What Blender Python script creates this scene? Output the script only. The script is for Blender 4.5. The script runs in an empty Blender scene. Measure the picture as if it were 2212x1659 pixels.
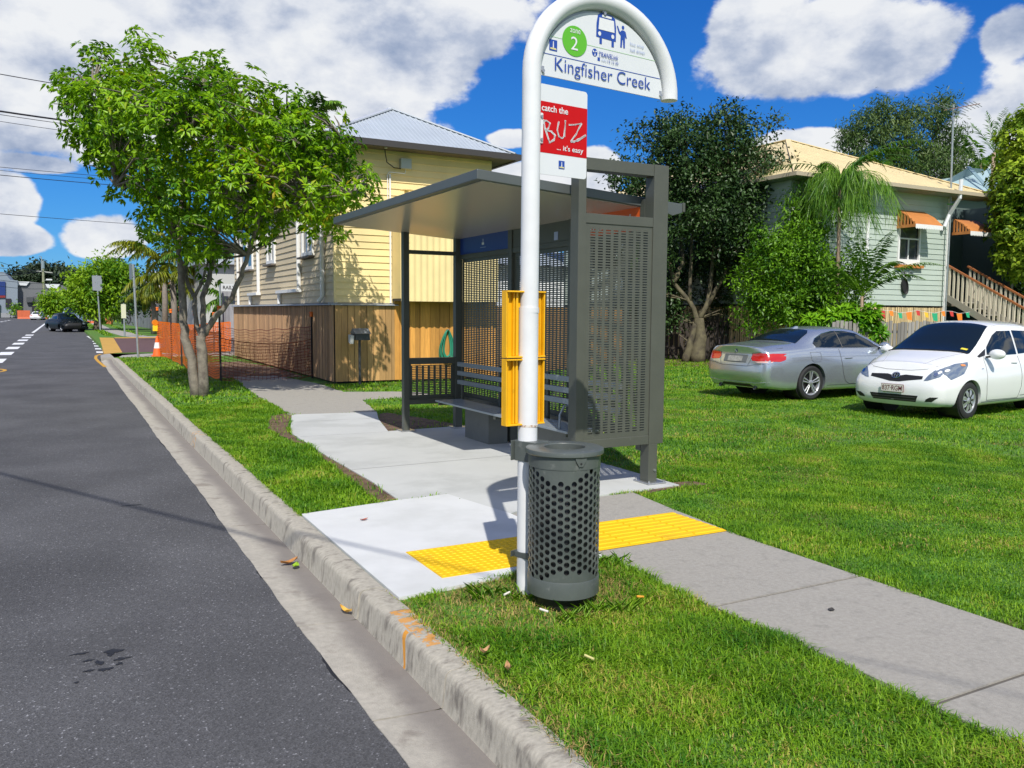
import bpy, bmesh, math, random
import numpy as np
from mathutils import Vector, Matrix, Quaternion
from mathutils.bvhtree import BVHTree
R = math.radians
random.seed(7); RNG = np.random.default_rng(11)
S = bpy.context.scene
COL = S.collection
# ------------------------------------------------------------------ camera
YAW, PITCH, ROLL, EYE = R(28.3), R(-4.89), R(0.4), Vector((0, 0, 1.6))
FW = Vector((math.sin(YAW)*math.cos(PITCH), math.cos(YAW)*math.cos(PITCH), math.sin(PITCH)))
RT0 = Vector((math.cos(YAW), -math.sin(YAW), 0)); UP0 = RT0.cross(FW)
RT = RT0*math.cos(ROLL) + UP0*math.sin(ROLL); UP = RT.cross(FW)
cd = bpy.data.cameras.new("camera"); cam = bpy.data.objects.new("camera", cd); COL.objects.link(cam)
cam.matrix_world = Matrix(((RT.x, UP.x, -FW.x, EYE.x), (RT.y, UP.y, -FW.y, EYE.y), (RT.z, UP.z, -FW.z, EYE.z), (0, 0, 0, 1)))
cd.sensor_width = 36; cd.lens = 1800/2212*36; cd.clip_start = .05; cd.clip_end = 6000
S.camera = cam
def ray(x, y): return (FW*1800 + RT*(x-1106) - UP*(y-829.5)).normalized()
def at(x, y, Y):                      # the point at distance Y along the street seen in that direction
    d = ray(x, y); return EYE + d*(Y/d.y)
# ------------------------------------------------------------------ sun, sky, exposure
SUN_EL, SUN_AZ = R(47.5), R(22.6)     # sun stands behind the camera, a little to the left
sl = bpy.data.lights.new("sun", 'SUN'); sl.energy = 5.0; sl.angle = R(.53); sl.color = (1, .955, .88)
so = bpy.data.objects.new("sun", sl); COL.objects.link(so)
sd = Vector((-math.sin(SUN_AZ)*math.cos(SUN_EL), -math.cos(SUN_AZ)*math.cos(SUN_EL), math.sin(SUN_EL)))
so.rotation_euler = sd.to_track_quat('Z', 'Y').to_euler()
W = bpy.data.worlds.new("World"); S.world = W; W.use_nodes = True
wn, wl = W.node_tree.nodes, W.node_tree.links
for n in list(wn): wn.remove(n)
def wN(t, **k):
    n = wn.new(t)
    for a, v in k.items(): setattr(n, a, v)
    return n
def wM(op, a, b=None, c=None):
    n = wN('ShaderNodeMath', operation=op)
    for i, v in enumerate((a, b, c)):
        if v is None: continue
        if isinstance(v, (int, float)): n.inputs[i].default_value = v
        else: wl.new(v, n.inputs[i])
    return n.outputs[0]
sky = wN('ShaderNodeTexSky', sky_type='NISHITA', sun_disc=False, sun_elevation=SUN_EL, sun_rotation=math.pi+SUN_AZ, altitude=0, air_density=1.0, dust_density=.15, ozone_density=3.0)
tc = wN('ShaderNodeTexCoord')
sep = wN('ShaderNodeSeparateXYZ'); wl.new(tc.outputs['Generated'], sep.inputs[0])
def blob(x, y, rx, ry, rot=0.):
    """A cloud bank: a soft ellipse on the sky dome, centred on one direction (radii in radians)."""
    d = ray(x, y); az = math.atan2(d.x, d.y); right = Vector((math.cos(az), -math.sin(az), 0)); up = right.cross(d)
    if rot: right, up = right*math.cos(rot)+up*math.sin(rot), up*math.cos(rot)-right*math.sin(rot)
    def dot(v):
        n = wN('ShaderNodeVectorMath', operation='DOT_PRODUCT'); wl.new(tc.outputs['Generated'], n.inputs[0]); n.inputs[1].default_value = v; return n.outputs['Value']
    u = wM('MULTIPLY', dot(right), 1/rx); v = wM('MULTIPLY', dot(up), 1/ry)
    r2 = wM('ADD', wM('MULTIPLY', u, u), wM('MULTIPLY', v, v))
    front = wM('GREATER_THAN', dot(d), 0)
    return wM('MULTIPLY', wM('SUBTRACT', 1.0, r2), front), v
CLOUDS = [(330, 60, .34, .125, -.06), (40, 225, .24, .06, .0), (800, 60, .16, .075, -.15), (720, 170, .12, .05, -.3), (1000, 80, .055, .05, 0), (560, 20, .3, .1, 0), (500, 150, .3, .1, 0), (880, 110, .12, .07, -.2),
          (1790, 95, .15, .06, 0), (1640, 75, .06, .055, 0), (1960, 100, .07, .05, .1), (2185, 70, .035, .03, .2), (2150, 320, .07, .07, .5), (1740, 310, .06, .018, 0),
          (235, 508, .045, .026, 0), (5, 425, .035, .035, 0), (60, 352, .05, .012, 0), (15, 515, .04, .018, 0), (1100, 300, .03, .014, 0), (1090, 400, .12, .03, 0), (1270, 385, .04, .035, .3),
          (3300, 100, .4, .14, 0)]
m = None; vv = None
for c in CLOUDS:
    b, v = blob(*c)
    b = wM('MAXIMUM', b, -1.5)
    if m is None: m = b
    else:
        m = wM('SMOOTH_MAX', m, b, .35)
mp = wN('ShaderNodeMapping'); mp.inputs['Scale'].default_value = (1, 1, 1.6); wl.new(tc.outputs['Generated'], mp.inputs[0])
def nz(scale, det, rough, off=0):
    n = wN('ShaderNodeTexNoise', noise_dimensions='4D'); n.inputs['Scale'].default_value = scale; n.inputs['Detail'].default_value = det
    n.inputs['Roughness'].default_value = rough; n.inputs['W'].default_value = off; wl.new(mp.outputs[0], n.inputs['Vector']); return n.outputs[0]
n1 = nz(6, 11, .56); n2 = nz(2.4, 4, .45, 3.3); n3 = nz(16, 6, .55, 1.7)
cover = wM('ADD', m, wM('MULTIPLY', wM('SUBTRACT', n1, .5), 3.0))
cover = wM('ADD', cover, wM('MULTIPLY', wM('SUBTRACT', n3, .5), 1.3))
mr = wN('ShaderNodeMapRange', interpolation_type='SMOOTHERSTEP'); mr.inputs['From Min'].default_value = .0; mr.inputs['From Max'].default_value = .36
wl.new(cover, mr.inputs[0]); mask = mr.outputs[0]
# thick parts of a cloud are greyer below, sunlit edges white
mp2 = wN('ShaderNodeMapping'); mp2.inputs['Location'].default_value = (0.01, 0.02, .05); mp2.inputs['Scale'].default_value = (1, 1, 1.6); wl.new(tc.outputs['Generated'], mp2.inputs[0])
n1b = wN('ShaderNodeTexNoise', noise_dimensions='4D'); n1b.inputs['Scale'].default_value = 6; n1b.inputs['Detail'].default_value = 11; n1b.inputs['Roughness'].default_value = .56; wl.new(mp2.outputs[0], n1b.inputs['Vector'])
rel = wM('MULTIPLY', wM('SUBTRACT', n1, n1b.outputs[0]), 3.6)
lit = wM('ADD', wM('ADD', .80, rel), wM('MULTIPLY', wM('SUBTRACT', n2, .5), 1.5))
lit = wM('SUBTRACT', lit, wM('MULTIPLY', wM('MAXIMUM', cover, 0), .12))
cr = wN('ShaderNodeValToRGB'); wl.new(lit, cr.inputs[0])
cr.color_ramp.elements[0].position = 0.05; cr.color_ramp.elements[0].color = (.25, .34, .53, 1)
cr.color_ramp.elements[1].position = 1.0; cr.color_ramp.elements[1].color = (.93, .95, .98, 1)
e = cr.color_ramp.elements.new(.42); e.color = (.50, .57, .72, 1); e = cr.color_ramp.elements.new(.72); e.color = (.78, .82, .90, 1)
sc_ = wN('ShaderNodeSeparateColor'); wl.new(sky.outputs[0], sc_.inputs[0]); cc_ = wN('ShaderNodeCombineColor')
for i, (p_, a_) in enumerate(((1.4, .19), (1.0, .45), (.74, .84))):      # the air of that day: a deep saturated blue
    wl.new(wM('MULTIPLY', wM('POWER', wM('MULTIPLY', sc_.outputs[i], .125), p_), a_/.125), cc_.inputs[i])
bg1 = wN('ShaderNodeBackground'); bg1.inputs[1].default_value = .125; wl.new(cc_.outputs[0], bg1.inputs[0])
bg2 = wN('ShaderNodeBackground'); bg2.inputs[1].default_value = .93; wl.new(cr.outputs[0], bg2.inputs[0])
mx = wN('ShaderNodeMixShader'); wl.new(mask, mx.inputs[0]); wl.new(bg1.outputs[0], mx.inputs[1]); wl.new(bg2.outputs[0], mx.inputs[2])
wo = wN('ShaderNodeOutputWorld'); wl.new(mx.outputs[0], wo.inputs[0])
W.cycles.sampling_method = 'MANUAL'; W.cycles.sample_map_resolution = 1024
S.view_settings.view_transform = 'Standard'; S.view_settings.look = 'None'; S.view_settings.gamma = 1; S.view_settings.exposure = 0
S.cycles.use_denoising = True; S.cycles.max_bounces = 6; S.cycles.diffuse_bounces = 3; S.cycles.glossy_bounces = 3; S.cycles.transparent_max_bounces = 8; S.cycles.transmission_bounces = 4
# ------------------------------------------------------------------ materials
MATS = {}
def mat(name, col, rough=.6, metal=0., var=0., vscale=3., bump=0., bscale=60., spec=.5, trans=0., island=0., coat=0., stretch=(1, 1, 1), dark=None, dscale=1.5, dth=.55):
    """Principled material; var = brightness noise, island = difference between loose pieces, dark = a second colour in irregular patches."""
    if name in MATS: return MATS[name]
    m = bpy.data.materials.new(name); m.use_nodes = True; nt = m.node_tree; N, L = nt.nodes, nt.links
    b = N['Principled BSDF']; b.inputs['Base Color'].default_value = (*col, 1); b.inputs['Roughness'].default_value = rough
    b.inputs['Metallic'].default_value = metal; b.inputs['Specular IOR Level'].default_value = spec; b.inputs['Coat Weight'].default_value = coat; b.inputs['Coat Roughness'].default_value = .05
    geo = N.new('ShaderNodeNewGeometry'); mpn = N.new('ShaderNodeMapping'); mpn.inputs['Scale'].default_value = stretch; L.new(geo.outputs['Position'], mpn.inputs[0])
    cur = None
    def noise(s, d=6, r=.6):
        n = N.new('ShaderNodeTexNoise'); n.inputs['Scale'].default_value = s; n.inputs['Detail'].default_value = d; n.inputs['Roughness'].default_value = r; L.new(mpn.outputs[0], n.inputs['Vector']); return n.outputs[0]
    if dark is not None:
        r = N.new('ShaderNodeMapRange'); r.interpolation_type = 'SMOOTHSTEP'; r.inputs['From Min'].default_value = dth-.09; r.inputs['From Max'].default_value = dth+.09; L.new(noise(dscale, 7), r.inputs[0])
        mxn = N.new('ShaderNodeMix'); mxn.data_type = 'RGBA'; mxn.inputs['A'].default_value = (*col, 1); mxn.inputs['B'].default_value = (*dark, 1); L.new(r.outputs[0], mxn.inputs['Factor']); cur = mxn.outputs['Result']
    if var or island:
        f = None
        if var:
            r = N.new('ShaderNodeMapRange'); r.inputs['From Min'].default_value = .3; r.inputs['From Max'].default_value = .7; r.inputs['To Min'].default_value = 1-var; r.inputs['To Max'].default_value = 1+var; r.clamp = False; L.new(noise(vscale), r.inputs[0]); f = r.outputs[0]
        if island:
            r = N.new('ShaderNodeMapRange'); r.inputs['To Min'].default_value = 1-island; r.inputs['To Max'].default_value = 1+island; L.new(geo.outputs['Random Per Island'], r.inputs[0])
            if f is None: f = r.outputs[0]
            else:
                k = N.new('ShaderNodeMath'); k.operation = 'MULTIPLY'; L.new(f, k.inputs[0]); L.new(r.outputs[0], k.inputs[1]); f = k.outputs[0]
        vm = N.new('ShaderNodeVectorMath'); vm.operation = 'SCALE'; L.new(f, vm.inputs['Scale'])
        if cur is None: vm.inputs[0].default_value = col
        else: L.new(cur, vm.inputs[0])
        cur = vm.outputs[0]
    if cur is not None: L.new(cur, b.inputs['Base Color'])
    if bump:
        bp = N.new('ShaderNodeBump'); bp.inputs['Strength'].default_value = bump; bp.inputs['Distance'].default_value = .02; L.new(noise(bscale, 8, .7), bp.inputs['Height']); L.new(bp.outputs[0], b.inputs['Normal'])
    if trans:
        out = N['Material Output']; tr = N.new('ShaderNodeBsdfTranslucent'); ms = N.new('ShaderNodeMixShader'); ms.inputs[0].default_value = trans
        if cur is not None: L.new(cur, tr.inputs[0])
        else: tr.inputs[0].default_value = (*col, 1)
        L.new(b.outputs[0], ms.inputs[1]); L.new(tr.outputs[0], ms.inputs[2]); L.new(ms.outputs[0], out.inputs[0])
    MATS[name] = m; return m
def leafmat(name, c1, c2, rough=.45, trans=.3, patch=1.2, c3=None):
    """Leaves or blades: colour drifts between c1 and c2 from leaf to leaf and from clump to clump."""
    m = bpy.data.materials.new(name); m.use_nodes = True; nt = m.node_tree; N, L = nt.nodes, nt.links; b = N['Principled BSDF']
    geo = N.new('ShaderNodeNewGeometry'); n = N.new('ShaderNodeTexNoise'); n.inputs['Scale'].default_value = patch; n.inputs['Detail'].default_value = 4; L.new(geo.outputs['Position'], n.inputs['Vector'])
    a = N.new('ShaderNodeMath'); a.operation = 'MULTIPLY_ADD'; a.inputs[1].default_value = .55; L.new(geo.outputs['Random Per Island'], a.inputs[0])
    r = N.new('ShaderNodeMapRange'); r.inputs['From Min'].default_value = .35; r.inputs['From Max'].default_value = .65; r.inputs['To Max'].default_value = .5; L.new(n.outputs[0], r.inputs[0]); L.new(r.outputs[0], a.inputs[2])
    cr = N.new('ShaderNodeValToRGB'); cr.color_ramp.elements[0].color = (*c1, 1); cr.color_ramp.elements[1].color = (*c2, 1); cr.color_ramp.elements[0].position = .15; cr.color_ramp.elements[1].position = .85
    if c3: e = cr.color_ramp.elements.new(.97); e.color = (*c3, 1)
    L.new(a.outputs[0], cr.inputs[0]); L.new(cr.outputs[0], b.inputs['Base Color']); b.inputs['Roughness'].default_value = rough; b.inputs['Specular IOR Level'].default_value = .35
    tr = N.new('ShaderNodeBsdfTranslucent'); L.new(cr.outputs[0], tr.inputs[0]); ms = N.new('ShaderNodeMixShader'); ms.inputs[0].default_value = trans
    L.new(b.outputs[0], ms.inputs[1]); L.new(tr.outputs[0], ms.inputs[2]); L.new(ms.outputs[0], N['Material Output'].inputs[0]); return m
# ------------------------------------------------------------------ objects
def tag(o, label=None, cat=None, group=None, kind=None):
    if label: o['label'] = label
    if cat: o['category'] = cat
    if group: o['group'] = group
    if kind: o['kind'] = kind
    return o
def thing(name, label, cat, loc=(0, 0, 0), rz=0, group=None):
    o = bpy.data.objects.new(name, None); COL.objects.link(o); o.location = loc; o.rotation_euler = (0, 0, rz); o.empty_display_size = .2
    return tag(o, label, cat, group)
def wmat(o): return o.matrix_basis.copy() if o.parent is None else wmat(o.parent) @ o.matrix_parent_inverse @ o.matrix_basis
def link(name, me, m, parent=None, world=True, smooth=False):
    me.materials.append(m) if m else None
    o = bpy.data.objects.new(name, me); COL.objects.link(o)
    if smooth:
        me.shade_smooth()
        if smooth != 'all': 
            try: me.set_sharp_from_angle(angle=R(35))
            except Exception: pass
    if parent:
        o.parent = parent
        if world:
            o.matrix_parent_inverse = wmat(parent).inverted()
    return o
class MB:
    def __init__(s): s.v = []; s.f = []
    def add(s, vs, fs):
        k = len(s.v); s.v += [tuple(v) for v in vs]; s.f += [tuple(i+k for i in f) for f in fs]; return s
    def box(s, c, d, rz=0, M=None):
        x, y, z = d[0]/2, d[1]/2, d[2]/2; vs = []
        for a, b, e in ((-1, -1, -1), (1, -1, -1), (1, 1, -1), (-1, 1, -1), (-1, -1, 1), (1, -1, 1), (1, 1, 1), (-1, 1, 1)):
            p = Vector((a*x, b*y, e*z))
            if M is not None: p = M @ p
            elif rz: p = Vector((p.x*math.cos(rz)-p.y*math.sin(rz), p.x*math.sin(rz)+p.y*math.cos(rz), p.z))
            vs.append((p.x+c[0], p.y+c[1], p.z+c[2]))
        return s.add(vs, [(3, 2, 1, 0), (4, 5, 6, 7), (0, 1, 5, 4), (1, 2, 6, 5), (2, 3, 7, 6), (3, 0, 4, 7)])
    def b(s, x0, x1, y0, y1, z0, z1): return s.box(((x0+x1)/2, (y0+y1)/2, (z0+z1)/2), (abs(x1-x0), abs(y1-y0), abs(z1-z0)))
    def bar(s, p, q, w, h=None):
        p, q = Vector(p), Vector(q); d = q-p; M = d.to_track_quat('Y', 'Z').to_matrix()
        return s.box((p+q)/2, (w, d.length, h or w), M=M)
    def tube(s, pts, r, n=8, cap=True):
        pts = [Vector(p) for p in pts]; rs = r if isinstance(r, (list, tuple)) else [r]*len(pts); k = len(s.v); nrm = None; m_ = len(pts)
        for i, p in enumerate(pts):
            t = (pts[min(i+1, m_-1)]-pts[max(i-1, 0)]).normalized()
            if nrm is None: nrm = t.orthogonal().normalized()
            else: nrm = (nrm-t*nrm.dot(t)).normalized()
            bn = t.cross(nrm)
            for j in range(n): a = 2*math.pi*j/n; s.v.append(tuple(p+(nrm*math.cos(a)+bn*math.sin(a))*rs[i]))
        for i in range(m_-1):
            for j in range(n): j2 = (j+1) % n; s.f.append((k+i*n+j, k+i*n+j2, k+(i+1)*n+j2, k+(i+1)*n+j))
        if cap: s.f.append(tuple(k+j for j in reversed(range(n)))); s.f.append(tuple(k+(m_-1)*n+j for j in range(n)))
        return s
    def cyl(s, c, r, h, n=24, r2=None): return s.tube([c, (c[0], c[1], c[2]+h)], [r, r if r2 is None else r2], n)
    def lathe(s, c, prof, n=32, axis='z'):
        k = len(s.v)
        for (r, z) in prof:
            for j in range(n):
                a = 2*math.pi*j/n; u, v = r*math.cos(a), r*math.sin(a)
                s.v.append({'z': (c[0]+u, c[1]+v, c[2]+z), 'y': (c[0]+u, c[1]+z, c[2]+v), 'x': (c[0]+z, c[1]+u, c[2]+v)}[axis])
        for i in range(len(prof)-1):
            for j in range(n): j2 = (j+1) % n; s.f.append((k+i*n+j, k+i*n+j2, k+(i+1)*n+j2, k+(i+1)*n+j))
        return s
    def prism(s, poly, fn, t):
        """poly: 2D outline, fn(u, v, w) -> 3D, thickness t along w"""
        n = len(poly); k = len(s.v)
        for w in (0, t):
            for u, v in poly: s.v.append(tuple(fn(u, v, w)))
        s.f.append(tuple(k+i for i in reversed(range(n)))); s.f.append(tuple(k+n+i for i in range(n)))
        for i in range(n): j = (i+1) % n; s.f.append((k+i, k+j, k+n+j, k+n+i))
        return s
    def slab(s, poly, z0, z1): return s.prism(poly, lambda u, v, w: (u, v, z0+w), z1-z0)
    def build(s, name, m, parent=None, world=True, smooth=False, fix=True):
        me = bpy.data.meshes.new(name); me.from_pydata(s.v, [], s.f); me.update()
        if fix:
            bm = bmesh.new(); bm.from_mesh(me); bmesh.ops.recalc_face_normals(bm, faces=bm.faces); bm.to_mesh(me); bm.free()
        return link(name, me, m, parent, world, smooth)
def npmesh(name, V, F, m, parent=None, world=True, smooth=False):
    """fast mesh from arrays; F is (n,3) or (n,4)"""
    me = bpy.data.meshes.new(name); nf, k = F.shape
    me.vertices.add(len(V)); me.vertices.foreach_set('co', np.asarray(V, np.float32).ravel())
    me.loops.add(nf*k); me.loops.foreach_set('vertex_index', np.asarray(F, np.int32).ravel())
    me.polygons.add(nf); me.polygons.foreach_set('loop_start', np.arange(0, nf*k, k, dtype=np.int32))
    try: me.polygons.foreach_set('loop_total', np.full(nf, k, np.int32))
    except Exception: pass
    me.update(calc_edges=True); return link(name, me, m, parent, world, smooth)
def bevel(o, w=.006, seg=2):
    md = o.modifiers.new('bevel', 'BEVEL'); md.width = w; md.segments = seg; md.limit_method = 'ANGLE'; md.angle_limit = R(40); return o
def copy_tree(o, parent=None):
    c = o.copy(); COL.objects.link(c); c.parent = parent
    for ch in list(o.children): copy_tree(ch, c)
    return c
def text(name, body, fn_origin, ux, uy, width, height, m, parent, extr=.0008, bold=0., shear=0.):
    """lettering of a given overall width and height lying on the plane (ux, uy) with its lower left corner at the origin"""
    cu = bpy.data.curves.new(name, 'FONT'); cu.body = body
    cu.size = 1; cu.offset = bold; cu.shear = shear; cu.resolution_u = 4
    tmp = bpy.data.objects.new(name, cu); COL.objects.link(tmp); bpy.context.view_layer.update()
    me = bpy.data.meshes.new_from_object(tmp.evaluated_get(bpy.context.evaluated_depsgraph_get())); bpy.data.objects.remove(tmp); bpy.data.curves.remove(cu)
    co = [v.co.copy() for v in me.vertices]; x0 = min(c.x for c in co); x1 = max(c.x for c in co); y0 = min(c.y for c in co); y1 = max(c.y for c in co)
    o3, ux, uy = Vector(fn_origin), Vector(ux).normalized(), Vector(uy).normalized(); nn = ux.cross(uy)
    for v, c in zip(me.vertices, co): v.co = o3+ux*((c.x-x0)/(x1-x0)*width)+uy*((c.y-y0)/(y1-y0)*height)+nn*extr
    return link(name, me, m, parent)
# common materials
M = {}
def mm(k, *a, **kw): M[k] = mat(k, *a, **kw); return M[k]
mm('white_paint', (.68, .69, .70), .35, var=.05, vscale=7, dark=(.42, .34, .27), dscale=26, dth=.78)
mm('shelter_grey', (.078, .083, .067), .42, var=.08, vscale=4, bump=.02, bscale=200, dark=(.13, .135, .12), dscale=28, dth=.74)
mm('steel', (.45, .46, .47), .35, .8, var=.1)
mm('galv', (.38, .42, .43), .45, .6, var=.12, vscale=9)
mm('black_plastic', (.012, .012, .013), .3)
mm('dark', (.015, .015, .016), .6)
mm('yellow_paint', (.80, .42, .005), .45, var=.08, vscale=9, dark=(.42, .20, .01), dscale=16, dth=.72)
mm('orange', (.78, .13, .015), .55, var=.08, vscale=8)
mm('sign_white', (.64, .66, .68), .4, var=.02)
mm('sign_blue', (.012, .06, .33), .4); mm('sign_green', (.10, .42, .02), .4); mm('sign_red', (.50, .004, .006), .5, spec=.2); mm('thin_green', (.42, .62, .38), .5)
mm('pale_blue', (.35, .42, .62), .5)
# ================================================================== the ground
def struct(o): return tag(o, kind='structure')
def sheet(name, poly, z, m):
    mb = MB(); mb.add([(x, y, z) for x, y in poly], [tuple(range(len(poly)))]); o = mb.build(name, m, fix=False)
    if o.data.polygons[0].normal.z < 0: o.data.flip_normals()
    return struct(o)
def rough_edge(poly, amp=.02, step=.12, seed=1):
    rr = random.Random(seed); out = []
    for i, (x, y) in enumerate(poly):
        x2, y2 = poly[(i+1) % len(poly)]; L = math.hypot(x2-x, y2-y); n = max(1, int(L/step))
        for k in range(n):
            t = k/n; j = amp if k else 0; out.append((x+(x2-x)*t+rr.uniform(-j, j), y+(y2-y)*t+rr.uniform(-j, j)))
    return out
lawn_m = mat('lawn_soil', (.075, .19, .014), .9, var=.35, vscale=6, bump=.6, bscale=90, dark=(.13, .13, .03), dscale=1.1, dth=.58)
mb = MB(); xs = (-900, 1.47, 1.5, 900); zs = (-.22, -.22, -.012, -.012); ys = (-300, 2500)
mb.add([(x, y, z) for x, z in zip(xs, zs) for y in ys], [(0, 2, 3, 1), (2, 4, 5, 3), (4, 6, 7, 5)]); struct(mb.build('ground', lawn_m, fix=False))
# asphalt: dark binder with pale stones
am = bpy.data.materials.new('asphalt'); am.use_nodes = True; N, L = am.node_tree.nodes, am.node_tree.links; b = N['Principled BSDF']
geo = N.new('ShaderNodeNewGeometry')
vo = N.new('ShaderNodeTexVoronoi'); vo.inputs['Scale'].default_value = 135; L.new(geo.outputs['Position'], vo.inputs['Vector'])
bw = N.new('ShaderNodeRGBToBW'); L.new(vo.outputs['Color'], bw.inputs[0])
cr = N.new('ShaderNodeValToRGB'); L.new(bw.outputs[0], cr.inputs[0]); el = cr.color_ramp.elements
el[0].position = .1; el[0].color = (.058, .058, .060, 1); el[1].position = .93; el[1].color = (.26, .26, .27, 1)
for p_, c_ in ((.5, (.086, .086, .089, 1)), (.8, (.105, .105, .109, 1)), (.88, (.13, .13, .135, 1))): e = el.new(p_); e.color = c_
no = N.new('ShaderNodeTexNoise'); no.inputs['Scale'].default_value = .9; no.inputs['Detail'].default_value = 8; L.new(geo.outputs['Position'], no.inputs['Vector'])
r = N.new('ShaderNodeMapRange'); r.inputs['From Min'].default_value = .3; r.inputs['From Max'].default_value = .7; r.inputs['To Min'].default_value = .78; r.inputs['To Max'].default_value = 1.2; L.new(no.outputs[0], r.inputs[0])
# tar drips: a few dark patches
no2 = N.new('ShaderNodeTexNoise'); no2.inputs['Scale'].default_value = 1.7; no2.inputs['Detail'].default_value = 10; no2.inputs['Roughness'].default_value = .72; L.new(geo.outputs['Position'], no2.inputs['Vector'])
r2 = N.new('ShaderNodeMapRange'); r2.inputs['From Min'].default_value = .66; r2.inputs['From Max'].default_value = .72; r2.inputs['To Min'].default_value = 1; r2.inputs['To Max'].default_value = .5; L.new(no2.outputs[0], r2.inputs[0])
k = N.new('ShaderNodeMath'); k.operation = 'MULTIPLY'; L.new(r.outputs[0], k.inputs[0]); L.new(r2.outputs[0], k.inputs[1])
vm = N.new('ShaderNodeVectorMath'); vm.operation = 'SCALE'; L.new(cr.outputs[0], vm.inputs[0]); L.new(k.outputs[0], vm.inputs['Scale']); L.new(vm.outputs[0], b.inputs['Base Color'])
b.inputs['Roughness'].default_value = .85; b.inputs['Specular IOR Level'].default_value = .3
bp = N.new('ShaderNodeBump'); bp.inputs['Strength'].default_value = .55; bp.inputs['Distance'].default_value = .006; L.new(vo.outputs['Distance'], bp.inputs['Height']); L.new(bp.outputs[0], b.inputs['Normal'])
ZR = -.15
def wav(y): return .008*math.sin(y*.9)+.004*math.sin(y*2.3+1)+.003*math.sin(y*11)
edge = [(1.115+wav(y), y) for y in np.arange(-3, 33.2, .2)]
road = [(-13.5, -6)]+[(1.115, -6)]+edge+[(1.3, 34.6), (1.5, 36), (2.1, 53.5), (1.7, 60), (1.5, 230), (-13.5, 230)]
sheet('road', road, ZR, am)
sheet('side_road', [(1.5, 34.75), (60, 34.75), (60, 53.2), (2.1, 53.2)], -.006, mat('brown_coating', (.115, .062, .060), .8, var=.12, vscale=2, bump=.2))
sheet('cross_road', [(-60, 170), (60, 170), (60, 186), (-60, 186)], ZR+.004, am)
conc = mat('kerb_concrete', (.40, .37, .305), .88, var=.2, vscale=30, bump=.4, bscale=110, dark=(.20, .18, .15), dscale=8, dth=.60, stretch=(1, 1.6, .6))
gutm = mat('gutter_concrete', (.41, .38, .32), .87, var=.14, vscale=24, bump=.45, bscale=120, dark=(.27, .24, .20), dscale=4.5, dth=.62)
# silt has greyed the gutter towards the kerb
nt_ = gutm.node_tree; g_ = nt_.nodes.new('ShaderNodeNewGeometry'); sx_ = nt_.nodes.new('ShaderNodeSeparateXYZ'); nt_.links.new(g_.outputs['Position'], sx_.inputs[0])
n_ = nt_.nodes.new('ShaderNodeTexNoise'); n_.inputs['Scale'].default_value = 2.2; n_.inputs['Detail'].default_value = 8; nt_.links.new(g_.outputs['Position'], n_.inputs['Vector'])
a_ = nt_.nodes.new('ShaderNodeMath'); a_.operation = 'MULTIPLY_ADD'; a_.inputs[1].default_value = .22; nt_.links.new(n_.outputs[0], a_.inputs[0]); nt_.links.new(sx_.outputs[0], a_.inputs[2])
r_ = nt_.nodes.new('ShaderNodeMapRange'); r_.interpolation_type = 'SMOOTHSTEP'; r_.inputs['From Min'].default_value = 1.30; r_.inputs['From Max'].default_value = 1.47; r_.inputs['To Max'].default_value = .85; nt_.links.new(a_.outputs[0], r_.inputs[0])
b_ = nt_.nodes['Principled BSDF']; old = b_.inputs['Base Color'].links[0].from_socket; mx_ = nt_.nodes.new('ShaderNodeMix'); mx_.data_type = 'RGBA'; nt_.links.new(r_.outputs[0], mx_.inputs['Factor']); nt_.links.new(old, mx_.inputs['A']); mx_.inputs['B'].default_value = (.185, .165, .15, 1); nt_.links.new(mx_.outputs['Result'], b_.inputs['Base Color'])
gdirt = mat('gutter_silt', (.20, .18, .17), .9, var=.25, vscale=6)
# kerb and gutter: one profile swept along the street and round the corner, broken at the joints
def path_pts():
    P_ = []; y = -3.
    while y < 31.6: P_.append((y, None)); y += .06
    return P_
def frame(s):
    """arc length -> (point on kerb line X=1.6, inward normal pointing to the road)"""
    if s < 31.6: return (1.6, s), (-1, 0)
    a = (s-31.6)/2.2
    if a < math.pi/2: return (3.8-2.2*math.cos(a), 31.6+2.2*math.sin(a)), (-math.cos(a), math.sin(a))
    return (3.8+(s-31.6-2.2*math.pi/2), 33.8), (0, 1)
joints = [-1.4, -.25, .95, 2.15, 3.3, 4.52, 6.95, 9.3, 11.7, 14.1, 16.5, 19, 21.4, 23.8, 26.2, 28.6, 31.5]
prof = [(.0, -.2), (.0, .0), (.035, .006), (.09, .006), (.128, .002), (.143, -.008), (.152, -.028), (.164, -.150), (.170, -.163)]
gut = [(.170, -.163), (.25, -.160), (.38, -.153), (.492, -.146), (.492, -.2)]
kb, gb = MB(), MB(); rk = random.Random(4)
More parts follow.
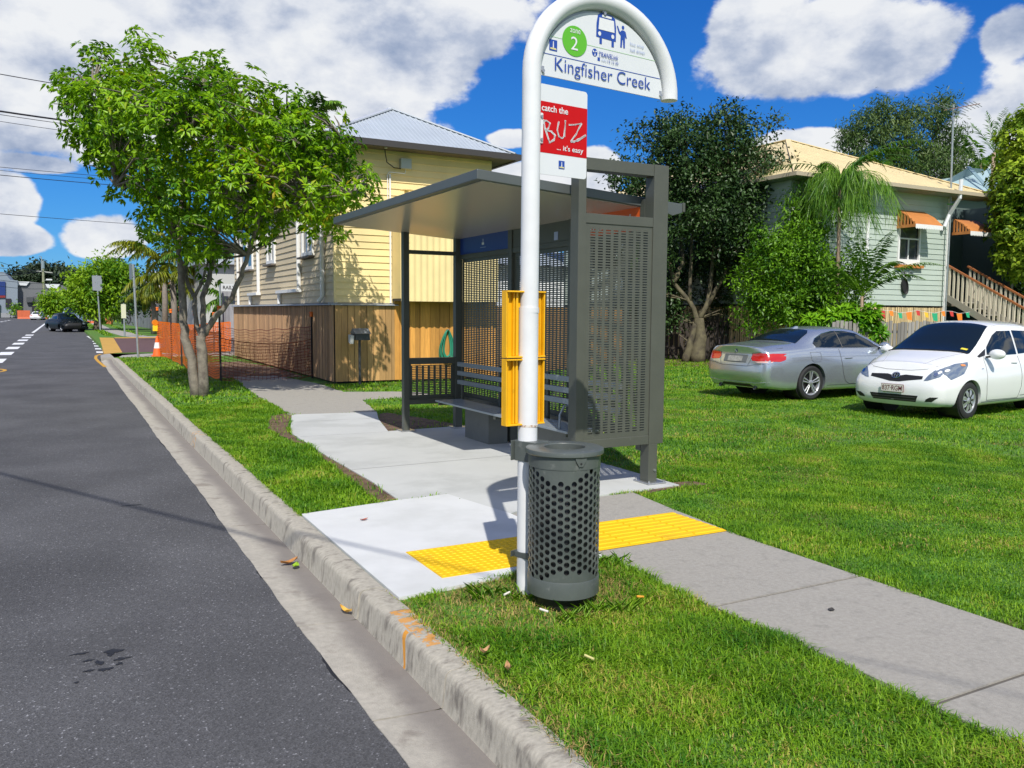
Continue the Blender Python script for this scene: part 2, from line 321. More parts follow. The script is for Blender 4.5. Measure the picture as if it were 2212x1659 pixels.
for s0, s1 in zip(joints[:-1], joints[1:]):
    g = .0055; n = max(2, int((s1-s0)/.05)); off = rk.uniform(-.004, .004); offz = rk.uniform(-.004, .003)
    for B_, pr_, amp in ((kb, prof, .0009), (gb, gut, .0008)):
        k0 = len(B_.v); m_ = len(pr_)
        for i in range(n+1):
            s_ = s0+g+(s1-s0-2*g)*i/n; (px, py), (nx, ny) = frame(s_)
            w_ = max(0, min(1, (s_-30.2)/1.5)) if s_ < 45 else 1          # the kerb drops to a ramp at the corner
            for j, (d, z) in enumerate(pr_):
                if 31.4 < s_ and B_ is gb and j >= 2: d = d*.75
                z2 = z*(1-.8*w_)-.03*w_ if z > -.1 and B_ is kb else (z*(1-.55*w_) if z > -.19 and not (B_ is gb and j == 3) else z)
                jj = amp if 0 < j < m_-1 else 0
                wv = wav(s_) if (B_ is gb and j >= m_-2 and s_ < 33) else 0
                B_.v.append((px+nx*(d+off-wv)+rk.uniform(-jj, jj), py+ny*(d+off-wv)+rk.uniform(-jj, jj), z2+offz*(B_ is kb)+rk.uniform(-jj, jj)))
        for i in range(n):
            for j in range(m_-1): a = k0+i*m_+j; B_.f.append((a, a+1, a+m_+1, a+m_))
        B_.f.append(tuple(k0+j for j in range(m_))); B_.f.append(tuple(k0+n*m_+j for j in reversed(range(m_))))
struct(kb.build('kerb', conc, smooth=True)); struct(gb.build('gutter', gutm, smooth=True))
rs = random.Random(8)
silt = [(1.30+.05*math.sin(y*1.7)+rs.uniform(-.02, .02), y) for y in np.arange(-1, 31, .1)]
mb = MB(); k0 = 0
for x, y in silt: mb.v += [(x, y, -.152), (1.425, y, -.1605)]
mb.f = [(2*i, 2*i+1, 2*i+3, 2*i+2) for i in range(len(silt)-1)]; 
# concrete: new pads, old path
newc = mat('new_concrete', (.60, .61, .60), .8, var=.035, vscale=3, bump=.06, bscale=130, dark=(.53, .54, .525), dscale=.9, dth=.55)
newc2 = mat('shelter_slab_concrete', (.50, .51, .49), .8, var=.04, vscale=2, bump=.05, bscale=130, dark=(.43, .44, .42), dscale=1.1, dth=.55)
oldc = mat('old_concrete', (.345, .325, .285), .9, var=.12, vscale=38, bump=.5, bscale=150, dark=(.295, .28, .245), dscale=9, dth=.60)
PAD_A = [(1.605, 4.30), (2.2, 4.36), (2.62, 4.45), (3.09, 4.47), (3.09, 5.75), (2.93, 6.62), (2.47, 6.60), (1.605, 6.47)]
PAD_B = [(2.47, 6.605), (2.93, 6.625), (3.095, 5.76), (3.5, 5.97), (5.04, 6.04), (5.02, 10.62), (3.80, 10.56), (4.1, 11.8), (4.38, 12.7), (3.08, 12.92), (2.60, 11.0), (2.53, 9.0), (2.52, 7.5)]
PATH1 = [(3.10, -2), (4.30, -2), (4.26, 3), (4.27, 4.4), (4.36, 5.3), (4.45, 5.96), (3.5, 5.965), (3.10, 5.74)]
PATH2 = [(3.06, 12.93), (4.38, 12.71), (4.75, 14.6), (6.3, 14.9), (6.2, 15.7), (4.9, 16.2), (4.95, 18.5), (4.6, 21), (3.6, 21), (3.25, 17)]
def slabs(name, poly, z, m, t=.1):
    mb = MB(); mb.slab(poly, z-t, z); return struct(mb.build(name, m))
slabs('bus_stop_pad', PAD_A, .008, newc); slabs('shelter_slab', PAD_B, .004, newc2)
slabs('path', rough_edge(PATH2, .03, .2, 3), .0, oldc)
jm = mat('joint_dark', (.11, .10, .085), .9)
ys = [-2, -.5, .79, 2.09, 3.39, 4.69, 5.97]
for i in range(6):
    y0, y1 = ys[i]+.012, ys[i+1]-.012; e = []
    def L_(y): return 3.10+.012*math.sin(y*3)
    def R_(y): return np.interp(y, [-2, 3, 4.4, 5.3, 5.96], [4.30, 4.26, 4.27, 4.36, 4.45])
    left = [(L_(y), y) for y in np.linspace(y0, min(y1, 5.72), 14)]; right = [(float(R_(y)), y) for y in np.linspace(min(y1, 5.955), y0, 14)]
    if i == 5: right = [(3.5, 5.955)]+right
    slabs('footpath', left+right, .002+.001*(i % 2), oldc)
sheet('path_joints', [(3.10, -2), (4.26, -2), (4.24, 5.3), (3.12, 5.3)], -.006, jm)
# pad score lines
mb = MB()
for (x0, y0, x1, y1) in ((2.53, 8.1, 5.03, 8.16), (2.9, 12.0, 4.17, 11.93), (2.62, 10.55, 3.8, 10.5)):
    d = Vector((y1-y0, x0-x1)).normalized()*.004; mb.add([(x0-d.x, y0-d.y, .0062), (x1-d.x, y1-d.y, .0062), (x1+d.x, y1+d.y, .0062), (x0+d.x, y0+d.y, .0062)], [(0, 1, 2, 3)])
struct(mb.build('slab_joint', mat('score_line', (.30, .30, .28), .9), fix=False))
# concrete apron and path along the side street, far footpath, markings
farc = mat('far_concrete', (.33, .315, .28), .9, var=.1, vscale=2)
slabs('corner_path', rough_edge([(1.66, 31.3), (5.3, 31.3), (30, 31.3), (30, 33.7), (3.4, 33.7), (2.4, 33.2), (1.8, 32.4)], .03, .3, 5), .004, farc)
slabs('far_path', [(3.6, 54.2), (60, 54.2), (60, 56.2), (4.6, 56.2), (3.6, 80), (4.0, 165), (2.9, 165), (2.5, 80), (3.2, 57)], .0, farc)
yb = mat('yellow_coating', (.52, .30, .055), .8, var=.12, vscale=2)
slabs('crossing_band', [(1.30, 33.9), (1.95, 34.8), (2.55, 53.3), (1.85, 54)], -.001, yb, .15)
sheet('crossing_band', [(2.6, 52.3), (30, 52.3), (30, 54), (2.6, 54)], -.0005, yb)
pw = mat('road_paint', (.72, .73, .74), .7, var=.08, vscale=5)
def marks(name, polys, m, z=ZR+.005):
    mb = MB()
    for p in polys: mb.add([(x, y, z) for x, y in p], [tuple(range(len(p)))])
    o = mb.build(name, m, fix=False)
    for q in o.data.polygons:
        if q.normal.z < 0: q.flip()
    return struct(o)
bars_ = []
for i in range(5):
    y = 37.9+i*3.3; x = 1.17+.035*(y-38)*.5; bars_.append([(x, y), (x+.42, y-.3), (x+.45, y+1.0), (x+.03, y+1.3)])
bars_.append([(1.5, 54), (1.85, 55), (1.6, 62), (1.35, 62)])
marks('road_marking', bars_, pw)
dash = []
for i in range(9): y = 21+i*5.4; x = -2.02; dash.append([(x-.24, y), (x+.24, y), (x+.24, y+2.6), (x-.24, y+2.6)])
dash.append([(-2.1, 72), (-1.9, 72), (-1.75, 150), (-1.95, 150)])
for i in range(8): y = 88+i*9; dash.append([(-7.6, y), (-7.3, y), (-7.3, y+5), (-7.6, y+5)])
marks('lane_marking', dash, pw)
ypaint = mat('road_yellow', (.55, .30, .03), .75, var=.1, vscale=6)
arc = [(1.10, 28.4), (1.02, 31.5), (1.0, 33.6), (1.08, 35.5), (1.3, 36.8)]
marks('kerb_marking', [[(arc[i][0]-.05, arc[i][1]), (arc[i][0]+.05, arc[i][1]), (arc[i+1][0]+.05, arc[i+1][1]), (arc[i+1][0]-.05, arc[i+1][1])] for i in range(4)], ypaint)
ring = [(-1.95+.5*math.cos(a), 27.8+1.0*math.sin(a)) for a in np.linspace(0, 2*math.pi, 33)]; ring2 = [(-1.95+.40*math.cos(a), 27.8+.72*math.sin(a)) for a in np.linspace(0, 2*math.pi, 33)]
marks('road_ring_marking', [[ring[i], ring[i+1], ring2[i+1], ring2[i]] for i in range(32)], ypaint)
# orange survey paint worn into the kerb
nt_ = conc.node_tree; NN, LL = nt_.nodes, nt_.links; g_ = NN.new('ShaderNodeNewGeometry'); sx_ = NN.new('ShaderNodeSeparateXYZ'); LL.new(g_.outputs['Position'], sx_.inputs[0])
def MM(op, a_, b_=None, c_=None):
    n_ = NN.new('ShaderNodeMath'); n_.operation = op
    for i, v in enumerate((a_, b_, c_)):
        if v is None: continue
        if isinstance(v, (int, float)): n_.inputs[i].default_value = v
        else: LL.new(v, n_.inputs[i])
    return n_.outputs[0]
X_, Y_, Z_ = sx_.outputs; nn_ = NN.new('ShaderNodeTexNoise'); nn_.inputs['Scale'].default_value = 16; nn_.inputs['Detail'].default_value = 8; nn_.inputs['Roughness'].default_value = .65; LL.new(g_.outputs['Position'], nn_.inputs['Vector'])
top = MM('MULTIPLY', MM('LESS_THAN', MM('ABSOLUTE', MM('SUBTRACT', Y_, 3.86)), .26), MM('GREATER_THAN', X_, 1.485)); top = MM('MULTIPLY', top, MM('MULTIPLY', MM('GREATER_THAN', nn_.outputs[0], .50), .8))
face = MM('MULTIPLY', MM('LESS_THAN', MM('ABSOLUTE', MM('SUBTRACT', Y_, MM('MULTIPLY_ADD', Z_, .35, 3.83))), MM('MULTIPLY_ADD', Z_, .06, .022)), MM('LESS_THAN', X_, 1.475)); face = MM('MULTIPLY', face, MM('GREATER_THAN', nn_.outputs[0], .36))
far_ = MM('MULTIPLY', MM('LESS_THAN', MM('ABSOLUTE', MM('SUBTRACT', Y_, 11.4)), .2), MM('MULTIPLY', MM('GREATER_THAN', nn_.outputs[0], .55), .6))
fac = MM('MAXIMUM', MM('MAXIMUM', top, face), far_); b_ = NN['Principled BSDF']; old = b_.inputs['Base Color'].links[0].from_socket; mx_ = NN.new('ShaderNodeMix'); mx_.data_type = 'RGBA'; LL.new(fac, mx_.inputs['Factor']); LL.new(old, mx_.inputs['A']); mx_.inputs['B'].default_value = (.62, .27, .03, 1); LL.new(mx_.outputs['Result'], b_.inputs['Base Color'])
slabs('corner_apron', [(1.10, 31.505), (1.60, 31.505), (2.4, 33.15), (3.4, 33.75), (1.45, 34.3), (1.15, 33.2)], -.012, farc, .14)
# tar marks and dark seams on the asphalt
tar = mat('tar', (.018, .018, .02), .6); rt = random.Random(6)
tarp = []
for cx, cy, w_, l_ in ((.17, 4.62, .05, .03), (.02, 4.66, .05, .012), (.10, 4.50, .03, .03), (.20, 4.50, .05, .02), (.12, 4.40, .04, .02), (.05, 4.42, .03, .012), (.0, 4.30, .012, .01), (.15, 4.58, .02, .03), (.06, 4.55, .03, .012), (.19, 4.44, .015, .02), (.45, 8.1, .13, .02)):
    tarp.append([(cx+w_*math.cos(t_)*rt.uniform(.35, 1.3), cy+l_*math.sin(t_)*rt.uniform(.3, 1.4)) for t_ in np.linspace(0, 2*math.pi, 14, endpoint=False)])
marks('tar_mark', tarp, tar, ZR+.003)
sm = []
for y0, y1 in ((3.55, 4.15), (7.2, 8.1), (5.4, 5.7), (11.2, 12.4), (2.0, 2.5)):
    yy = np.linspace(y0, y1, 14); sm.append([(1.113+wav(y), y) for y in yy]+[(1.113+wav(y)-.018*math.sin(math.pi*(y-y0)/(y1-y0))*rt.uniform(.6, 1.5), y) for y in yy[::-1]])
marks('tar_seam', sm, tar, ZR+.003)
# bare earth
soil = mat('bare_soil', (.17, .105, .065), .95, var=.3, vscale=12, bump=.8, bscale=60, dark=(.10, .06, .04), dscale=5)
DIRT = [[(2.54, 7.55), (2.62, 6.72), (2.50, 6.66), (2.32, 6.66), (2.33, 7.1), (2.40, 8.0), (2.47, 9.2), (2.54, 9.4)], [(2.6, 11.2), (2.54, 9.9), (2.44, 10.2), (2.42, 11.6), (2.75, 12.9), (3.05, 13.2), (3.08, 12.9)],
        [(3.80, 10.6), (4.2, 10.65), (4.95, 10.75), (4.8, 11.6), (4.5, 12.6), (4.36, 12.5), (4.1, 11.75)], [(3.1, 20.8), (5.2, 20.4), (5.3, 24), (4.9, 27.5), (3.6, 27), (3.0, 24)],
        [(5.05, 6.2), (5.3, 6.15), (5.35, 5.95), (5.05, 5.98), (4.6, 5.9), (4.55, 5.96)], [(17.2, 20), (19, 19.6), (22, 19.2), (22, 30), (12, 34), (12.5, 24)]]
for i, d in enumerate(DIRT): sheet('bare_earth', rough_edge(d, .04, .15, 20+i), -.006, soil)
# loose leaves and litter lying about
lm = mat('dry_leaf', (.34, .15, .04), .7, island=.5); rl = random.Random(3)
def leaf_on(x, y, z, L_=.07, w_=.03, a=0., m_=None, curl=.02, label='', cat='leaf'):
    mb = MB(); pts = []
    for i in range(6):
        t = i/5; ww = w_*math.sin(math.pi*min(1, .08+t*.9)); zz = z+.003+curl*abs(t-.5)*1.6
        for s_ in (-1, 0, 1):
            u, v = (t-.5)*L_, s_*ww*.5; pts.append((x+u*math.cos(a)-v*math.sin(a), y+u*math.sin(a)+v*math.cos(a), zz+(curl*.5 if s_ else 0)))
    mb.add(pts, [(3*i+j, 3*i+j+1, 3*i+j+4, 3*i+j+3) for i in range(5) for j in (0, 1)]); return tag(mb.build('fallen_leaf', m_ or lm), label, cat, 'leaves and scraps dropped on the ground')
leaf_on(1.40, 4.63, -.158, .11, .035, 1.9, mat('ochre_leaf', (.62, .36, .06), .6), .03, 'curled ochre leaf in the gutter by the kerb joint')
leaf_on(1.33, 5.72, -.155, .14, .05, .4, lm, .03, 'brown leaf in the gutter beside the new pad')
leaf_on(1.35, 5.62, -.152, .09, .05, 1.1, mat('fresh_leaf', (.25, .40, .02), .6), .02, 'small green leaf lying on a brown leaf in the gutter')
leaf_on(1.98, 6.05, .009, .07, .03, .3, mat('red_leaf', (.35, .09, .05), .6), .01, 'reddish leaf on the pale pad near the kerb')
leaf_on(3.62, 3.05, .004, .05, .035, .6, mat('dark_spot', (.05, .045, .04), .8), .004, 'dark scrap flattened on the old footpath slab')
# ================================================================== the bus stop sign
DS = Vector((math.sin(R(84)), math.cos(R(84)), 0)); NS = Vector((DS.y, -DS.x, 0)); PB = Vector((2.29, 4.11, 0)); ZU = Vector((0, 0, 1))
def sp(s, z, w=0.): return PB+DS*s+ZU*z+NS*w       # a point in the plane of the sign, w metres towards the viewer
stop = thing('bus_stop_sign', 'tall white arched bus stop pole with stop name panel and red route plate', 'bus stop sign', PB)
mb = MB(); pr_ = .052; pts = [(.03, -.1), (.03, 1.775)]
mb.tube([sp(.028, -.1), sp(.028, 1.62)], .056, 28); mb.build('pole_sleeve', M['white_paint'], stop, smooth=True)
rad, sc = .525, .515; cz = 2.93
pts = [sp(.032, 1.6), sp(.034, 2.4), sp(.035, cz-.2), sp(.035, cz-.06)]
for i in range(0, 33):
    a = math.pi-math.pi*i/32; pts.append(sp(sc+.045+rad*math.cos(a), cz+.472*math.sin(a)))
pts += [sp(sc+.045+rad, cz-.01)]
MB().tube(pts, pr_, 28).build('pole', M['white_paint'], stop, smooth=True)
MB().tube([sp(.03, 1.60), sp(.03, 1.63)], .0575, 28).build('collar', M['white_paint'], stop, smooth=True)
MB().tube([sp(.03, .955), sp(.03, .968)], .0580, 28).build('collar', mat('rusty_paint', (.62, .58, .52), .6, dark=(.30, .12, .03), dscale=40, dth=.52), stop, smooth=True)
# stop name panel: half disc between the pole and the leg of the arch
c0 = .555; ri = .468; arcp = [(c0+ri*math.cos(a), 2.918+(.415)*math.sin(a)) for a in np.linspace(0, math.pi, 41)]
pan = MB().prism(arcp, lambda u, v, w: sp(u, v, .004-w), .008).build('name_panel', M['sign_white'], stop)
MB().prism([(c0+(ri+.012)*math.cos(a), 2.925+(.428)*math.sin(a)) for a in np.linspace(.0, math.pi, 41)]+[(c0+(ri-.018)*math.cos(a), 2.925+(.40)*math.sin(a)) for a in np.linspace(math.pi, 0, 41)], lambda u, v, w: sp(u, v, -.010-w), .012).build('panel_backing', M['galv'], stop)
def flat(name, poly, m, parent, z=.0055, t=.0008): return MB().prism(poly, lambda u, v, w: sp(u, v, z-w), t).build(name, m, parent)
def circ(u, v, ru, rv=None, n=36, a0=0, a1=2*math.pi): return [(u+ru*math.cos(a), v+(rv or ru)*math.sin(a)) for a in np.linspace(a0, a1, n, endpoint=abs(a1-a0) < 6.28)]
def rect(u0, v0, u1, v1): return [(u0, v0), (u1, v0), (u1, v1), (u0, v1)]
flat('rule_line', rect(.145, 3.136, .955, 3.139), M['thin_green'], pan); flat('rule_line', rect(.108, 3.036, 1.0, 3.040), M['sign_blue'], pan)
flat('zone_disc', circ(.329, 3.140, .089, .084), M['sign_green'], pan, .007)
def T(name, body, u, v, w, h, m, parent, z=.0085, bold=0., shear=0., rot=0.):
    ux = DS*math.cos(rot)+ZU*math.sin(rot); uy = ZU*math.cos(rot)-DS*math.sin(rot)
    return text(name, body, sp(u, v, z), ux, uy, w, h, m, parent, bold=bold, shear=shear)
T('zone_lettering', 'zone', .293, 3.183, .074, .022, M['white_paint'], pan); T('zone_number', '2', .300, 3.090, .050, .072, M['white_paint'], pan)
T('stop_name_lettering', 'Kingfisher Creek', .188, 2.933, .730, .096, M['sign_blue'], pan, bold=-.004)
T('operator_lettering', 'TRANSLink', .505, 3.088, .150, .026, M['sign_blue'], pan, bold=.012, shear=.2)
T('phone_lettering', 'info', .528, 3.064, .036, .015, M['pale_blue'], pan); T('phone_lettering', '13 12 30', .574, 3.062, .082, .015, M['sign_blue'], pan, bold=.006)
T('instruction_lettering', 'bus stop', .748, 3.188, .110, .024, M['pale_blue'], pan); T('instruction_lettering', 'hail driver', .748, 3.158, .122, .020, M['pale_blue'], pan)
flat('phone_symbol', rect(.500, 3.062, .518, 3.082), M['sign_blue'], pan)
# operator emblem: a disc with three curved blades
em = flat('emblem', circ(.478, 3.104, .020, .022), M['sign_blue'], pan)
for k_ in range(3):
    a = k_*2*math.pi/3+.5; flat('emblem_blade', [(.478+.017*r_*math.cos(a+t_), 3.104+.019*r_*math.sin(a+t_)) for r_, t_ in ((.1, 0), (.6, .5), (1, .2), (.95, -.25), (.5, -.1))], M['white_paint'], em, .0068)
# council emblem, a tower on a blue square
def council(u, v, s_, par, z):
    q = flat('council_emblem', rect(u, v, u+s_, v+s_*1.1), M['sign_blue'], par, z)
    flat('emblem_tower', [(u+s_*.42, v+s_*.32), (u+s_*.58, v+s_*.32), (u+s_*.54, v+s_*.95), (u+s_*.46, v+s_*.95)], M['white_paint'], q, z+.0012)
    flat('emblem_wave', [(u+s_*.1, v+s_*.15), (u+s_*.9, v+s_*.12), (u+s_*.85, v+s_*.3), (u+s_*.15, v+s_*.3)], mat('pale_gold', (.6, .55, .25), .5), q, z+.0012)
council(.150, 3.060, .055, pan, .0055)
# bus symbol
bus = flat('bus_symbol', [(.487, 3.196), (.637, 3.192), (.637, 3.27), (.628, 3.318), (.605, 3.334), (.52, 3.334), (.498, 3.32), (.488, 3.272)], M['sign_blue'], pan, .006)
for q in (rect(.512, 3.160, .530, 3.20), rect(.604, 3.158, .622, 3.20)): flat('bus_wheel', q, M['sign_blue'], bus, .0062)
flat('bus_windscreen', [(.502, 3.240), (.624, 3.240), (.618, 3.306), (.508, 3.306)], M['white_paint'], bus, .0078); flat('bus_blind', rect(.528, 3.313, .60, 3.325), M['white_paint'], bus, .0078)
for u in (.511, .611): flat('bus_headlight', circ(u, 3.216, .011, .012, 16), M['white_paint'], bus, .0078)
man = flat('hailing_figure', [(.672, 3.168), (.684, 3.168), (.688, 3.215), (.692, 3.215), (.697, 3.168), (.708, 3.168), (.708, 3.24), (.714, 3.225), (.722, 3.228), (.712, 3.262), (.70, 3.268), (.683, 3.268), (.668, 3.255), (.650, 3.288), (.643, 3.284), (.658, 3.248), (.674, 3.236)], M['sign_blue'], pan, .006)
flat('figure_head', circ(.691, 3.284, .010, .011, 18), M['sign_blue'], man, .006)
for u, v in ((.105, 2.94), (1.005, 2.94), (.545, 3.335)): MB().tube([sp(u, v, -.02), sp(u, v, .016)], .010, 10).box(sp(u, v+.012, 0), (.02, .012, .03)).build('bolt', M['steel'], stop, smooth=True)
# route plate
def rrect(u0, v0, u1, v1, r):
    o = []
    for cx, cy, a0 in ((u1-r, v0+r, -math.pi/2), (u1-r, v1-r, 0), (u0+r, v1-r, math.pi/2), (u0+r, v0+r, math.pi)): o += [(cx+r*math.cos(a0+i*math.pi/12), cy+r*math.sin(a0+i*math.pi/12)) for i in range(7)]
    return o
rp = MB().prism(rrect(.085, 2.377, .430, 2.872, .02), lambda u, v, w: sp(u, v, .003-w), .006).build('route_plate', M['sign_white'], stop)
flat('red_field', rect(.0855, 2.497, .4295, 2.778), M['sign_red'], rp, .0042)
T('slogan_lettering', 'catch the', .101, 2.725, .186, .036, M['white_paint'], rp, .0058, bold=.014, rot=R(0))
T('slogan_lettering', "... it's easy", .210, 2.512, .192, .040, M['white_paint'], rp, .0058, bold=.010)
def stroke(pl, w_=.006):
    mb = MB()
    for (a, b_) in zip(pl[:-1], pl[1:]):
        d = Vector((b_[0]-a[0], b_[1]-a[1])); n_ = Vector((-d.y, d.x)).normalized()*w_/2
        mb.add([sp(a[0]-n_.x, a[1]-n_.y, .0066), sp(b_[0]-n_.x*.5, b_[1]-n_.y*.5, .0066), sp(b_[0]+n_.x*.5, b_[1]+n_.y*.5, .0066), sp(a[0]+n_.x, a[1]+n_.y, .0066)], [(0, 1, 2, 3)])
    return mb
def scr(lines): 
    mb = MB(); rr = random.Random(5)
    for pl in lines:
        for k_ in range(4):
            q = stroke([(u+rr.uniform(-.0045, .0045), v+rr.uniform(-.004, .004)) for u, v in pl]); mb.add(q.v, q.f)
    return mb
scr([[(.112, 2.675), (.125, 2.63), (.150, 2.575), (.160, 2.555)], [(.110, 2.668), (.135, 2.672), (.160, 2.66), (.150, 2.638), (.132, 2.622), (.17, 2.618), (.198, 2.60), (.188, 2.572), (.158, 2.556)],
     [(.222, 2.678), (.212, 2.63), (.222, 2.597), (.246, 2.588), (.262, 2.61), (.268, 2.69), (.266, 2.60)],
     [(.298, 2.672), (.34, 2.675), (.386, 2.690), (.35, 2.63), (.31, 2.578), (.36, 2.59), (.42, 2.628), (.36, 2.598), (.33, 2.575)]]).build('scrawled_lettering', M['white_paint'], rp, fix=False)
council(.226, 2.418, .042, rp, .0045)
MB().prism(rrect(.082, 2.545, .108, 2.71, .006), lambda u, v, w: sp(u, v, .012-w), .008).build('clamp_plate', M['white_paint'], stop)
for v in (2.565, 2.69): MB().tube([sp(.096, v, 0), sp(.096, v, .02)], .008, 10).build('bolt', M['steel'], stop, smooth=True)
# timetable case: two stacked yellow frames seen from behind
tcs = MB()
for z0, z1 in ((.965, 1.342), (1.348, 1.722)):
    def bx_(u0, u1, v0, v1, w0, w1): tcs.prism(rect(u0, v0, u1, v1), lambda u, v, w: sp(u, v, w0+w), w1-w0)
    bx_(-.130, .136, z0, z1, -.035, -.028)
    for u in (-.130, .128): bx_(u, u+.008, z0, z1, -.0279, .012)
    for v in (z0, z1-.009): bx_(-.1295, .1355, v, v+.009, -.0275, .020)
    for u, w_ in ((-.108, .006), (-.07, .008), (-.052, .014), (.082, .014), (.104, .006), (.114, .006)): bx_(u, u+w_, z0+.010, z1-.010, -.0278, -.006)
bevel(tcs.build('timetable_case', M['yellow_paint'], stop), .0015, 1)
# ================================================================== the litter bin
BC = Vector((2.41, 3.86, 0)); binm = mat('bin_grey', (.082, .095, .088), .38, var=.12, vscale=10, bump=.03, bscale=240, spec=.6, dark=(.15, .16, .15), dscale=14, dth=.68)
lb = thing('litter_bin', 'dark grey perforated cylindrical litter bin strapped to the white bus stop pole', 'litter bin', BC)
rb, NCOL, PIT = .196, 34, .0415; mb = MB(); zc0 = .135; nrow = 16
def cyl_pt(a, z, r=rb): return (BC.x+r*math.cos(a), BC.y+r*math.sin(a), z)
da = 2*math.pi/NCOL; hx = rb*da
for c in range(NCOL):
    a0 = c*da
    for r_ in range(nrow):
        z0 = zc0+(r_+.5*(c % 2))*PIT+PIT/2
        hole = .195+.022*math.sin(a0*3+1) < z0 < .735+.028*math.sin(a0*3-1)
        ou = []; inn = []
        cor = [(2/3, 0), (1/3, .5), (-1/3, .5), (-2/3, 0), (-1/3, -.5), (1/3, -.5)]
        for i in range(6):
            p, q = cor[i], cor[(i+1) % 6]; ou += [p, ((p[0]+q[0])/2, (p[1]+q[1])/2)]
        k0 = len(mb.v)
        for u, v in ou: mb.v.append(cyl_pt(a0+u*da, z0+v*PIT))
        if not hole: mb.f.append(tuple(range(k0, k0+12))); continue
        for i, (u, v) in enumerate(ou):
            an = math.atan2(v*PIT, u*hx); mb.v.append(cyl_pt(a0+.0152*math.cos(an)/rb, z0+.0158*math.sin(an)))
        for i in range(12): j = (i+1) % 12; mb.f.append((k0+i, k0+j, k0+12+j, k0+12+i))
bk = mb.build('perforated_drum', binm, lb, smooth=False)
bm = bmesh.new(); bm.from_mesh(bk.data); bmesh.ops.remove_doubles(bm, verts=bm.verts, dist=.0008); bmesh.ops.recalc_face_normals(bm, faces=bm.faces); bm.to_mesh(bk.data); bm.free(); bk.data.shade_smooth()
md = bk.modifiers.new('thick', 'SOLIDIFY'); md.thickness = .003; md.offset = -1; md2 = bk.modifiers.new('edge', 'EDGE_SPLIT'); md2.split_angle = R(50)
MB().lathe((BC.x, BC.y, 0), [(.150, .09), (.185, .062), (.199, .066), (.1995, .155), (.1975, .16), (.19, .16)], 72).build('bottom_band', binm, lb, smooth=True)
MB().lathe((BC.x, BC.y, 0), [(.194, .775), (.1985, .77), (.199, .80), (.1995, .842), (.19, .842)], 72).build('top_band', binm, lb, smooth=True)
MB().lathe((BC.x, BC.y, 0), [(.113, .79), (.113, .866), (.116, .870), (.205, .868), (.214, .864), (.216, .855), (.216, .842), (.212, .838), (.2, .838)], 96).build('lid', binm, lb, smooth=True)
MB().lathe((BC.x, BC.y, 0), [(.001, .13), (.170, .13), (.172, .3), (.172, .77), (.165, .78)], 48).build('liner', mat('liner', (.02, .02, .02), .5), lb, smooth=True)
MB().lathe((BC.x, BC.y, 0), [(.001, .10), (.15, .10), (.155, .02), (.15, -.05), (.0, -.05)], 32).build('base', M['black_plastic'], lb, smooth=True)
dn = Vector((BC.x, BC.y, 0)); tocam = (Vector((0, 0, 0))-dn).normalized(); side = Vector((tocam.y, -tocam.x, 0)) if True else 0
ax = (tocam*.9+Vector((.88, -.47, 0))*.42).normalized(); sx = Vector((-ax.y, ax.x, 0))
MB().prism([(-.034, .845), (.034, .845), (.030, .822), (.012, .79), (-.012, .79), (-.030, .822)], lambda u, v, w: Vector((BC.x, BC.y, v))+ax*(.2005+.006-w)+sx*u, .006).build('lock_tab', binm, lb)
MB().tube([Vector((BC.x, BC.y, .806))+ax*.205, Vector((BC.x, BC.y, .806))+ax*.2085], .006, 10).build('lock_hole', M['dark'], lb)
pp = sp(.03, 0); v_ = (Vector((BC.x, BC.y, 0))-pp).normalized(); w_ = Vector((-v_.y, v_.x, 0)); Mx = Matrix((v_, w_, ZU)).transposed()
bevel(MB().box(pp+v_*.03+ZU*.818+w_*.0, (.155, .125, .115), M=Mx).box(pp-v_*.058+ZU*.818, (.006, .16, .115), M=Mx).build('bracket', binm, lb), .003)
bevel(MB().box(pp+v_*.03+ZU*.215, (.15, .118, .035), M=Mx).box(pp-v_*.058+ZU*.215, (.006, .15, .035), M=Mx).build('bracket', binm, lb), .003)
for dz in (.788, .848):
    for k_ in (-.07, .07): MB().tube([pp-v_*.056+ZU*dz+w_*k_, pp-v_*.07+ZU*dz+w_*k_], .007, 8).build('bolt', M['steel'], lb)
# ================================================================== the shelter
SH = thing('bus_shelter', 'dark grey steel bus shelter with sloping roof and slotted screens', 'bus shelter', (4.45, 8.3, 0))
G = M['shelter_grey']
def part(name, fn, m=G, par=SH, bv=.003, smooth=False):
    mb = MB(); fn(mb); o = mb.build(name, m, par, smooth=smooth)
    if bv: bevel(o, bv, 2)
    return o
def slots(mb, x0, x1, z0, z1, y, axis='x', cp=.0815, sw=.052, rp_=.0236, sh=.0105, t=.003):
    """a sheet with rows of horizontal slots"""
    n = max(1, round((x1-x0)/cp)); cp = (x1-x0)/n; nr = int((z1-z0)/rp_)
    def B(a0, a1, c0_, c1_):
        if axis == 'x': mb.b(a0, a1, y-t/2, y+t/2, c0_, c1_)
        else: mb.b(y-t/2, y+t/2, a0, a1, c0_, c1_)
    for i in range(n+1):
        a = x0+i*cp; l = a-(cp-sw)/2 if i else x0; r_ = a+(cp-sw)/2 if i < n else x1; B(l, r_, z0, z1)
    for i in range(n):
        a = x0+i*cp+(cp-sw)/2
        for j in range(nr+1):
            c0_ = z0+j*rp_; B(a+.0001, a+sw-.0001, c0_, min(z1, c0_+rp_-sh))
ZT = 2.955
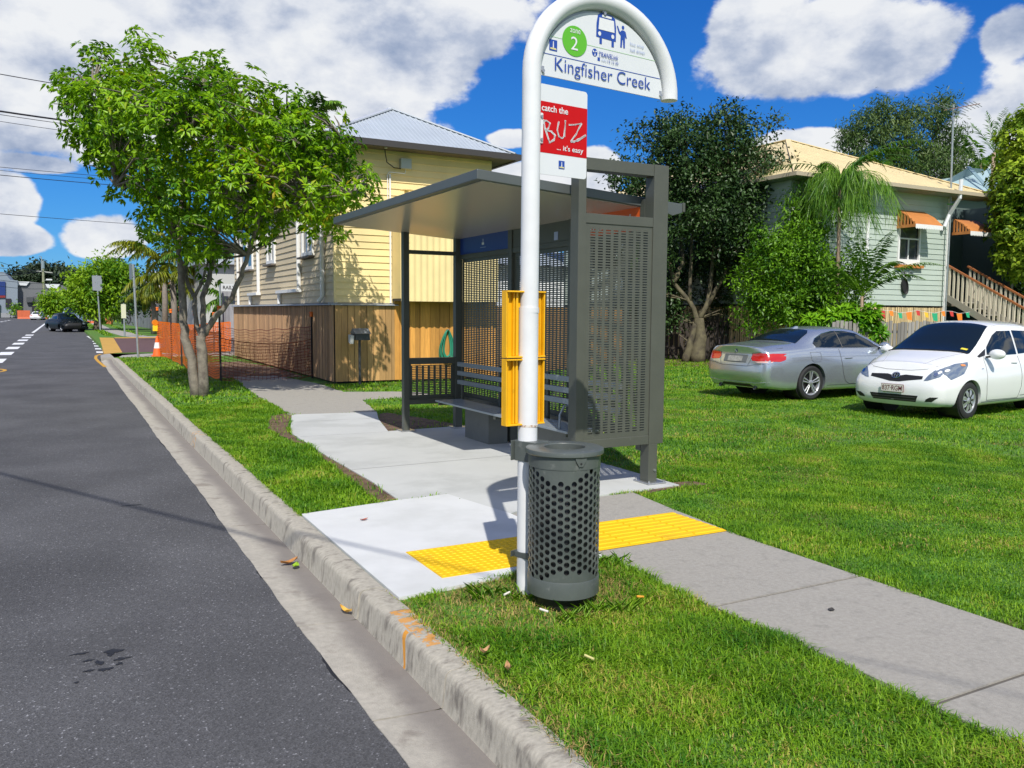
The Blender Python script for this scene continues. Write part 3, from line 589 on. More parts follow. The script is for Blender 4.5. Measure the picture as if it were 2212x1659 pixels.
part('portal_frame', lambda b: (b.b(3.985, 4.065, 6.20, 6.33, 0.012, ZT), b.b(4.80, 4.965, 6.20, 6.33, .38, ZT), b.b(4.085+.09, 4.965, 6.2, 6.33, 0, 0.001) if 0 else None,
     b.b(4.0651, 4.7999, 6.205, 6.325, ZT-.105, ZT-.001), b.b(4.0651, 4.7999, 6.205, 6.325, 2.39, 2.475), b.b(4.0651, 4.7999, 6.205, 6.325, .38, .462), b.b(4.80, 4.90, 6.20, 6.33, .02, .3799)))
part('slotted_panel', lambda b: (slots(b, 4.105, 4.765, .50, 2.355, 6.215), b.b(4.0655, 4.105, 6.2135, 6.2165, .462, 2.39), b.b(4.765, 4.7995, 6.2135, 6.2165, .462, 2.39), b.b(4.105, 4.765, 6.2135, 6.2165, 2.355, 2.39), b.b(4.105, 4.765, 6.2135, 6.2165, .462, .4995)), bv=0)
part('foot_plate', lambda b: b.b(4.76, 4.97, 6.14, 6.38, .006, .020), M['steel']); part('foot_plate', lambda b: b.b(3.94, 4.12, 6.15, 6.38, .006, .018), M['steel'])
for x, y in ((4.78, 6.16), (4.95, 6.16), (4.78, 6.36), (4.95, 6.36)): part('bolt', lambda b: b.cyl((x, y, .02), .009, .018, 8), M['steel'], bv=0)
part('bolt', lambda b: b.tube([(4.87, 6.19, .13), (4.87, 6.199, .13)], .012, 10), M['steel'], bv=0)
# far portal
part('post', lambda b: b.b(3.985, 4.065, 10.44, 10.53, .012, 2.66)); part('post', lambda b: b.b(4.74, 4.84, 10.44, 10.53, .012, 2.60))
for x0 in (3.93, 4.70): part('foot_plate', lambda b: b.b(x0, x0+.2, 10.38, 10.6, .006, .018), M['steel'])
part('rail', lambda b: b.b(4.0655, 4.7395, 10.45, 10.52, 2.37, 2.42)); part('rail', lambda b: b.b(4.0655, 4.7395, 10.45, 10.52, .90, .985)); part('rail', lambda b: b.b(4.0655, 4.7395, 10.45, 10.52, .36, .425))
part('slotted_panel', lambda b: (slots(b, 4.10, 4.70, .47, .885, 10.48), b.b(4.066, 4.7395, 10.4785, 10.4815, .4255, .4699), b.b(4.066, 4.10, 10.4785, 10.4815, .47, .8995), b.b(4.70, 4.7395, 10.4785, 10.4815, .47, .8995)), bv=0)
# back wall: posts, rails, slotted panels, header boards
for y0 in (9.0, 7.62): part('post', lambda b: b.b(4.80, 4.90, y0-.05, y0+.05, .012, 2.64))
part('post', lambda b: b.b(4.80, 4.90, 6.335, 6.41, .30, 2.66))
for y0, y1 in ((9.052, 10.437), (7.672, 8.948), (6.412, 7.568)):
    part('rail', lambda b: b.b(4.81, 4.87, y0, y1, 2.32, 2.38)); part('rail', lambda b: b.b(4.81, 4.87, y0, y1, .40, .46))
    part('slotted_panel', lambda b: (slots(b, y0+.04, y1-.04, .50, 2.28, 4.84, 'y'), b.b(4.8385, 4.8415, y0, y1, .46, .4995), b.b(4.8385, 4.8415, y0, y1, 2.2801, 2.3199), b.b(4.8385, 4.8415, y0, y0+.04, .5, 2.28), b.b(4.8385, 4.8415, y1-.04, y1, .5, 2.28)), bv=0)
part('header_board', lambda b: b.b(4.815, 4.865, 7.672, 8.948, 2.381, 2.63))
blue = part('header_board', lambda b: b.b(4.805, 4.86, 9.052, 10.437, 2.381, 2.60), mat('header_blue', (.01, .04, .22), .35)); tag(blue, 'blue header board with white emblem')
orange = part('header_board', lambda b: b.b(4.805, 4.86, 6.412, 7.568, 2.381, 2.60), mat('header_orange', (.75, .11, .01), .4)); tag(orange, 'orange header board with white lettering')
text('header_lettering', 'TRANSLink', (4.803, 7.42, 2.43), (0, -1, 0), (0, 0, 1), .92, .115, M['sign_white'], orange, bold=.01, shear=.2)
MB().b(4.8035, 4.8045, 9.71, 9.77, 2.47, 2.50).b(4.8035, 4.8045, 9.732, 9.742, 2.50, 2.545).build('header_emblem', M['sign_white'], blue); MB().b(4.8035, 4.8045, 9.66, 9.82, 2.435, 2.441).build('header_lettering', M['pale_blue'], blue)
part('notice_sticker', lambda b: b.b(4.8105, 4.8145, 7.9, 7.98, 2.40, 2.49), M['pale_blue'], bv=0)
part('rear_slot_screen', lambda b: b.b(4.808, 4.86, 7.672, 8.948, 2.08, 2.28) if 0 else b.b(4.80, 4.8345, 6.9, 7.2, 2.05, 2.31), M['dark'])
# roof: a shallow wedge, thicker to the street, falling to the back
RX0, RX1, RY0, RY1 = 3.10, 5.30, 6.40, 10.62
def rz(x): return 2.80-(x-3.10)*.066
def roof(b):
    prof_ = [(RX0, rz(RX0)), (RX1, rz(RX1)), (RX1, rz(RX1)-.085), (RX1-.12, rz(RX1)-.12), (RX1-.30, rz(RX1-.30)-.085), (RX0+.05, rz(RX0+.05)-.085), (RX0, rz(RX0)-.085)]
    b.prism(prof_, lambda u, v, w: (u, RY0+w, v), RY1-RY0)
rf = part('roof', roof, mat('roof_metal', (.105, .118, .115), .38, .3, var=.05), bv=.006)
part('soffit', lambda b: b.prism([(RX0+.06, rz(RX0+.06)-.0865), (RX1-.31, rz(RX1-.31)-.0865), (RX1-.31, rz(RX1-.31)-.0905), (RX0+.06, rz(RX0+.06)-.0905)], lambda u, v, w: (u, RY0+.03+w, v), RY1-RY0-.06), mat('soffit_metal', (.62, .57, .49), .25, .35), rf, bv=0)
part('gutter_lip', lambda b: b.b(RX1+.001, RX1+.03, RY0-.005, RY1, rz(RX1)-.075, rz(RX1)+.012), G, rf)
for y in (6.8, 7.95, 9.1, 10.2): part('fascia_clip', lambda b: b.b(RX1-.2, RX1-.18, y, y+.02, rz(RX1)+.0, rz(RX1)+.03), M['steel'], rf, bv=0)
# ------------------------------------------------------------------ bench under the shelter
BN = thing('bench', 'grey slatted metal bench standing under the shelter roof', 'bench', (4.45, 8.3, 0)); slat = mat('bench_slat', (.30, .34, .37), .34, .35, var=.06)
seat = thing('seat', None, None, (4.45, 8.3, .45)); seat.parent = BN; seat.matrix_parent_inverse = BN.matrix_basis.inverted()
for i in range(4): part('seat_slat', lambda b: b.b(4.24+i*.093, 4.24+i*.093+.085, 6.75, 9.98, .438, .462), slat, BN, .004)
bpy.data.objects.remove(seat)
for z in (.635, .755, .875): part('backrest_slat', lambda b: b.b(4.675, 4.705, 6.5, 10.25, z, z+.058), slat, BN, .004)
for y in (6.75, 7.9, 9.05, 10.15): part('backrest_bracket', lambda b: b.b(4.706, 4.738, y, y+.05, .40, .95), G, BN)
part('pedestal', lambda b: b.b(4.50, 4.76, 8.95, 9.62, .004, .436), mat('pedestal_concrete', (.15, .155, .14), .8, var=.15), BN)
part('pedestal', lambda b: b.b(4.50, 4.76, 7.15, 7.8, .004, .436), mat('pedestal_concrete', (.12,)*3), BN)
part('seat_frame', lambda b: (b.b(4.25, 4.62, 6.79, 6.83, .40, .4375), b.b(4.25, 4.62, 9.88, 9.92, .40, .4375), b.b(4.25, 4.62, 8.28, 8.34, .40, .4375), b.b(4.62, 4.66, 6.75, 9.98, .39, .4375)), G, BN)
MB().tube([(4.28, 6.95, .44), (4.28, 6.95, .60), (4.33, 6.96, .68), (4.5, 6.98, .70), (4.68, 6.99, .68)], .012, 10).build('armrest', slat, BN, smooth=True)
# ================================================================== tactile paving
ty = mat('tactile_yellow', (.82, .50, .004), .5, var=.06, vscale=5, dark=(.68, .40, .01), dscale=3, dth=.62)
def tactile(name, x0, x1, y0, y1, label, kind):
    t = thing(name, label, 'tactile paving', ((x0+x1)/2, (y0+y1)/2, 0)); MB().b(x0, x1, y0, y1, .006, .0135).build('mat', ty, t)
    mb = MB()
    if kind == 'dots':
        nx, ny = round((x1-x0)/.05), round((y1-y0)/.05)
        for i in range(nx):
            for j in range(ny): mb.lathe((x0+(i+.5)*(x1-x0)/nx, y0+(j+.5)*(y1-y0)/ny, .0134), [(.0175, 0), (.0125, .0045), (.0, .0046)], 10)
    else:
        ny = round((y1-y0)/.075)
        for j in range(ny):
            for i in range(4):
                a = x0+(i+.03)*(x1-x0)/4; b_ = x0+(i+.97)*(x1-x0)/4; y = y0+(j+.5)*(y1-y0)/ny
                mb.prism([(y-.0175, .0134), (y+.0175, .0134), (y+.0125, .0184), (y-.0125, .0184)], lambda u, v, w: (a+w, u, v), b_-a)
    mb.build('studs' if kind == 'dots' else 'ribs', ty, t)
tactile('tactile_paving', 1.955, 3.05, 4.50, 5.10, 'yellow dotted tactile mat on the new pale pad beside the kerb', 'dots')
tactile('tactile_paving', 3.11, 4.26, 4.56, 5.18, 'yellow ribbed tactile strip across the old footpath beyond the bin', 'bars')
# ================================================================== plants
def dp(x, y, w): d = ray(x, y); return EYE + d*(w/d.dot(FW))     # a point w metres into the picture in that direction
def nrmz(a): return a/np.maximum(np.linalg.norm(a, axis=1, keepdims=True), 1e-6)
def leaves(P, D, Nn, Ls, Wd, fold=.25, bend=.0):
    """P base points, D directions, Nn up-ish normals, lengths, widths -> folded rhombic leaves"""
    n = len(P); D = nrmz(D); S_ = nrmz(np.cross(D, Nn)); U = np.cross(S_, D); Ls = Ls[:, None]; Wd = Wd[:, None]
    mid = P+D*Ls*.45
    V = np.stack([P, mid+S_*Wd*.5+U*Wd*fold, P+D*Ls-U*Ls*bend, mid-S_*Wd*.5+U*Wd*fold], 1).reshape(-1, 3)
    k = np.arange(n)[:, None]*4
    F = np.concatenate([k+np.array([[0, 1, 2]]), k+np.array([[0, 2, 3]])], 1).reshape(-1, 3); return V, F
def crown_pts(blobs, n, rng, shell=.55, gap=.0):
    """points spread through a set of spheres (centre, radius), more of them towards the outside"""
    C_ = np.array([[*b[0]] for b in blobs]); Rr = np.array([b[1] for b in blobs]); w = Rr**2.2; idx = rng.choice(len(blobs), n, p=w/w.sum())
    d = nrmz(rng.normal(size=(n, 3))); rr = (shell+(1-shell)*rng.random(n)**.6)*(1+.13*rng.normal(size=n)); P = C_[idx]+d*(Rr[idx]*rr)[:, None]
    # drop most of what lies deep inside other spheres
    deep = np.zeros(n, bool)
    for c, r in zip(C_, Rr): deep |= np.linalg.norm(P-c, axis=1) < r*.45
    keep = ~deep | (rng.random(n) < .35)
    if gap:
        s = np.sin(P[:, 0]*2.1+1)*np.sin(P[:, 1]*1.9+2)*np.sin(P[:, 2]*2.7)+.5*np.sin(P[:, 0]*5.3)*np.sin(P[:, 2]*4.7+1)*np.sin(P[:, 1]*4.1); keep &= s > -1+2*gap*.5-.0 if False else s > np.quantile(s, gap)
    return P[keep], d[keep]
def whorls(P, d, rng, k, L, Wd, droop=.45, spread=1.):
    n = len(P); ax = nrmz(d+np.array([0, 0, .5])); Q = np.repeat(P, k, 0); A = np.repeat(ax, k, 0); r = nrmz(rng.normal(size=(n*k, 3)))
    perp = nrmz(r-A*(r*A).sum(1, keepdims=True)); D = perp*spread+A*(.25+.25*rng.random((n*k, 1)))+np.array([0, 0, -1])*droop*(rng.random((n*k, 1))+.3)
    Nn = A+np.array([0, 0, .6]); return Q+D*L*.12, D, Nn, L*(.7+.5*rng.random(n*k)), Wd*(.8+.4*rng.random(n*k))
def loose(P, d, rng, k, L, Wd, r, droop=.2):
    n = len(P)*k; Q = np.repeat(P, k, 0)+rng.normal(size=(n, 3))*r; D = nrmz(rng.normal(size=(n, 3))+np.repeat(d, k, 0)*.6+np.array([0, 0, -droop])); Nn = rng.normal(size=(n, 3))*.5+np.array([0, 0, 1])+np.repeat(d, k, 0)*.5
    return Q, D, Nn, L*(.6+.7*rng.random(n)), Wd*(.7+.5*rng.random(n))
bark = mat('bark', (.20, .175, .135), .9, var=.25, vscale=9, bump=.8, bscale=40, dark=(.12, .10, .08), dscale=6, dth=.55)
dbark = mat('dark_bark', (.10, .08, .06), .9, var=.3, vscale=6, bump=.8, bscale=30)
def limbs(t, segs, m=bark, n=10, name='trunk', wob=.0):
    mb = MB(); rr = random.Random(len(segs))
    for pts, r0, r1 in segs:
        q = []
        for i in range(len(pts)-1):
            a, b_ = Vector(pts[i]), Vector(pts[i+1])
            for j in range(3): q.append(a.lerp(b_, j/3)+Vector((rr.uniform(-1, 1), rr.uniform(-1, 1), 0))*wob*(i+j > 0))
        q.append(Vector(pts[-1])); rs_ = [(r0+(r1-r0)*i/(len(q)-1))*rr.uniform(.93, 1.08) for i in range(len(q))]
        mb.tube(q, rs_, n)
    return mb.build(name, m, t, smooth='all')
def twigs(base_pts, targets, rng, t, m, r=.012, name='branch'):
    mb = MB()
    B_ = [Vector(b) for b in base_pts]
    for c in targets:
        c = Vector(c); b_ = min(B_, key=lambda q: (q-c).length+max(0, q.z-c.z)*1.5); mid = b_.lerp(c, .5)+Vector((0, 0, (c-b_).length*.10))
        mb.tube([b_, mid, c], [r*2.2, r*1.4, r*.5], 5, cap=False)
    return mb.build(name, m, t, smooth='all')
# ------------------------------------------------------------------ the street tree
w0 = 18.72 if False else (Vector((2.25, 16.55, 0))-EYE).dot(FW)
tree_m = leafmat('street_tree_leaf', (.050, .17, .005), (.34, .58, .010), .38, .42, .7, (.45, .36, .02))
ST = thing('street_tree', 'bright green multi-stemmed tree on the kerbside lawn before the weatherboard house', 'tree', (2.25, 16.55, 0))
def dq(x, y, v=0): return dp(x, y, w0+v)
segs = [([dq(423, 858), dq(414, 776, .05), dq(400, 729, .1), dq(395, 681, .1), dq(393, 576, .15), dq(380, 520, .2), dq(350, 430, .1)], .098, .045),
        ([dq(440, 858), dq(437, 757), dq(434, 726)], .10, .085),
        ([dq(434, 730), dq(446, 713), dq(469, 681, -.1), dq(502, 643, -.1), dq(521, 595, -.2), dq(534, 551, -.3), dq(560, 470, -.4), dq(600, 400, -.5)], .065, .028),
        ([dq(433, 735), dq(439, 700, .1), dq(439, 643, .1), dq(456, 585, .2), dq(470, 500, .5), dq(490, 400, .8)], .062, .032),
        ([dq(436, 740), dq(427, 708, .1), dq(419, 643, .2), dq(406, 612, .3), dq(400, 560, .3), dq(420, 480, .4), dq(430, 380, .2)], .048, .022),
        ([dq(419, 643, .2), dq(440, 600, .3), dq(450, 560, .3)], .035, .018),
        ([dq(350, 430, .1), dq(300, 340, 0), dq(240, 250, -.2), dq(200, 190, -.4)], .06, .018), ([dq(380, 520, .2), dq(400, 400, .6), dq(380, 280, .8), dq(330, 160, .6), dq(300, 80, .4)], .055, .012),
        ([dq(490, 400, .8), dq(510, 300, 1), dq(500, 210, .8), dq(470, 150, .6)], .04, .012), ([dq(490, 400, .8), dq(560, 320, 1), dq(620, 250, .8)], .035, .012),
        ([dq(600, 400, -.5), dq(680, 340, -.6), dq(740, 300, -.6)], .035, .012), ([dq(560, 470, -.4), dq(660, 430, -.8), dq(760, 420, -.9)], .03, .012),
        ([dq(350, 430, .1), dq(280, 400, -.6), dq(250, 400, -.8)], .03, .01), ([dq(430, 380, .2), dq(410, 280, -.6), dq(440, 190, -.8)], .03, .01)]
tr = limbs(ST, segs, bark, 12, wob=.02)
BL = [(300, 250, 105), (215, 210, 70), (170, 235, 52), (150, 175, 34), (300, 75, 22), (320, 130, 48), (205, 125, 34), (255, 150, 36), (250, 310, 70), (400, 280, 110), (440, 200, 72), (470, 130, 26), (520, 225, 72), (570, 300, 92), (640, 290, 72), (625, 220, 42),
      (700, 330, 62), (718, 250, 26), (745, 300, 30), (765, 395, 55), (650, 400, 88), (520, 400, 100), (400, 410, 88), (330, 390, 60), (345, 480, 48), (430, 510, 56), (570, 480, 48), (700, 450, 50), (665, 500, 26), (262, 415, 30), (240, 300, 40), (805, 440, 26), (730, 500, 26), (445, 588, 22), (470, 560, 20), (180, 300, 34)]
rng = np.random.default_rng(5); bl = []
for x, y, r in BL:
    for v in ((0,) if r < 45 else (-.9, 0, 1.0)): bl.append((dq(x+rng.normal()*4, y, v*r/45*.8+rng.normal()*.25), r/96*(1 if v == 0 else .8)))
P_, d_ = crown_pts(bl, 5600, rng, .35, .10)
npmesh('crown', *leaves(*whorls(P_, d_, rng, 9, .135, .050, .55), bend=.12), tree_m, ST)
ends = [s[0][i] for s in segs for i in range(1, len(s[0])) if s[0][i].z > 2.6]
twigs(ends, [b[0] for b in bl]+[Vector(p) for p in P_[::9]], rng, ST, bark)
# ------------------------------------------------------------------ a palm crown of arching fronds
def palm(t, head, n, L, m, lw=.03, ll=.45, droop=1.0, rng=None, pairs=26, up=.9, name='frond', elev=(.1, 1.2), az=None):
    """arching fronds with hanging leaflets"""
    for i in range(n):
        a = (i/n*2*math.pi+rng.random()*.5) if az is None else az[i]; e = elev[0]+(elev[1]-elev[0])*rng.random(); l = L*(.8+.4*rng.random())
        d = np.array([math.cos(a)*math.cos(e), math.sin(a)*math.cos(e), math.sin(e)]); p = np.array(head, float); pts = [p.copy()]; st = l/14; dd = d.copy()
        for k_ in range(14): dd = dd+np.array([0, 0, -.055*droop*(1+k_*.12)]); dd /= np.linalg.norm(dd); p = p+dd*st; pts.append(p.copy())
        mb = MB().tube([tuple(q) for q in pts], [.016*(1-.06*k_) for k_ in range(15)], 5, cap=False)
        pts = np.array(pts); T_ = np.linspace(1.2, 13.9, pairs); B_ = np.array([pts[int(x)]*(1-x % 1)+pts[min(int(x)+1, 14)]*(x % 1) for x in T_]); tg = nrmz(np.gradient(B_, axis=0)); sd_ = nrmz(np.cross(tg, np.array([0, 0, 1.])))
        Vs, Fs = list(mb.v), [f for f in mb.f]; V = []; F = []
        for s_ in (-1, 1):
            D = sd_*s_+tg*.7+np.array([0, 0, .15])+rng.normal(size=B_.shape)*.18; D[:, 2] -= .5*droop
            V_, F_ = leaves(B_, D, np.tile([0, 0, 1.], (len(B_), 1)), ll*np.sin(np.clip(T_/14*2.6+.35, 0, 3.0))*(.8+.3*rng.random(len(B_))), np.full(len(B_), lw), .1, .35*droop); F.append(F_+len(V_)*len(V)); V.append(V_)
        V = np.concatenate(V); F = np.concatenate(F); k0 = len(V); tri = [(a_+k0, b_+k0, c_+k0) for f in Fs for a_, b_, c_ in ((f[0], f[1], f[2]), (f[0], f[2], f[3]))]
        npmesh(name, np.concatenate([V, np.array(Vs)]), np.concatenate([F, np.array(tri)]), m, t)
def bushy(name, label, cat, blobs, w, px, n, k, L, Wd, m, base=None, trunk=None, tm=dbark, shell=.3, gap=.1, style='loose', r=.12, seed=1, droop=.3, group=None, depth=True, tw=0):
    """a tree or shrub whose crown fills spheres given as (x, y, radius) in the direction they stand in, w metres away, px pixels per metre"""
    rng = np.random.default_rng(seed); bl = []
    for q in blobs:
        x, y, rr = q[:3]; v0 = q[3] if len(q) > 3 else 0
        for v in ((0,) if rr/px < .6 or not depth else (-.7, 0, .7)): bl.append((dp(x, y, w+v0+v*rr/px+rng.normal()*.1*rr/px), rr/px*(1 if v == 0 else .8)))
    b0 = base or (sum((Vector(b[0]) for b in bl), Vector())/len(bl)); t = thing(name, label, cat, (b0[0], b0[1], b0[2] if base else 0), group=group)
    P_, d_ = crown_pts(bl, n, rng, shell, gap)
    a = whorls(P_, d_, rng, k, L, Wd, droop) if style == 'whorl' else loose(P_, d_, rng, k, L, Wd, r, droop)
    npmesh('crown' if cat == 'tree' else 'foliage', *leaves(*a), m, t)
    if trunk: limbs(t, trunk, tm, 9, wob=.03)
    if trunk and tw: twigs([p for s in trunk for p in s[0][1:]], [b[0] for b in bl]+[Vector(p) for p in P_[::tw]], rng, t, tm, .014)
    return t

def weeping(t, head, n, reach, m, rng, drop=.6, lw=.012):
    """fronds that rise, arch over and carry long thin hanging leaflets"""
    for i in range(n):
        a = i*2.4+rng.random()*.6; r_ = reach*(.45+.75*rng.random()); rise = .25+.5*rng.random(); T_ = np.linspace(0, 1, 16); x = r_*(1-(1-T_)**1.6); z = rise*np.sin(np.minimum(T_*1.9, math.pi)*.9)-.95*r_*T_**2.6
        sp_ = np.stack([head[0]+x*math.cos(a), head[1]+x*math.sin(a), head[2]+z], 1); mb = MB().tube([tuple(q) for q in sp_], [.013*(1-.05*k_) for k_ in range(16)], 4, cap=False); k = 46; tt = rng.uniform(1.5, 14.9, k); B_ = np.array([sp_[int(q)]*(1-q % 1)+sp_[int(q)+1]*(q % 1) for q in tt])
        D = np.stack([rng.normal(size=k)*.28+.25*math.cos(a), rng.normal(size=k)*.28+.25*math.sin(a), -np.ones(k)], 1); V, F = leaves(B_, D, rng.normal(size=(k, 3)), drop*(.5+.7*rng.random(k)), np.full(k, lw), .05, 0); k0 = len(V)
        tri = np.array([(p+k0, q+k0, r2+k0) for f in mb.f for p, q, r2 in ((f[0], f[1], f[2]), (f[0], f[2], f[3]))]); npmesh('frond', np.concatenate([V, np.array(mb.v)]), np.concatenate([F, tri]), m, t)
# ================================================================== weatherboard walls and the cream house
def weather(mb, p0, p1, z0, z1, out, h=.152, gaps=()):
    """lapped boards from p0 to p1 (2D), facing out; gaps = (a, b, za, zb) openings measured along the wall"""
    p0, p1 = Vector(p0), Vector(p1); L_ = (p1-p0).length; d = (p1-p0)/L_; o = Vector(out); z = z0
    while z < z1-.01:
        zt = min(z+h, z1); cuts = [(0, L_)]
        for a, b_, za, zb in gaps:
            if za < zt-.02 and zb > z+.02: cuts = [c for (u, v) in cuts for c in ((u, min(v, a)), (max(u, b_), v)) if c[1]-c[0] > .02]
        for u, v in cuts:
            def q(s, w, zz): p = p0+d*s+o*w; return (p.x, p.y, zz)
            mb.add([q(u, 0, z), q(u, .030, z), q(u, .026, z+.012), q(u, .008, zt), q(u, 0, zt), q(v, 0, z), q(v, .030, z), q(v, .026, z+.012), q(v, .008, zt), q(v, 0, zt)],
                   [(0, 1, 6, 5), (1, 2, 7, 6), (2, 3, 8, 7), (3, 4, 9, 8), (0, 4, 3, 2, 1), (5, 6, 7, 8, 9)])
        z = zt
def palings(mb, p0, p1, z0, z1, out, w=.1, gap=.012, t=.018, rr=None, jit=.006, dog=False, alt=0.):
    p0, p1 = Vector(p0), Vector(p1); L_ = (p1-p0).length; d = (p1-p0)/L_; o = Vector(out); rr = rr or random.Random(2); s = 0; i = 0
    while s < L_:
        e = min(s+w, L_); zt = z1(s) if callable(z1) else z1; zt += rr.uniform(-jit, jit); off = alt*(i % 2)+rr.uniform(0, .004)
        c = p0+d*(s+e)/2+o*(t/2+off); M_ = Matrix((Vector((d.x, d.y, 0)), Vector((o.x, o.y, 0)), ZU)).transposed(); mb.box((c.x, c.y, (z0+zt)/2), (e-s, t, zt-z0), M=M_); s = e+gap*rr.uniform(.4, 1.6); i += 1
cream = mat('cream_paint', (.80, .64, .31), .6, var=.07, vscale=1.6, island=.06)
beige = mat('beige_boards', (.62, .52, .35), .7, var=.04, vscale=2, island=.04)  # side wall colour, greyer and darker than the front wall
whitep = mat('white_trim', (.78, .78, .77), .5)
def timber(name, c, **k): return mat(name, c, .8, island=.28, var=.18, vscale=5, stretch=(9, 9, .7), **k)
newtim = timber('new_timber', (.46, .27, .10)); batt = timber('batten_timber', (.46, .28, .15))
HX0, HX1, HY0, HY1 = 5.34, 9.2, 18.22, 30.3
HO = thing('weatherboard_house', 'cream weatherboard house with grey corrugated hip roof behind the shelter', 'house', (HX0, HY0, 0))
gl = mat('window_glass', (.05, .06, .07), .08, spec=.8)
def corr(mb, p, u, v, lu, lv, amp=.012, pitch=.076):
    """corrugated sheet: origin p, unit u across the ribs, v along them"""
    u, v = Vector(u).normalized(), Vector(v).normalized(); n_ = u.cross(v); k = int(lu/pitch*6); base = len(mb.v)
    for i in range(k+1):
        a = lu*i/k; o = n_*amp*math.cos(2*math.pi*a/pitch)
        for b_ in (0, lv): mb.v.append(tuple(Vector(p)+u*a+v*b_+o))
    for i in range(k): mb.f.append((base+2*i, base+2*i+2, base+2*i+3, base+2*i+1))
g = []
mb = MB(); weather(mb, (HX0, HY0), (HX1, HY0), 1.80, 5.25, (0, -1)); fw_ = mb.build('front_wall', cream, HO)
wins = [(26.99, 28.99, 2.90, 4.7), (23.9, 24.92, 2.93, 4.6), (19.85, 20.9, 2.93, 4.45)]
mb = MB(); weather(mb, (HX0, HY1), (HX0, HY0), 1.80, 5.25, (-1, 0), gaps=[(HY1-b, HY1-a, z0, z1) for a, b, z0, z1 in wins]); sw_ = mb.build('side_wall', beige, HO)
MB().b(HX0+.002, HX1-.01, HY0+.002, HY1, .0, 5.3).build('wall_core', mat('shadow_interior', (.05, .045, .04), .9), HO)
MB().b(HX1-.009, HX1+.02, HY0+.01, HY1, 0, 5.25).build('east_wall', cream, HO)
MB().b(HX0-.034, HX0+.02, HY0-.036, HY0+.02, 1.80, 5.2).build('corner_stop', cream, HO)
for a, b_, z0, z1 in wins:
    wf = MB().b(HX0-.07, HX0-.001, a, a+.10, z0, z1).b(HX0-.07, HX0-.001, b_-.10, b_, z0, z1).b(HX0-.07, HX0-.001, a+.1, b_-.1, z1-.1, z1).b(HX0-.068, HX0-.001, a+.1, b_-.1, z0, z0+.11).b(HX0-.05, HX0-.001, (a+b_)/2-.03, (a+b_)/2+.03, z0+.11, z1-.1).build('window', whitep, HO)
    MB().b(HX0-.02, HX0-.012, a+.1, b_-.1, z0+.11, z1-.1).build('pane', gl, wf)
    MB().b(HX0-.17, HX0-.001, a-.04, b_+.04, z0-.05, z0-.004).build('sill', mat('sill_grey', (.14, .12, .10), .7), wf)
def pipe(pts, r=.045, name='drain_pipe', m=whitep): MB().tube(pts, r, 10).build(name, m, HO, smooth=True)
px_ = HX0-.08
pipe([(px_, 29.33, 1.8), (px_, 29.33, 5.1)]); pipe([(px_, 18.95, 5.1), (px_, 18.95, 1.95), (px_-.06, 19.05, 1.83)], .05)
for y0, y1 in ((26.0, 27.32), (21.1, 23.3)):
    pipe([(px_, y0, 5.1), (px_, y0, 2.14)], .055); pipe([(px_, y1, 2.12), (px_, y1, 1.8)], .05); MB().b(px_-.09, HX0-.032, y0-.05, y1+.05, 2.08, 2.16).build('pipe_cover', whitep, HO)
# flashing and timber skirt
fl = mat('zinc_flashing', (.34, .38, .44), .45, .5, var=.1)
MB().prism([(-.16, 1.742), (-.16, 1.755), (.0, 1.80), (.0, 1.785)], lambda u, v, w: (HX0+u, HY0-.16+w, v), HY1-HY0+.16).prism([(-.16, 1.741), (-.16, 1.754), (.0, 1.799), (.0, 1.784)], lambda u, v, w: (HX0-.16+w, HY0+u, v), 6.78-HX0+.16).build('flashing', fl, HO)
mb = MB(); palings(mb, (HX0-.03, HY0-.06), (6.70, HY0-.06), .04, 1.735, (0, -1), .138, .010, .02, alt=.0); mb.build('skirt_boards', newtim, HO)
mb = MB(); palings(mb, (6.70, HY0-.06), (9.3, HY0-.06), .04, 1.86, (0, -1), .118, .008, .02, alt=.012); mb.build('skirt_boards', timber('orange_timber', (.56, .27, .055)), HO)
mb = MB(); palings(mb, (HX0-.05, HY1), (HX0-.05, HY0-.05), .04, 1.735, (-1, 0), .052, .045, .022); mb.build('skirt_battens', batt, HO)
# lean-to clad in corrugated sheet
MB().b(6.66, 9.1, 17.64, HY0-.035, 1.90, 3.9).build('lean_to', cream, HO)
mb = MB(); corr(mb, (6.66, 17.622, 1.84), (1, 0, 0), (0, 0, 1), 2.44, 2.05, .014, .15); mb.build('corrugated_cladding', cream, HO, smooth='all')
MB().b(6.66, 9.1, 17.66, HY0-.04, 1.845, 1.899).build('lean_to_bearer', mat('bearer', (.04, .035, .03), .8), HO)
MB().b(6.60, 6.635, HY0-.06, HY0-.031, 1.80, 4.7).build('cover_strip', whitep, HO)
MB().b(6.85, 7.10, HY0-.15, HY0-.03, 4.84, 5.06).build('meter_box', mat('meter_grey', (.42, .45, .43), .5), HO)
MB().tube([(6.40, HY0-.32, 5.22), (6.42, HY0-.3, 5.1), (6.5, HY0-.18, 4.93), (6.7, HY0-.1, 4.84), (6.86, HY0-.1, 4.83)], .012, 6).build('service_cable', M['dark'], HO)
MB().cyl((6.42, HY0-.34, 5.20), .035, .07, 10).build('insulator', whitep, HO)
MB().tube([(7.0, HY0-.05, 4.84), (6.98, HY0-.05, 4.74), (6.6, HY0-.05, 4.74), (6.56, HY0-.05, 4.68), (6.56, HY0-.05, 3.9)], .012, 6).build('conduit', whitep, HO)
MB().cyl((6.93, 17.95, 3.9), .05, .42, 14).lathe((6.93, 17.95, 4.32), [(.0, .06), (.15, .02), (.15, 0.01), (.0, .0)], 16).build('flue', cream, HO, smooth=True)
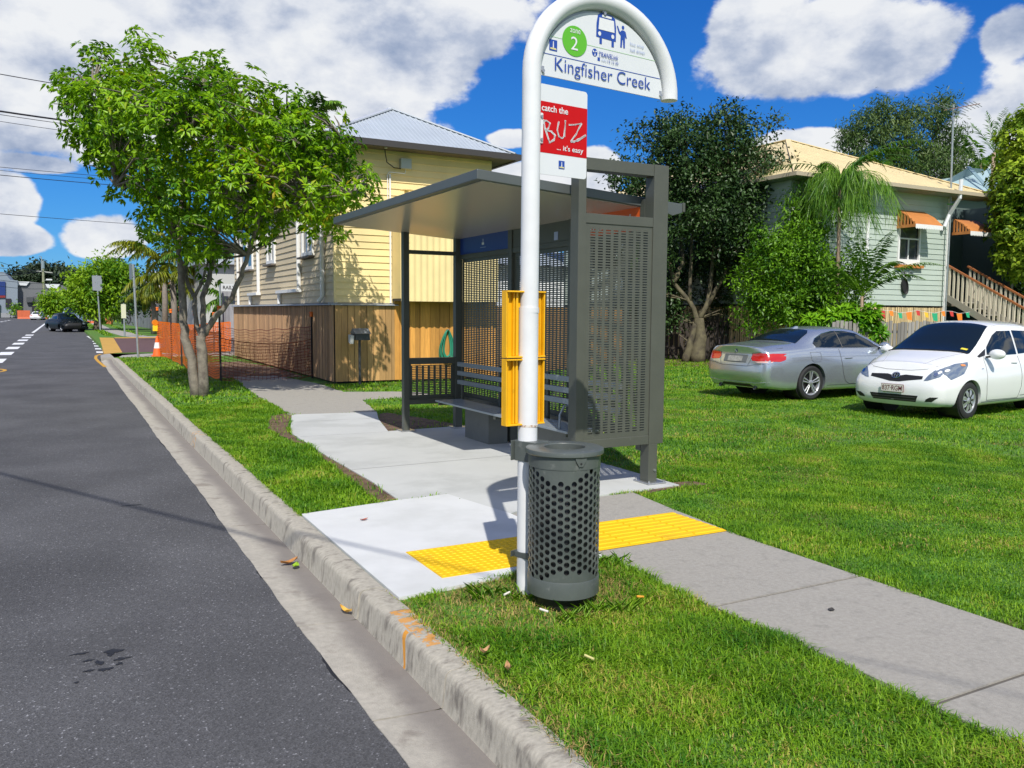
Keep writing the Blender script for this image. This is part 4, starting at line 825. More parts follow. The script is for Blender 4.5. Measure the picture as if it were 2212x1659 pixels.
MB().b(6.70, 6.78, 17.50, 17.60, 3.25, 3.9).build('downpipe', whitep, HO); MB().lathe((6.74, 17.54, 3.05), [(.03, -.1), (.05, 0), (.09, .18), (.095, .2)], 4).build('rain_head', cream, HO)
# hip roof
EX0, EX1, EY0, EY1, EZ = HX0-.42, HX1+.42, HY0-.47, HY1+.4, 5.34
cx = (EX0+EX1)/2; ap = Vector((cx, EY0+2.1, 6.55)); ap2 = Vector((cx, EY1-2.1, 6.55)); rfm = mat('grey_roof', (.45, .50, .55), .5, .25, var=.06, vscale=2)
MB().add([(EX0, EY0, EZ), (EX1, EY0, EZ), (EX1, EY1, EZ), (EX0, EY1, EZ), ap, ap2], [(0, 1, 4), (1, 2, 5, 4), (2, 3, 5), (3, 0, 4, 5), (3, 2, 1, 0)]).build('roof', rfm, HO)
def hiproof_ribs(c0, c1, apx, lift=.018, pitch=.152, w=.03):
    mb = MB(); c0, c1, apx = Vector(c0), Vector(c1), Vector(apx); e = (c1-c0); L_ = e.length; e.normalize(); t = (apx-c0).dot(e); foot = c0+e*t; up = (apx-foot); n_ = e.cross(up).normalized(); n_ = n_ if n_.z > 0 else -n_; s = pitch/2
    while s < L_:
        f = s/t if s < t else (L_-s)/(L_-t); p = c0+e*s; q = p+up*f*.985; mb.add([p-e*w+n_*.004, p+n_*lift, p+e*w+n_*.004, q-e*w+n_*.004, q+n_*lift, q+e*w+n_*.004], [(0, 1, 4, 3), (1, 2, 5, 4)]); s += pitch
    return mb
hiproof_ribs((EX0, EY0, EZ), (EX1, EY0, EZ), ap, pitch=.11).build('roof_ribs', rfm, HO, fix=False)
mb = MB(); n = 110
for i in range(n):
    y = EY0+(EY1-EY0)*(i+.5)/n; f = min(1, (y-EY0)/2.1, (EY1-y)/2.1); a = Vector((EX0, y, EZ+.012)); b_ = a.lerp(Vector((cx, y, 6.562)), f); mb.bar(a, b_, .035, .014)
mb.build('roof_ribs', rfm, HO)
for a, b_ in (((EX0, EY0, EZ), ap), ((EX1, EY0, EZ), ap), (ap, ap2)): MB().bar(Vector(a)+ZU*.02, Vector(b_)+ZU*.02, .16, .03).build('ridge_cap', mat('ridge_metal', (.62, .64, .66), .4, .3), HO)
fas = mat('dark_fascia', (.045, .04, .038), .5)
MB().b(EX0-.02, EX1+.02, EY0-.10, EY0, EZ-.14, EZ-.005).b(EX0-.10, EX0-.021, EY0-.1, EY1, EZ-.14, EZ-.005).b(EX1+.021, EX1+.10, EY0-.1, EY1, EZ-.14, EZ-.005).build('gutter', fas, HO)
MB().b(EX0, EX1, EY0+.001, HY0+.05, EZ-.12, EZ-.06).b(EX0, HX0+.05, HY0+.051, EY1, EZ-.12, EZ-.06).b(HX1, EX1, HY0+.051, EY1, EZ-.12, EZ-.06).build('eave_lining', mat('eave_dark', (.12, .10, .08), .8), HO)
# hose and letterbox
hg = mat('hose_green', (.02, .22, .13), .5, island=.2)
hose = thing('garden_hose', 'coiled green garden hose hanging on the orange timber boards', 'hose', (8.0, 18.05, .9)); mb = MB(); rr = random.Random(6)
for i in range(9):
    w_ = .10+.022*i; mb.tube([(8.0+math.sin(a)*w_*(.4+.6*(1-math.cos(a))/2), HY0-.12-.012*(i % 4)+.01*math.sin(a*2), 1.18-(1-math.cos(a))/2*(.62+.02*i)+rr.uniform(-.01, .01)) for a in np.linspace(0, 2*math.pi, 26)], .011, 6, cap=False)
mb.build('coil', hg, hose, smooth='all'); MB().tube([(8.0, HY0-.08, 1.19), (8.0, HY0-.2, 1.19)], .015, 8).build('hook', M['steel'], hose)
LB = thing('letterbox', 'dark grey letterbox on a post with mail in its slot beside the timber skirt', 'letterbox', (5.72, 17.75, 0)); dk = mat('letterbox_grey', (.035, .038, .04), .4)
MB().cyl((5.74, 17.75, 0), .03, .98, 10).build('post', dk, LB); 
MB().prism([(5.60, .98), (5.92, .98), (5.92, 1.13), (5.60, 1.13)], lambda u, v, w: (u, 17.58+w, v), .34).build('box', dk, LB)
MB().prism([(17.55, 1.12), (17.95, 1.12), (17.75, 1.235)], lambda u, v, w: (5.58+w, u, v), .36).build('roof', mat('letterbox_lid', (.16, .18, .19), .4), LB)
tag(MB().prism([(17.62, 1.08), (17.80, 1.10), (17.78, .93), (17.66, .90)], lambda u, v, w: (5.50+w, u, v), .08).build('newspaper', mat('paper', (.55, .55, .53), .8)), 'rolled newspaper sticking out of the dark letterbox', 'newspaper')
# fence to the right of the house and the pale house beyond it
FB = thing('paling_fence', 'tall brown paling fence behind the bus shelter running back to the dark tree', 'fence', (9.3, 18.2, 0)); mb = MB(); palings(mb, (9.32, 18.2), (16.4, 22.5), .02, 1.75, (.5, -.86), .1, .006, .018); mb.build('boards', timber('brown_timber', (.30, .16, .06)), FB)
PH = thing('white_house', 'pale weatherboard house seen through the slots of the shelter', 'house', (20, 33, 0)); mb = MB(); weather(mb, (15.5, 33), (24, 33), .3, 3.7, (0, -1), .2); mb.build('wall', mat('pale_boards', (.74, .76, .78), .6), PH)
MB().b(15.5, 24, 33.03, 38, .2, 3.7).build('wall_core', mat('pale_boards', (.7,)*3), PH); MB().add([(15, 32.4, 3.7), (24.6, 32.4, 3.7), (24.6, 38.6, 3.7), (15, 38.6, 3.7), (18, 35.5, 4.6), (21.6, 35.5, 4.6)], [(0, 1, 5, 4), (1, 2, 5), (2, 3, 4, 5), (3, 0, 4)]).build('roof', rfm, PH)
# ================================================================== cars
def cat_interp(xs, ys, x):
    """smooth monotone-ish interpolation (Catmull-Rom over uneven knots)"""
    xs = np.array(xs, float); ys = np.array(ys, float); x = np.clip(x, xs[0], xs[-1]); i = np.clip(np.searchsorted(xs, x)-1, 0, len(xs)-2)
    h = np.diff(xs); dl = np.diff(ys)/h; mt = np.zeros(len(xs)); mt[0], mt[-1] = dl[0], dl[-1]
    for k in range(1, len(xs)-1):
        if dl[k-1]*dl[k] > 0: w1, w2 = 2*h[k]+h[k-1], h[k]+2*h[k-1]; mt[k] = (w1+w2)/(w1/dl[k-1]+w2/dl[k])
    t = (x-xs[i])/h[i]; return (2*t**3-3*t**2+1)*ys[i]+(t**3-2*t**2+t)*h[i]*mt[i]+(-2*t**3+3*t**2)*ys[i+1]+(t**3-t**2)*h[i]*mt[i+1]
carglass = mat('car_glass', (.008, .013, .015), .03, spec=.6); tyre_m = mat('tyre_rubber', (.018, .018, .019), .75); chrome = mat('chrome', (.7, .7, .72), .15, 1.)
alloy = mat('alloy', (.52, .53, .55), .3, .7); trim = mat('black_trim', (.012, .012, .013), .45); lampglass = mat('headlamp_glass', (.20, .25, .32), .1, .4, spec=.9, coat=1.)
redlamp = mat('red_lamp', (.50, .012, .008), .18, spec=.7, coat=.8); clearlamp = mat('clear_lamp', (.65, .45, .42), .2); plate_m = mat('plate_white', (.62, .60, .55), .5)
class Car:
    def __init__(s, name, label, L_, st, nose, tail, paint, loc, rz, group='cars parked on the grass'):
        s.t = thing(name, label, 'car', loc, rz, group); s.L = L_; s.paint = paint
        K = list(st.keys()); X = [r[0] for r in st['rows']]; cols = st['rows']
        s.f = {k: (lambda x, j=j: cat_interp(X, [r[j] for r in cols], x)) for j, k in enumerate(('x', 'zt', 'yr', 'zr', 'yb', 'zb', 'ys', 'zs', 'zl'))}
        xs = np.concatenate([np.linspace(X[0], X[-1], 64)]); rings = []
        def section(x):
            g = {k: float(s.f[k](x)) for k in s.f}; dz = g['zt']-g['zr']
            return [(0, g['zt']), (g['yr']*.5, g['zt']-dz*.16), (g['yr']*.86, g['zt']-dz*.6), (g['yr'], g['zr']), ((g['yr']*.3+g['yb']*.7)+.015, g['zr']*.3+g['zb']*.7), (g['yb'], g['zb']), (g['yb']*.35+g['ys']*.65, (g['zb']+g['zs'])/2+.02), (g['ys'], g['zs']), (g['ys']-.012, (g['zs']+g['zl'])/2), (g['ys']-.045, g['zl']+.05), (g['ys']-.12, g['zl']), (g['ys']*.5, g['zl']-.01), (0, g['zl']-.01)]
        def dense(sec, n=36):
            P_ = np.array(sec); t = np.concatenate([[0], np.cumsum(np.maximum(.01, np.linalg.norm(np.diff(P_, axis=0), axis=1)))]); q = np.linspace(0, t[-1], n)
            # resample at fixed fractions between the control points so rings stay aligned
            tt = np.concatenate([np.linspace(t[i], t[i+1], 4)[:-1] for i in range(len(t)-1)]+[[t[-1]]]); return np.stack([cat_interp(t, P_[:, 0], tt), cat_interp(t, P_[:, 1], tt)], 1)
        for x in xs: q = dense(section(x)); rings.append(np.stack([np.full(len(q), x), q[:, 0], q[:, 1]], 1))
        def ends(ring, pr, sgn):
            out = []
            for (k, sy) in ((.35, .985), (.72, .93), (.92, .80), (1.0, .55), (1.04, .25), (1.05, .0)):
                r = ring.copy(); z = r[:, 2]; dx = np.array([cat_interp(*zip(*pr), min(max(v, pr[0][0]), pr[-1][0])) for v in z]); r[:, 0] = r[:, 0]+sgn*dx*k; r[:, 1] *= sy; out.append(r)
            return out
        rings = ends(rings[0], tail, -1)[::-1]+rings+ends(rings[-1], nose, 1); A = np.array(rings); n, m_ = A.shape[:2]; V = []; F = []
        for i in range(n):
            for j in range(m_): V.append(tuple(A[i, j]))
        off = len(V)
        for i in range(n):
            for j in range(m_): V.append((A[i, j, 0], -A[i, j, 1], A[i, j, 2]))
        for i in range(n-1):
            for j in range(m_-1): a = i*m_+j; F.append((a, a+m_, a+m_+1, a+1)); F.append((off+a, off+a+1, off+a+m_+1, off+a+m_))
        mb = MB(); mb.v = V; mb.f = F; me = bpy.data.meshes.new('b'); me.from_pydata(V, [], F); bm = bmesh.new(); bm.from_mesh(me); bmesh.ops.remove_doubles(bm, verts=bm.verts, dist=.0015); bmesh.ops.dissolve_degenerate(bm, edges=bm.edges, dist=.0005)
        bmesh.ops.recalc_face_normals(bm, faces=bm.faces); s.bvh = BVHTree.FromBMesh(bm); bm.to_mesh(me); bm.free(); s.me = me
    def body(s, arches, name='body'):
        o = bpy.data.objects.new('tmp', s.me); COL.objects.link(o); cutters = []
        for x, z, r in arches:
            for sg in (-1, 1):
                c = MB().tube([(x, sg*.45, z), (x, sg*1.3, z)], r, 40); me = bpy.data.meshes.new('c'); me.from_pydata(c.v, [], c.f); b_ = bmesh.new(); b_.from_mesh(me); bmesh.ops.recalc_face_normals(b_, faces=b_.faces); b_.to_mesh(me); b_.free(); co = bpy.data.objects.new('cut', me); COL.objects.link(co); cutters.append(co)
                md = o.modifiers.new('c', 'BOOLEAN'); md.object = co; md.operation = 'DIFFERENCE'; md.solver = 'EXACT'
        bpy.context.view_layer.update(); me = bpy.data.meshes.new_from_object(o.evaluated_get(bpy.context.evaluated_depsgraph_get())); bpy.data.objects.remove(o)
        for c in cutters: bpy.data.objects.remove(c)
        if len(me.polygons) < 200: me = s.me
        me.materials.clear(); b_ = link(name, me, s.paint, s.t, False, True); me.set_sharp_from_angle(angle=R(50)); s.b = b_
        for x, z, r in arches:
            for sg in (-1, 1): MB().tube([(x, sg*.46, z), (x, sg*.80, z)], r-.012, 28).build('wheel_arch_liner', trim, s.t, False)
        return b_
    def cast(s, view, u, v):
        if view in ('side', 'far'): sg = -1 if view == 'side' else 1; o, d = Vector((u, sg*3, v)), Vector((0, -sg, 0))
        elif view == 'front': o, d = Vector((s.L+3, u, v)), Vector((-1, 0, 0))
        elif view == 'rear': o, d = Vector((-3, u, v)), Vector((1, 0, 0))
        else: o, d = Vector((u, v, 4)), Vector((0, 0, -1))
        h = s.bvh.ray_cast(o, d); return (h[0], h[1] if h[1].dot(d) < 0 else -h[1]) if h[0] else (o+d*2.4, -d)
    def patch(s, name, poly, view, m, off=.004, par=None, res=.06):
        bm = bmesh.new(); bm.faces.new([bm.verts.new((u, v, 0)) for u, v in poly]); bmesh.ops.triangulate(bm, faces=bm.faces)
        for _ in range(6):
            es = [e for e in bm.edges if e.calc_length() > res]
            if not es: break
            bmesh.ops.subdivide_edges(bm, edges=es, cuts=1); bmesh.ops.triangulate(bm, faces=[f for f in bm.faces if len(f.verts) > 3])
        for v in bm.verts: p, n_ = s.cast(view, v.co.x, v.co.y); v.co = p+n_*off
        me = bpy.data.meshes.new(name); bm.to_mesh(me); bm.free(); o = link(name, me, m, par or s.t, False, 'all'); c = sum((p.normal for p in me.polygons), Vector()); ref = {'side': Vector((0, -1, 0)), 'far': Vector((0, 1, 0)), 'front': Vector((1, 0, 0)), 'rear': Vector((-1, 0, 0)), 'top': ZU}[view]
        if c.dot(ref) < 0: me.flip_normals()
        return o
    def seam(s, name, pts, view, w=.007, m=None, off=.002, r=None):
        q = []
        for a, b_ in zip(pts[:-1], pts[1:]):
            k = max(1, int(math.hypot(b_[0]-a[0], b_[1]-a[1])/.05)); q += [(a[0]+(b_[0]-a[0])*i/k, a[1]+(b_[1]-a[1])*i/k) for i in range(k)]
        q.append(pts[-1]); P_ = [(lambda h: h[0]+h[1]*off)(s.cast(view, *p)) for p in q]; return MB().tube(P_, w/2, 5).build(name, m or trim, s.t, False, True)
    def both(s, fn): return [fn('side'), fn('far')]
    def wheel(s, x, y, r, rim_r, sp_, kind='spoke', w=.2):
        sg = -1 if y < 0 else 1; W_ = bpy.data.objects.new('wheel', None); COL.objects.link(W_); W_.parent = s.t; W_.location = (x, y, r)
        tp = [(rim_r-.01, -w*.45), (rim_r+.01, -w*.48), (r-.035, -w*.5), (r-.008, -w*.42), (r, -w*.3), (r, w*.3), (r-.008, w*.42), (r-.035, w*.5), (rim_r+.01, w*.48), (rim_r-.01, w*.45)]
        MB().lathe((0, 0, 0), tp, 40, 'y').build('tyre', tyre_m, W_, False, True); mb = MB(); o_ = sg*w*.40
        mb.lathe((0, 0, 0), [(rim_r-.003, sg*w*.46), (rim_r-.018, sg*w*.45), (rim_r-.03, sg*w*.30), (rim_r-.035, -sg*w*.3)], 40, 'y')
        for k in range(sp_):
            a = 2*math.pi*k/sp_+.3; c, n_ = Vector((math.cos(a), 0, math.sin(a))), Vector((-math.sin(a), 0, math.cos(a)))
            if kind == 'spoke':
                for e in (-1, 1):
                    p0, p1 = c*.045+n_*e*.012, c*(rim_r-.012)+n_*e*.034; mb.add([p0+n_*.012+Vector((0, o_, 0)), p0-n_*.012+Vector((0, o_, 0)), p1-n_*.017+Vector((0, o_+sg*.008, 0)), p1+n_*.017+Vector((0, o_+sg*.008, 0)), p0+Vector((0, o_-sg*.03, 0)), p1+Vector((0, o_-sg*.03, 0))], [(0, 1, 2, 3), (0, 3, 5, 4), (1, 4, 5, 2)])
            else:
                p0, p1 = c*.06, c*(rim_r-.008); mb.add([p0+n_*.014+Vector((0, o_+sg*.01, 0)), p0-n_*.014+Vector((0, o_+sg*.01, 0)), c*rim_r*.6-n_*.034+Vector((0, o_+sg*.012, 0)), p1-n_*.026+Vector((0, o_-sg*.002, 0)), p1+n_*.026+Vector((0, o_-sg*.002, 0)), c*rim_r*.6+n_*.034+Vector((0, o_+sg*.012, 0))], [(0, 1, 2, 3, 4, 5)])
        mb.lathe((0, 0, 0), [(.0, o_+sg*.016), (.03, o_+sg*.014), (.055, o_+sg*.0)], 20, 'y'); mb.build('rim', alloy, W_, False, 'all' if kind == 'spoke' else False)
        MB().lathe((0, 0, 0), [(.0, sg*w*.05), (rim_r-.036, sg*w*.05)], 32, 'y').build('brake_disc', mat('brake_dark', (.03, .03, .032), .5, .5), W_, False); return W_
    def mirror(s, x, z, y, m, sc=1.):
        for sg in (-1, 1):
            mb = MB(); mb.lathe((0, 0, 0), [(0, -.055), (.05, -.05), (.078, -.02), (.08, .02), (.06, .05), (0, .06)], 20, 'x'); mb.v = [(x+a*1.0*sc, sg*y+b_*1.35*sc, z+c*.92*sc) for a, b_, c in mb.v]; mr_ = mb.build('wing_mirror', m, s.t, False, 'all'); MB().bar((x+.02, sg*(y-.16), z-.05), (x+.01, sg*(y-.04), z-.03), .05, .03).build('mirror_stalk', trim, mr_, False)
# ---- silver coupe, seen from behind (local x runs from the tail to the nose)
#        x     zt    yr   zr    yb   zb    ys   zs    zl
rows = [(.10, 1.02, .60, .985, .74, .90, .81, .62, .24), (.45, 1.06, .62, 1.03, .80, .92, .865, .66, .20), (.80, 1.09, .66, 1.05, .82, .935, .885, .68, .19), (1.15, 1.235, .58, 1.175, .83, .945, .895, .68, .18), (1.55, 1.345, .545, 1.285, .815, .95, .89, .66, .17),
        (2.0, 1.375, .56, 1.31, .80, .945, .885, .64, .17), (2.4, 1.36, .575, 1.295, .80, .94, .885, .64, .17), (2.8, 1.235, .62, 1.17, .80, .93, .885, .64, .17), (3.2, 1.04, .70, .99, .80, .915, .89, .66, .18), (3.7, .95, .72, .90, .79, .84, .895, .64, .19), (4.1, .87, .68, .83, .76, .76, .86, .58, .20), (4.36, .78, .58, .745, .70, .68, .80, .50, .22)]
silver = mat('silver_paint', (.50, .55, .60), .25, .72, spec=.6, coat=.7)
SC = Car('silver_car', 'silver two-door coupe seen from behind on the grass beyond the shelter', 4.5, {'rows': rows}, [(.2, .14), (.4, .2), (.6, .2), (.8, .1)], [(.2, .03), (.32, .10), (.50, .17), (.70, .15), (.86, .10), (.92, .11), (1.0, .13)], silver, (11.28, 11.93, .0), 0)
SC.body([(1.06, .33, .365), (3.82, .33, .365)])
for x in (1.06, 3.82):
    for y in (-.775, .775): SC.wheel(x, y, .325, .235, 5)
SC.patch('rear_window', [(.84, -.64), (.84, .64), (1.30, .50), (1.42, .40), (1.42, -.40), (1.30, -.50)], 'top', carglass); SC.patch('windscreen', [(2.52, -.5), (2.52, .5), (3.16, .66), (3.16, -.66)], 'top', carglass)
swin = [(1.20, .985), (1.19, 1.05), (1.32, 1.15), (1.55, 1.235), (1.85, 1.285), (2.15, 1.285), (2.45, 1.24), (2.75, 1.12), (3.02, .965), (2.4, .965), (1.7, .972)]
SC.both(lambda v: SC.patch('side_window', swin, v, carglass, .005)); SC.both(lambda v: SC.seam('window_trim', swin+[swin[0]], v, .010, chrome, .006)); SC.both(lambda v: SC.seam('window_pillar', [(1.95, .965), (1.93, 1.285)], v, .02, trim, .006))
SC.both(lambda v: SC.seam('door_seam', [(1.83, .955), (1.84, .75), (1.90, .50), (1.98, .34), (2.1, .28), (3.1, .28), (3.2, .5), (3.12, .93)], v, .006)); SC.both(lambda v: SC.seam('fuel_flap', [(1.02, .90), (1.28, .90), (1.30, .80), (1.26, .72), (1.08, .72), (1.03, .76), (1.02, .90)] if v == 'side' else [(1.02, .90), (1.1, .9)], v, .005))
SC.both(lambda v: SC.seam('door_handle', [(1.95, .775), (2.14, .78)], v, .028, chrome, .014)); SC.both(lambda v: SC.seam('body_crease', [(.55, .80), (1.2, .82), (2.2, .81), (3.4, .80)], v, .008, mat('silver_crease', (.30, .33, .35), .4, .6), .0005)); SC.both(lambda v: SC.seam('sill_seam', [(1.48, .27), (3.4, .27)], v, .006))
SC.patch('tail_light', [(-.82, .88), (-.60, .89), (-.42, .87), (-.40, .80), (-.44, .745), (-.62, .735), (-.82, .75)], 'rear', redlamp, .006); SC.patch('tail_light', [(.82, .88), (.60, .89), (.42, .87), (.40, .80), (.44, .745), (.62, .735), (.82, .75)], 'rear', redlamp, .006)
SC.both(lambda v: SC.patch('tail_light', [(.08, .88), (.30, .865), (.42, .83), (.40, .77), (.28, .735), (.08, .74)], v, redlamp, .006)); SC.patch('reversing_light', [(-.80, .745), (-.80, .718), (-.60, .708), (-.50, .725), (-.60, .735)], 'rear', clearlamp, .007)
SC.seam('boot_seam', [(-.72, .98), (-.60, .90), (-.42, .885), (-.40, .745), (-.35, .64), (.35, .64), (.40, .745), (.42, .885), (.60, .90), (.72, .98)], 'rear', .007); SC.seam('bumper_seam', [(-.84, .70), (-.5, .67), (-.35, .64)], 'rear', .006); SC.seam('bumper_seam', [(.84, .70), (.5, .67), (.35, .64)], 'rear', .006)
SC.patch('plate_recess', [(-.30, .70), (.30, .70), (.30, .845), (-.30, .845)], 'rear', mat('recess_grey', (.12, .13, .135), .5), .003); SC.patch('number_plate', [(-.19, .715), (.19, .715), (.19, .815), (-.19, .815)], 'rear', mat('plate_dull', (.30, .30, .28), .5, var=.4, vscale=30), .012)
bd = SC.patch('badge', circ(0, .915, .034, .034, 20), 'rear', mat('badge_blue', (.05, .08, .2), .3), .008); SC.patch('badge_quarter', [(0, .915)]+circ(0, .915, .028, .028, 8, 0, math.pi/2), 'rear', M['white_paint'], .011, bd); SC.patch('badge_quarter', [(0, .915)]+circ(0, .915, .028, .028, 8, math.pi, 1.5*math.pi), 'rear', M['white_paint'], .011, bd)
for y in (-.46, .46): MB().lathe((.03, y, .235), [(.028, .10), (.036, .0), (.036, -.012), (.028, -.012), (.026, .1), (0, .1)], 20, 'x').build('exhaust_pipe', mat('pipe_dark', (.12, .12, .12), .35, .8), SC.t, False, 'all')
SC.patch('bumper_valance', [(-.42, .25), (.42, .25), (.36, .30), (-.36, .30)], 'rear', trim, .004); SC.seam('bumper_ridge', [(-.78, .36), (-.5, .325), (.5, .325), (.78, .36)], 'rear', .016, silver, .002)
MB().prism([(0, 0), (.16, 0), (.15, .045), (.10, .05)], lambda u, v, w: (1.42+u, -.018+w, 1.325+v), .036).build('roof_aerial', silver, SC.t, False); SC.mirror(2.98, 1.00, .93, silver)
# ---- white hatchback, seen from the front (local x runs from the tail to the nose)
LY = 3.70
rows = [(.06, 1.16, .45, 1.12, .66, .92, .74, .6, .26), (.28, 1.38, .50, 1.33, .73, .95, .80, .6, .22), (.6, 1.48, .52, 1.41, .75, .955, .835, .6, .19), (1.1, 1.52, .55, 1.45, .76, .945, .845, .6, .18), (1.6, 1.525, .56, 1.455, .76, .93, .845, .6, .18), (1.95, 1.49, .55, 1.42, .76, .92, .845, .58, .18), (2.3, 1.32, .59, 1.25, .76, .91, .845, .58, .18), (2.65, 1.12, .64, 1.065, .765, .905, .848, .58, .18),
        (2.82, 1.05, .65, 1.0, .765, .90, .848, .58, .18), (3.0, 1.00, .63, .955, .755, .87, .845, .56, .18), (3.25, .935, .57, .895, .71, .81, .82, .54, .19), (3.45, .87, .50, .83, .65, .74, .77, .50, .20)]
white = mat('white_car_paint', (.76, .77, .77), .3, spec=.6, coat=.8)
YC = Car('white_car', 'white five-door hatchback facing the road beside the silver coupe', LY, {'rows': rows}, [(.18, .16), (.3, .25), (.45, .26), (.6, .22), (.75, .13), (.9, .05)], [(.2, .06), (.4, .14), (.7, .12), (1.0, .06), (1.2, .0)], white, (0, 0, 0), 0)
YC.body([(.54, .29, .325), (2.99, .29, .325)])
for x in (.54, 2.99):
    for y in (-.74, .74): YC.wheel(x, y, .288, .195, 8, 'cap', .175)
YC.patch('windscreen', [(1.96, -.53), (1.96, .53), (2.12, .56), (2.5, .63), (2.78, .67), (2.80, .3), (2.81, 0), (2.80, -.3), (2.78, -.67), (2.5, -.63), (2.12, -.56)], 'top', carglass); YC.seam('wiper_cowl', [(2.80, -.66), (2.84, -.3), (2.85, 0), (2.84, .3), (2.80, .66)], 'top', .03, trim, .004)
YC.both(lambda v: YC.patch('front_window', [(1.42, .975), (1.44, 1.36), (1.85, 1.355), (2.02, 1.29), (2.30, 1.10), (2.36, .985), (2.1, .965)], v, carglass, .005)); YC.both(lambda v: YC.patch('rear_window', [(.62, 1.01), (.55, 1.30), (.8, 1.35), (1.38, 1.365), (1.36, .98)], v, carglass, .005))
YC.both(lambda v: YC.patch('quarter_window', [(2.34, 1.08), (2.42, .975), (2.62, .945), (2.66, .965)], v, trim, .005))
YC.both(lambda v: YC.seam('door_seam', [(2.44, 1.0), (2.50, .90), (2.52, .5), (2.46, .27), (1.45, .26), (1.38, .45), (1.40, .95)], v, .006)); YC.both(lambda v: YC.seam('door_seam', [(1.38, .3), (.95, .3), (.84, .5), (.72, .62), (.6, .95)], v, .006)); YC.both(lambda v: YC.seam('door_handle', [(1.50, .84), (1.68, .845)], v, .028, white, .014)); YC.both(lambda v: YC.seam('door_handle', [(.75, .86), (.92, .865)], v, .028, white, .014))
YC.both(lambda v: YC.seam('side_badge', [(2.60, .775), (2.65, .775)], v, .016, chrome, .003)); YC.both(lambda v: YC.seam('sill_seam', [(.9, .245), (2.6, .245)], v, .008))
for sg in (-1, 1):
    hl = YC.patch('headlight', [(sg*a, b_) for a, b_ in ((.46, .60), (.52, .605), (.66, .66), (.72, .74), (.74, .80), (.66, .82), (.56, .76), (.50, .68))], 'front', lampglass, .006); v_ = 'side' if sg < 0 else 'far'
    YC.patch('headlight_side', [(3.42, .62), (3.48, .70), (3.40, .80), (3.20, .86), (2.97, .885), (3.0, .83), (3.15, .71)], v_, lampglass, .006, hl)
    YC.patch('headlight_bulb', circ(sg*.60, .70, .028, .028, 14), 'front', chrome, .012, hl); YC.patch('headlight_bulb', circ(sg*.67, .755, .022, .022, 14), 'front', M['white_paint'], .012, hl); YC.patch('indicator', circ(3.1, .835, .045, .016, 12), v_, mat('amber', (.7, .25, .08), .3), .011, hl)
    YC.patch('fog_lamp_recess', [(sg*a, b_) for a, b_ in ((.50, .28), (.60, .285), (.69, .36), (.58, .355), (.52, .32))], 'front', trim, .005)
    YC.seam('bonnet_crease', [(2.83, sg*.60), (3.05, sg*.50), (3.3, sg*.40), (3.5, sg*.34)], 'top', .007, mat('seam_grey', (.30, .30, .31), .6), .0015)
YC.patch('upper_grille', [(-.43, .62), (-.43, .665), (-.15, .675), (-.08, .66), (.08, .66), (.15, .675), (.43, .665), (.43, .62), (.22, .59), (.08, .565), (-.08, .565), (-.22, .59)], 'front', trim, .004); YC.patch('lower_grille', [(-.36, .265), (.36, .265), (.40, .365), (-.40, .365)], 'front', trim, .004)
for z in (.29, .33): YC.seam('grille_bar', [(-.36, z), (.36, z)], 'front', .008, mat('grille_grey', (.06, .06, .06), .5), .008)
YC.seam('bonnet_seam', [(-.62, .86), (-.45, .775), (-.2, .745), (.2, .745), (.45, .775), (.62, .86)], 'front', .007, mat('seam_grey', (.3,)*3), .0015)
em_ = YC.seam('emblem', circ(0, .655, .065, .045, 20)+[(.065, .655)], 'front', .011, chrome, .012); YC.patch('emblem_field', circ(0, .655, .06, .04, 20), 'front', trim, .008); YC.seam('emblem', circ(0, .655, .022, .042, 16)+[(.022, .655)], 'front', .008, chrome, .014); YC.seam('emblem', circ(0, .672, .044, .018, 16)+[(.044, .672)], 'front', .008, chrome, .014)
npl = MB().b(3.745, 3.755, -.187, .187, .40, .525).build('number_plate', mat('plate_maroon', (.16, .02, .03), .5), YC.t, False); MB().b(3.7555, 3.7575, -.181, .181, .406, .519).build('plate_face', plate_m, npl, False)
pl_o = text('plate_lettering', '837\u00b7RGM', (3.7585, -.165, .424), (0, 1, 0), (0, 0, 1), .33, .078, mat('plate_letters', (.12, .012, .02), .5), None, bold=.006); pl_o.parent = npl
YC.patch('windscreen_sticker', [(2.72, .50), (2.72, .60), (2.67, .60), (2.67, .50)], 'top', mat('sticker_yellow', (.75, .62, .05), .6), .010); YC.mirror(2.42, 1.00, .93, white, 1.1); YC.seam('roof_aerial', [(.4, 0), (.41, 0)], 'top', .02, trim, .01)
for sg in (-1, 1): YC.seam('roof_rail_seam', [(.4, sg*.52), (1.2, sg*.555), (1.9, sg*.55)], 'top', .007, mat('seam_grey', (.3,)*3), .001)
YC.t.rotation_euler = (0, 0, math.pi+R(6.0)); YC.t.location = (0, 0, 0)
# near front wheel touches the grass at (12.32, 7.95)
_q = Matrix.Rotation(math.pi+R(6.0), 3, 'Z') @ Vector((2.99, .80, 0)); YC.t.location = (12.34-_q.x, 7.98-_q.y, 0)
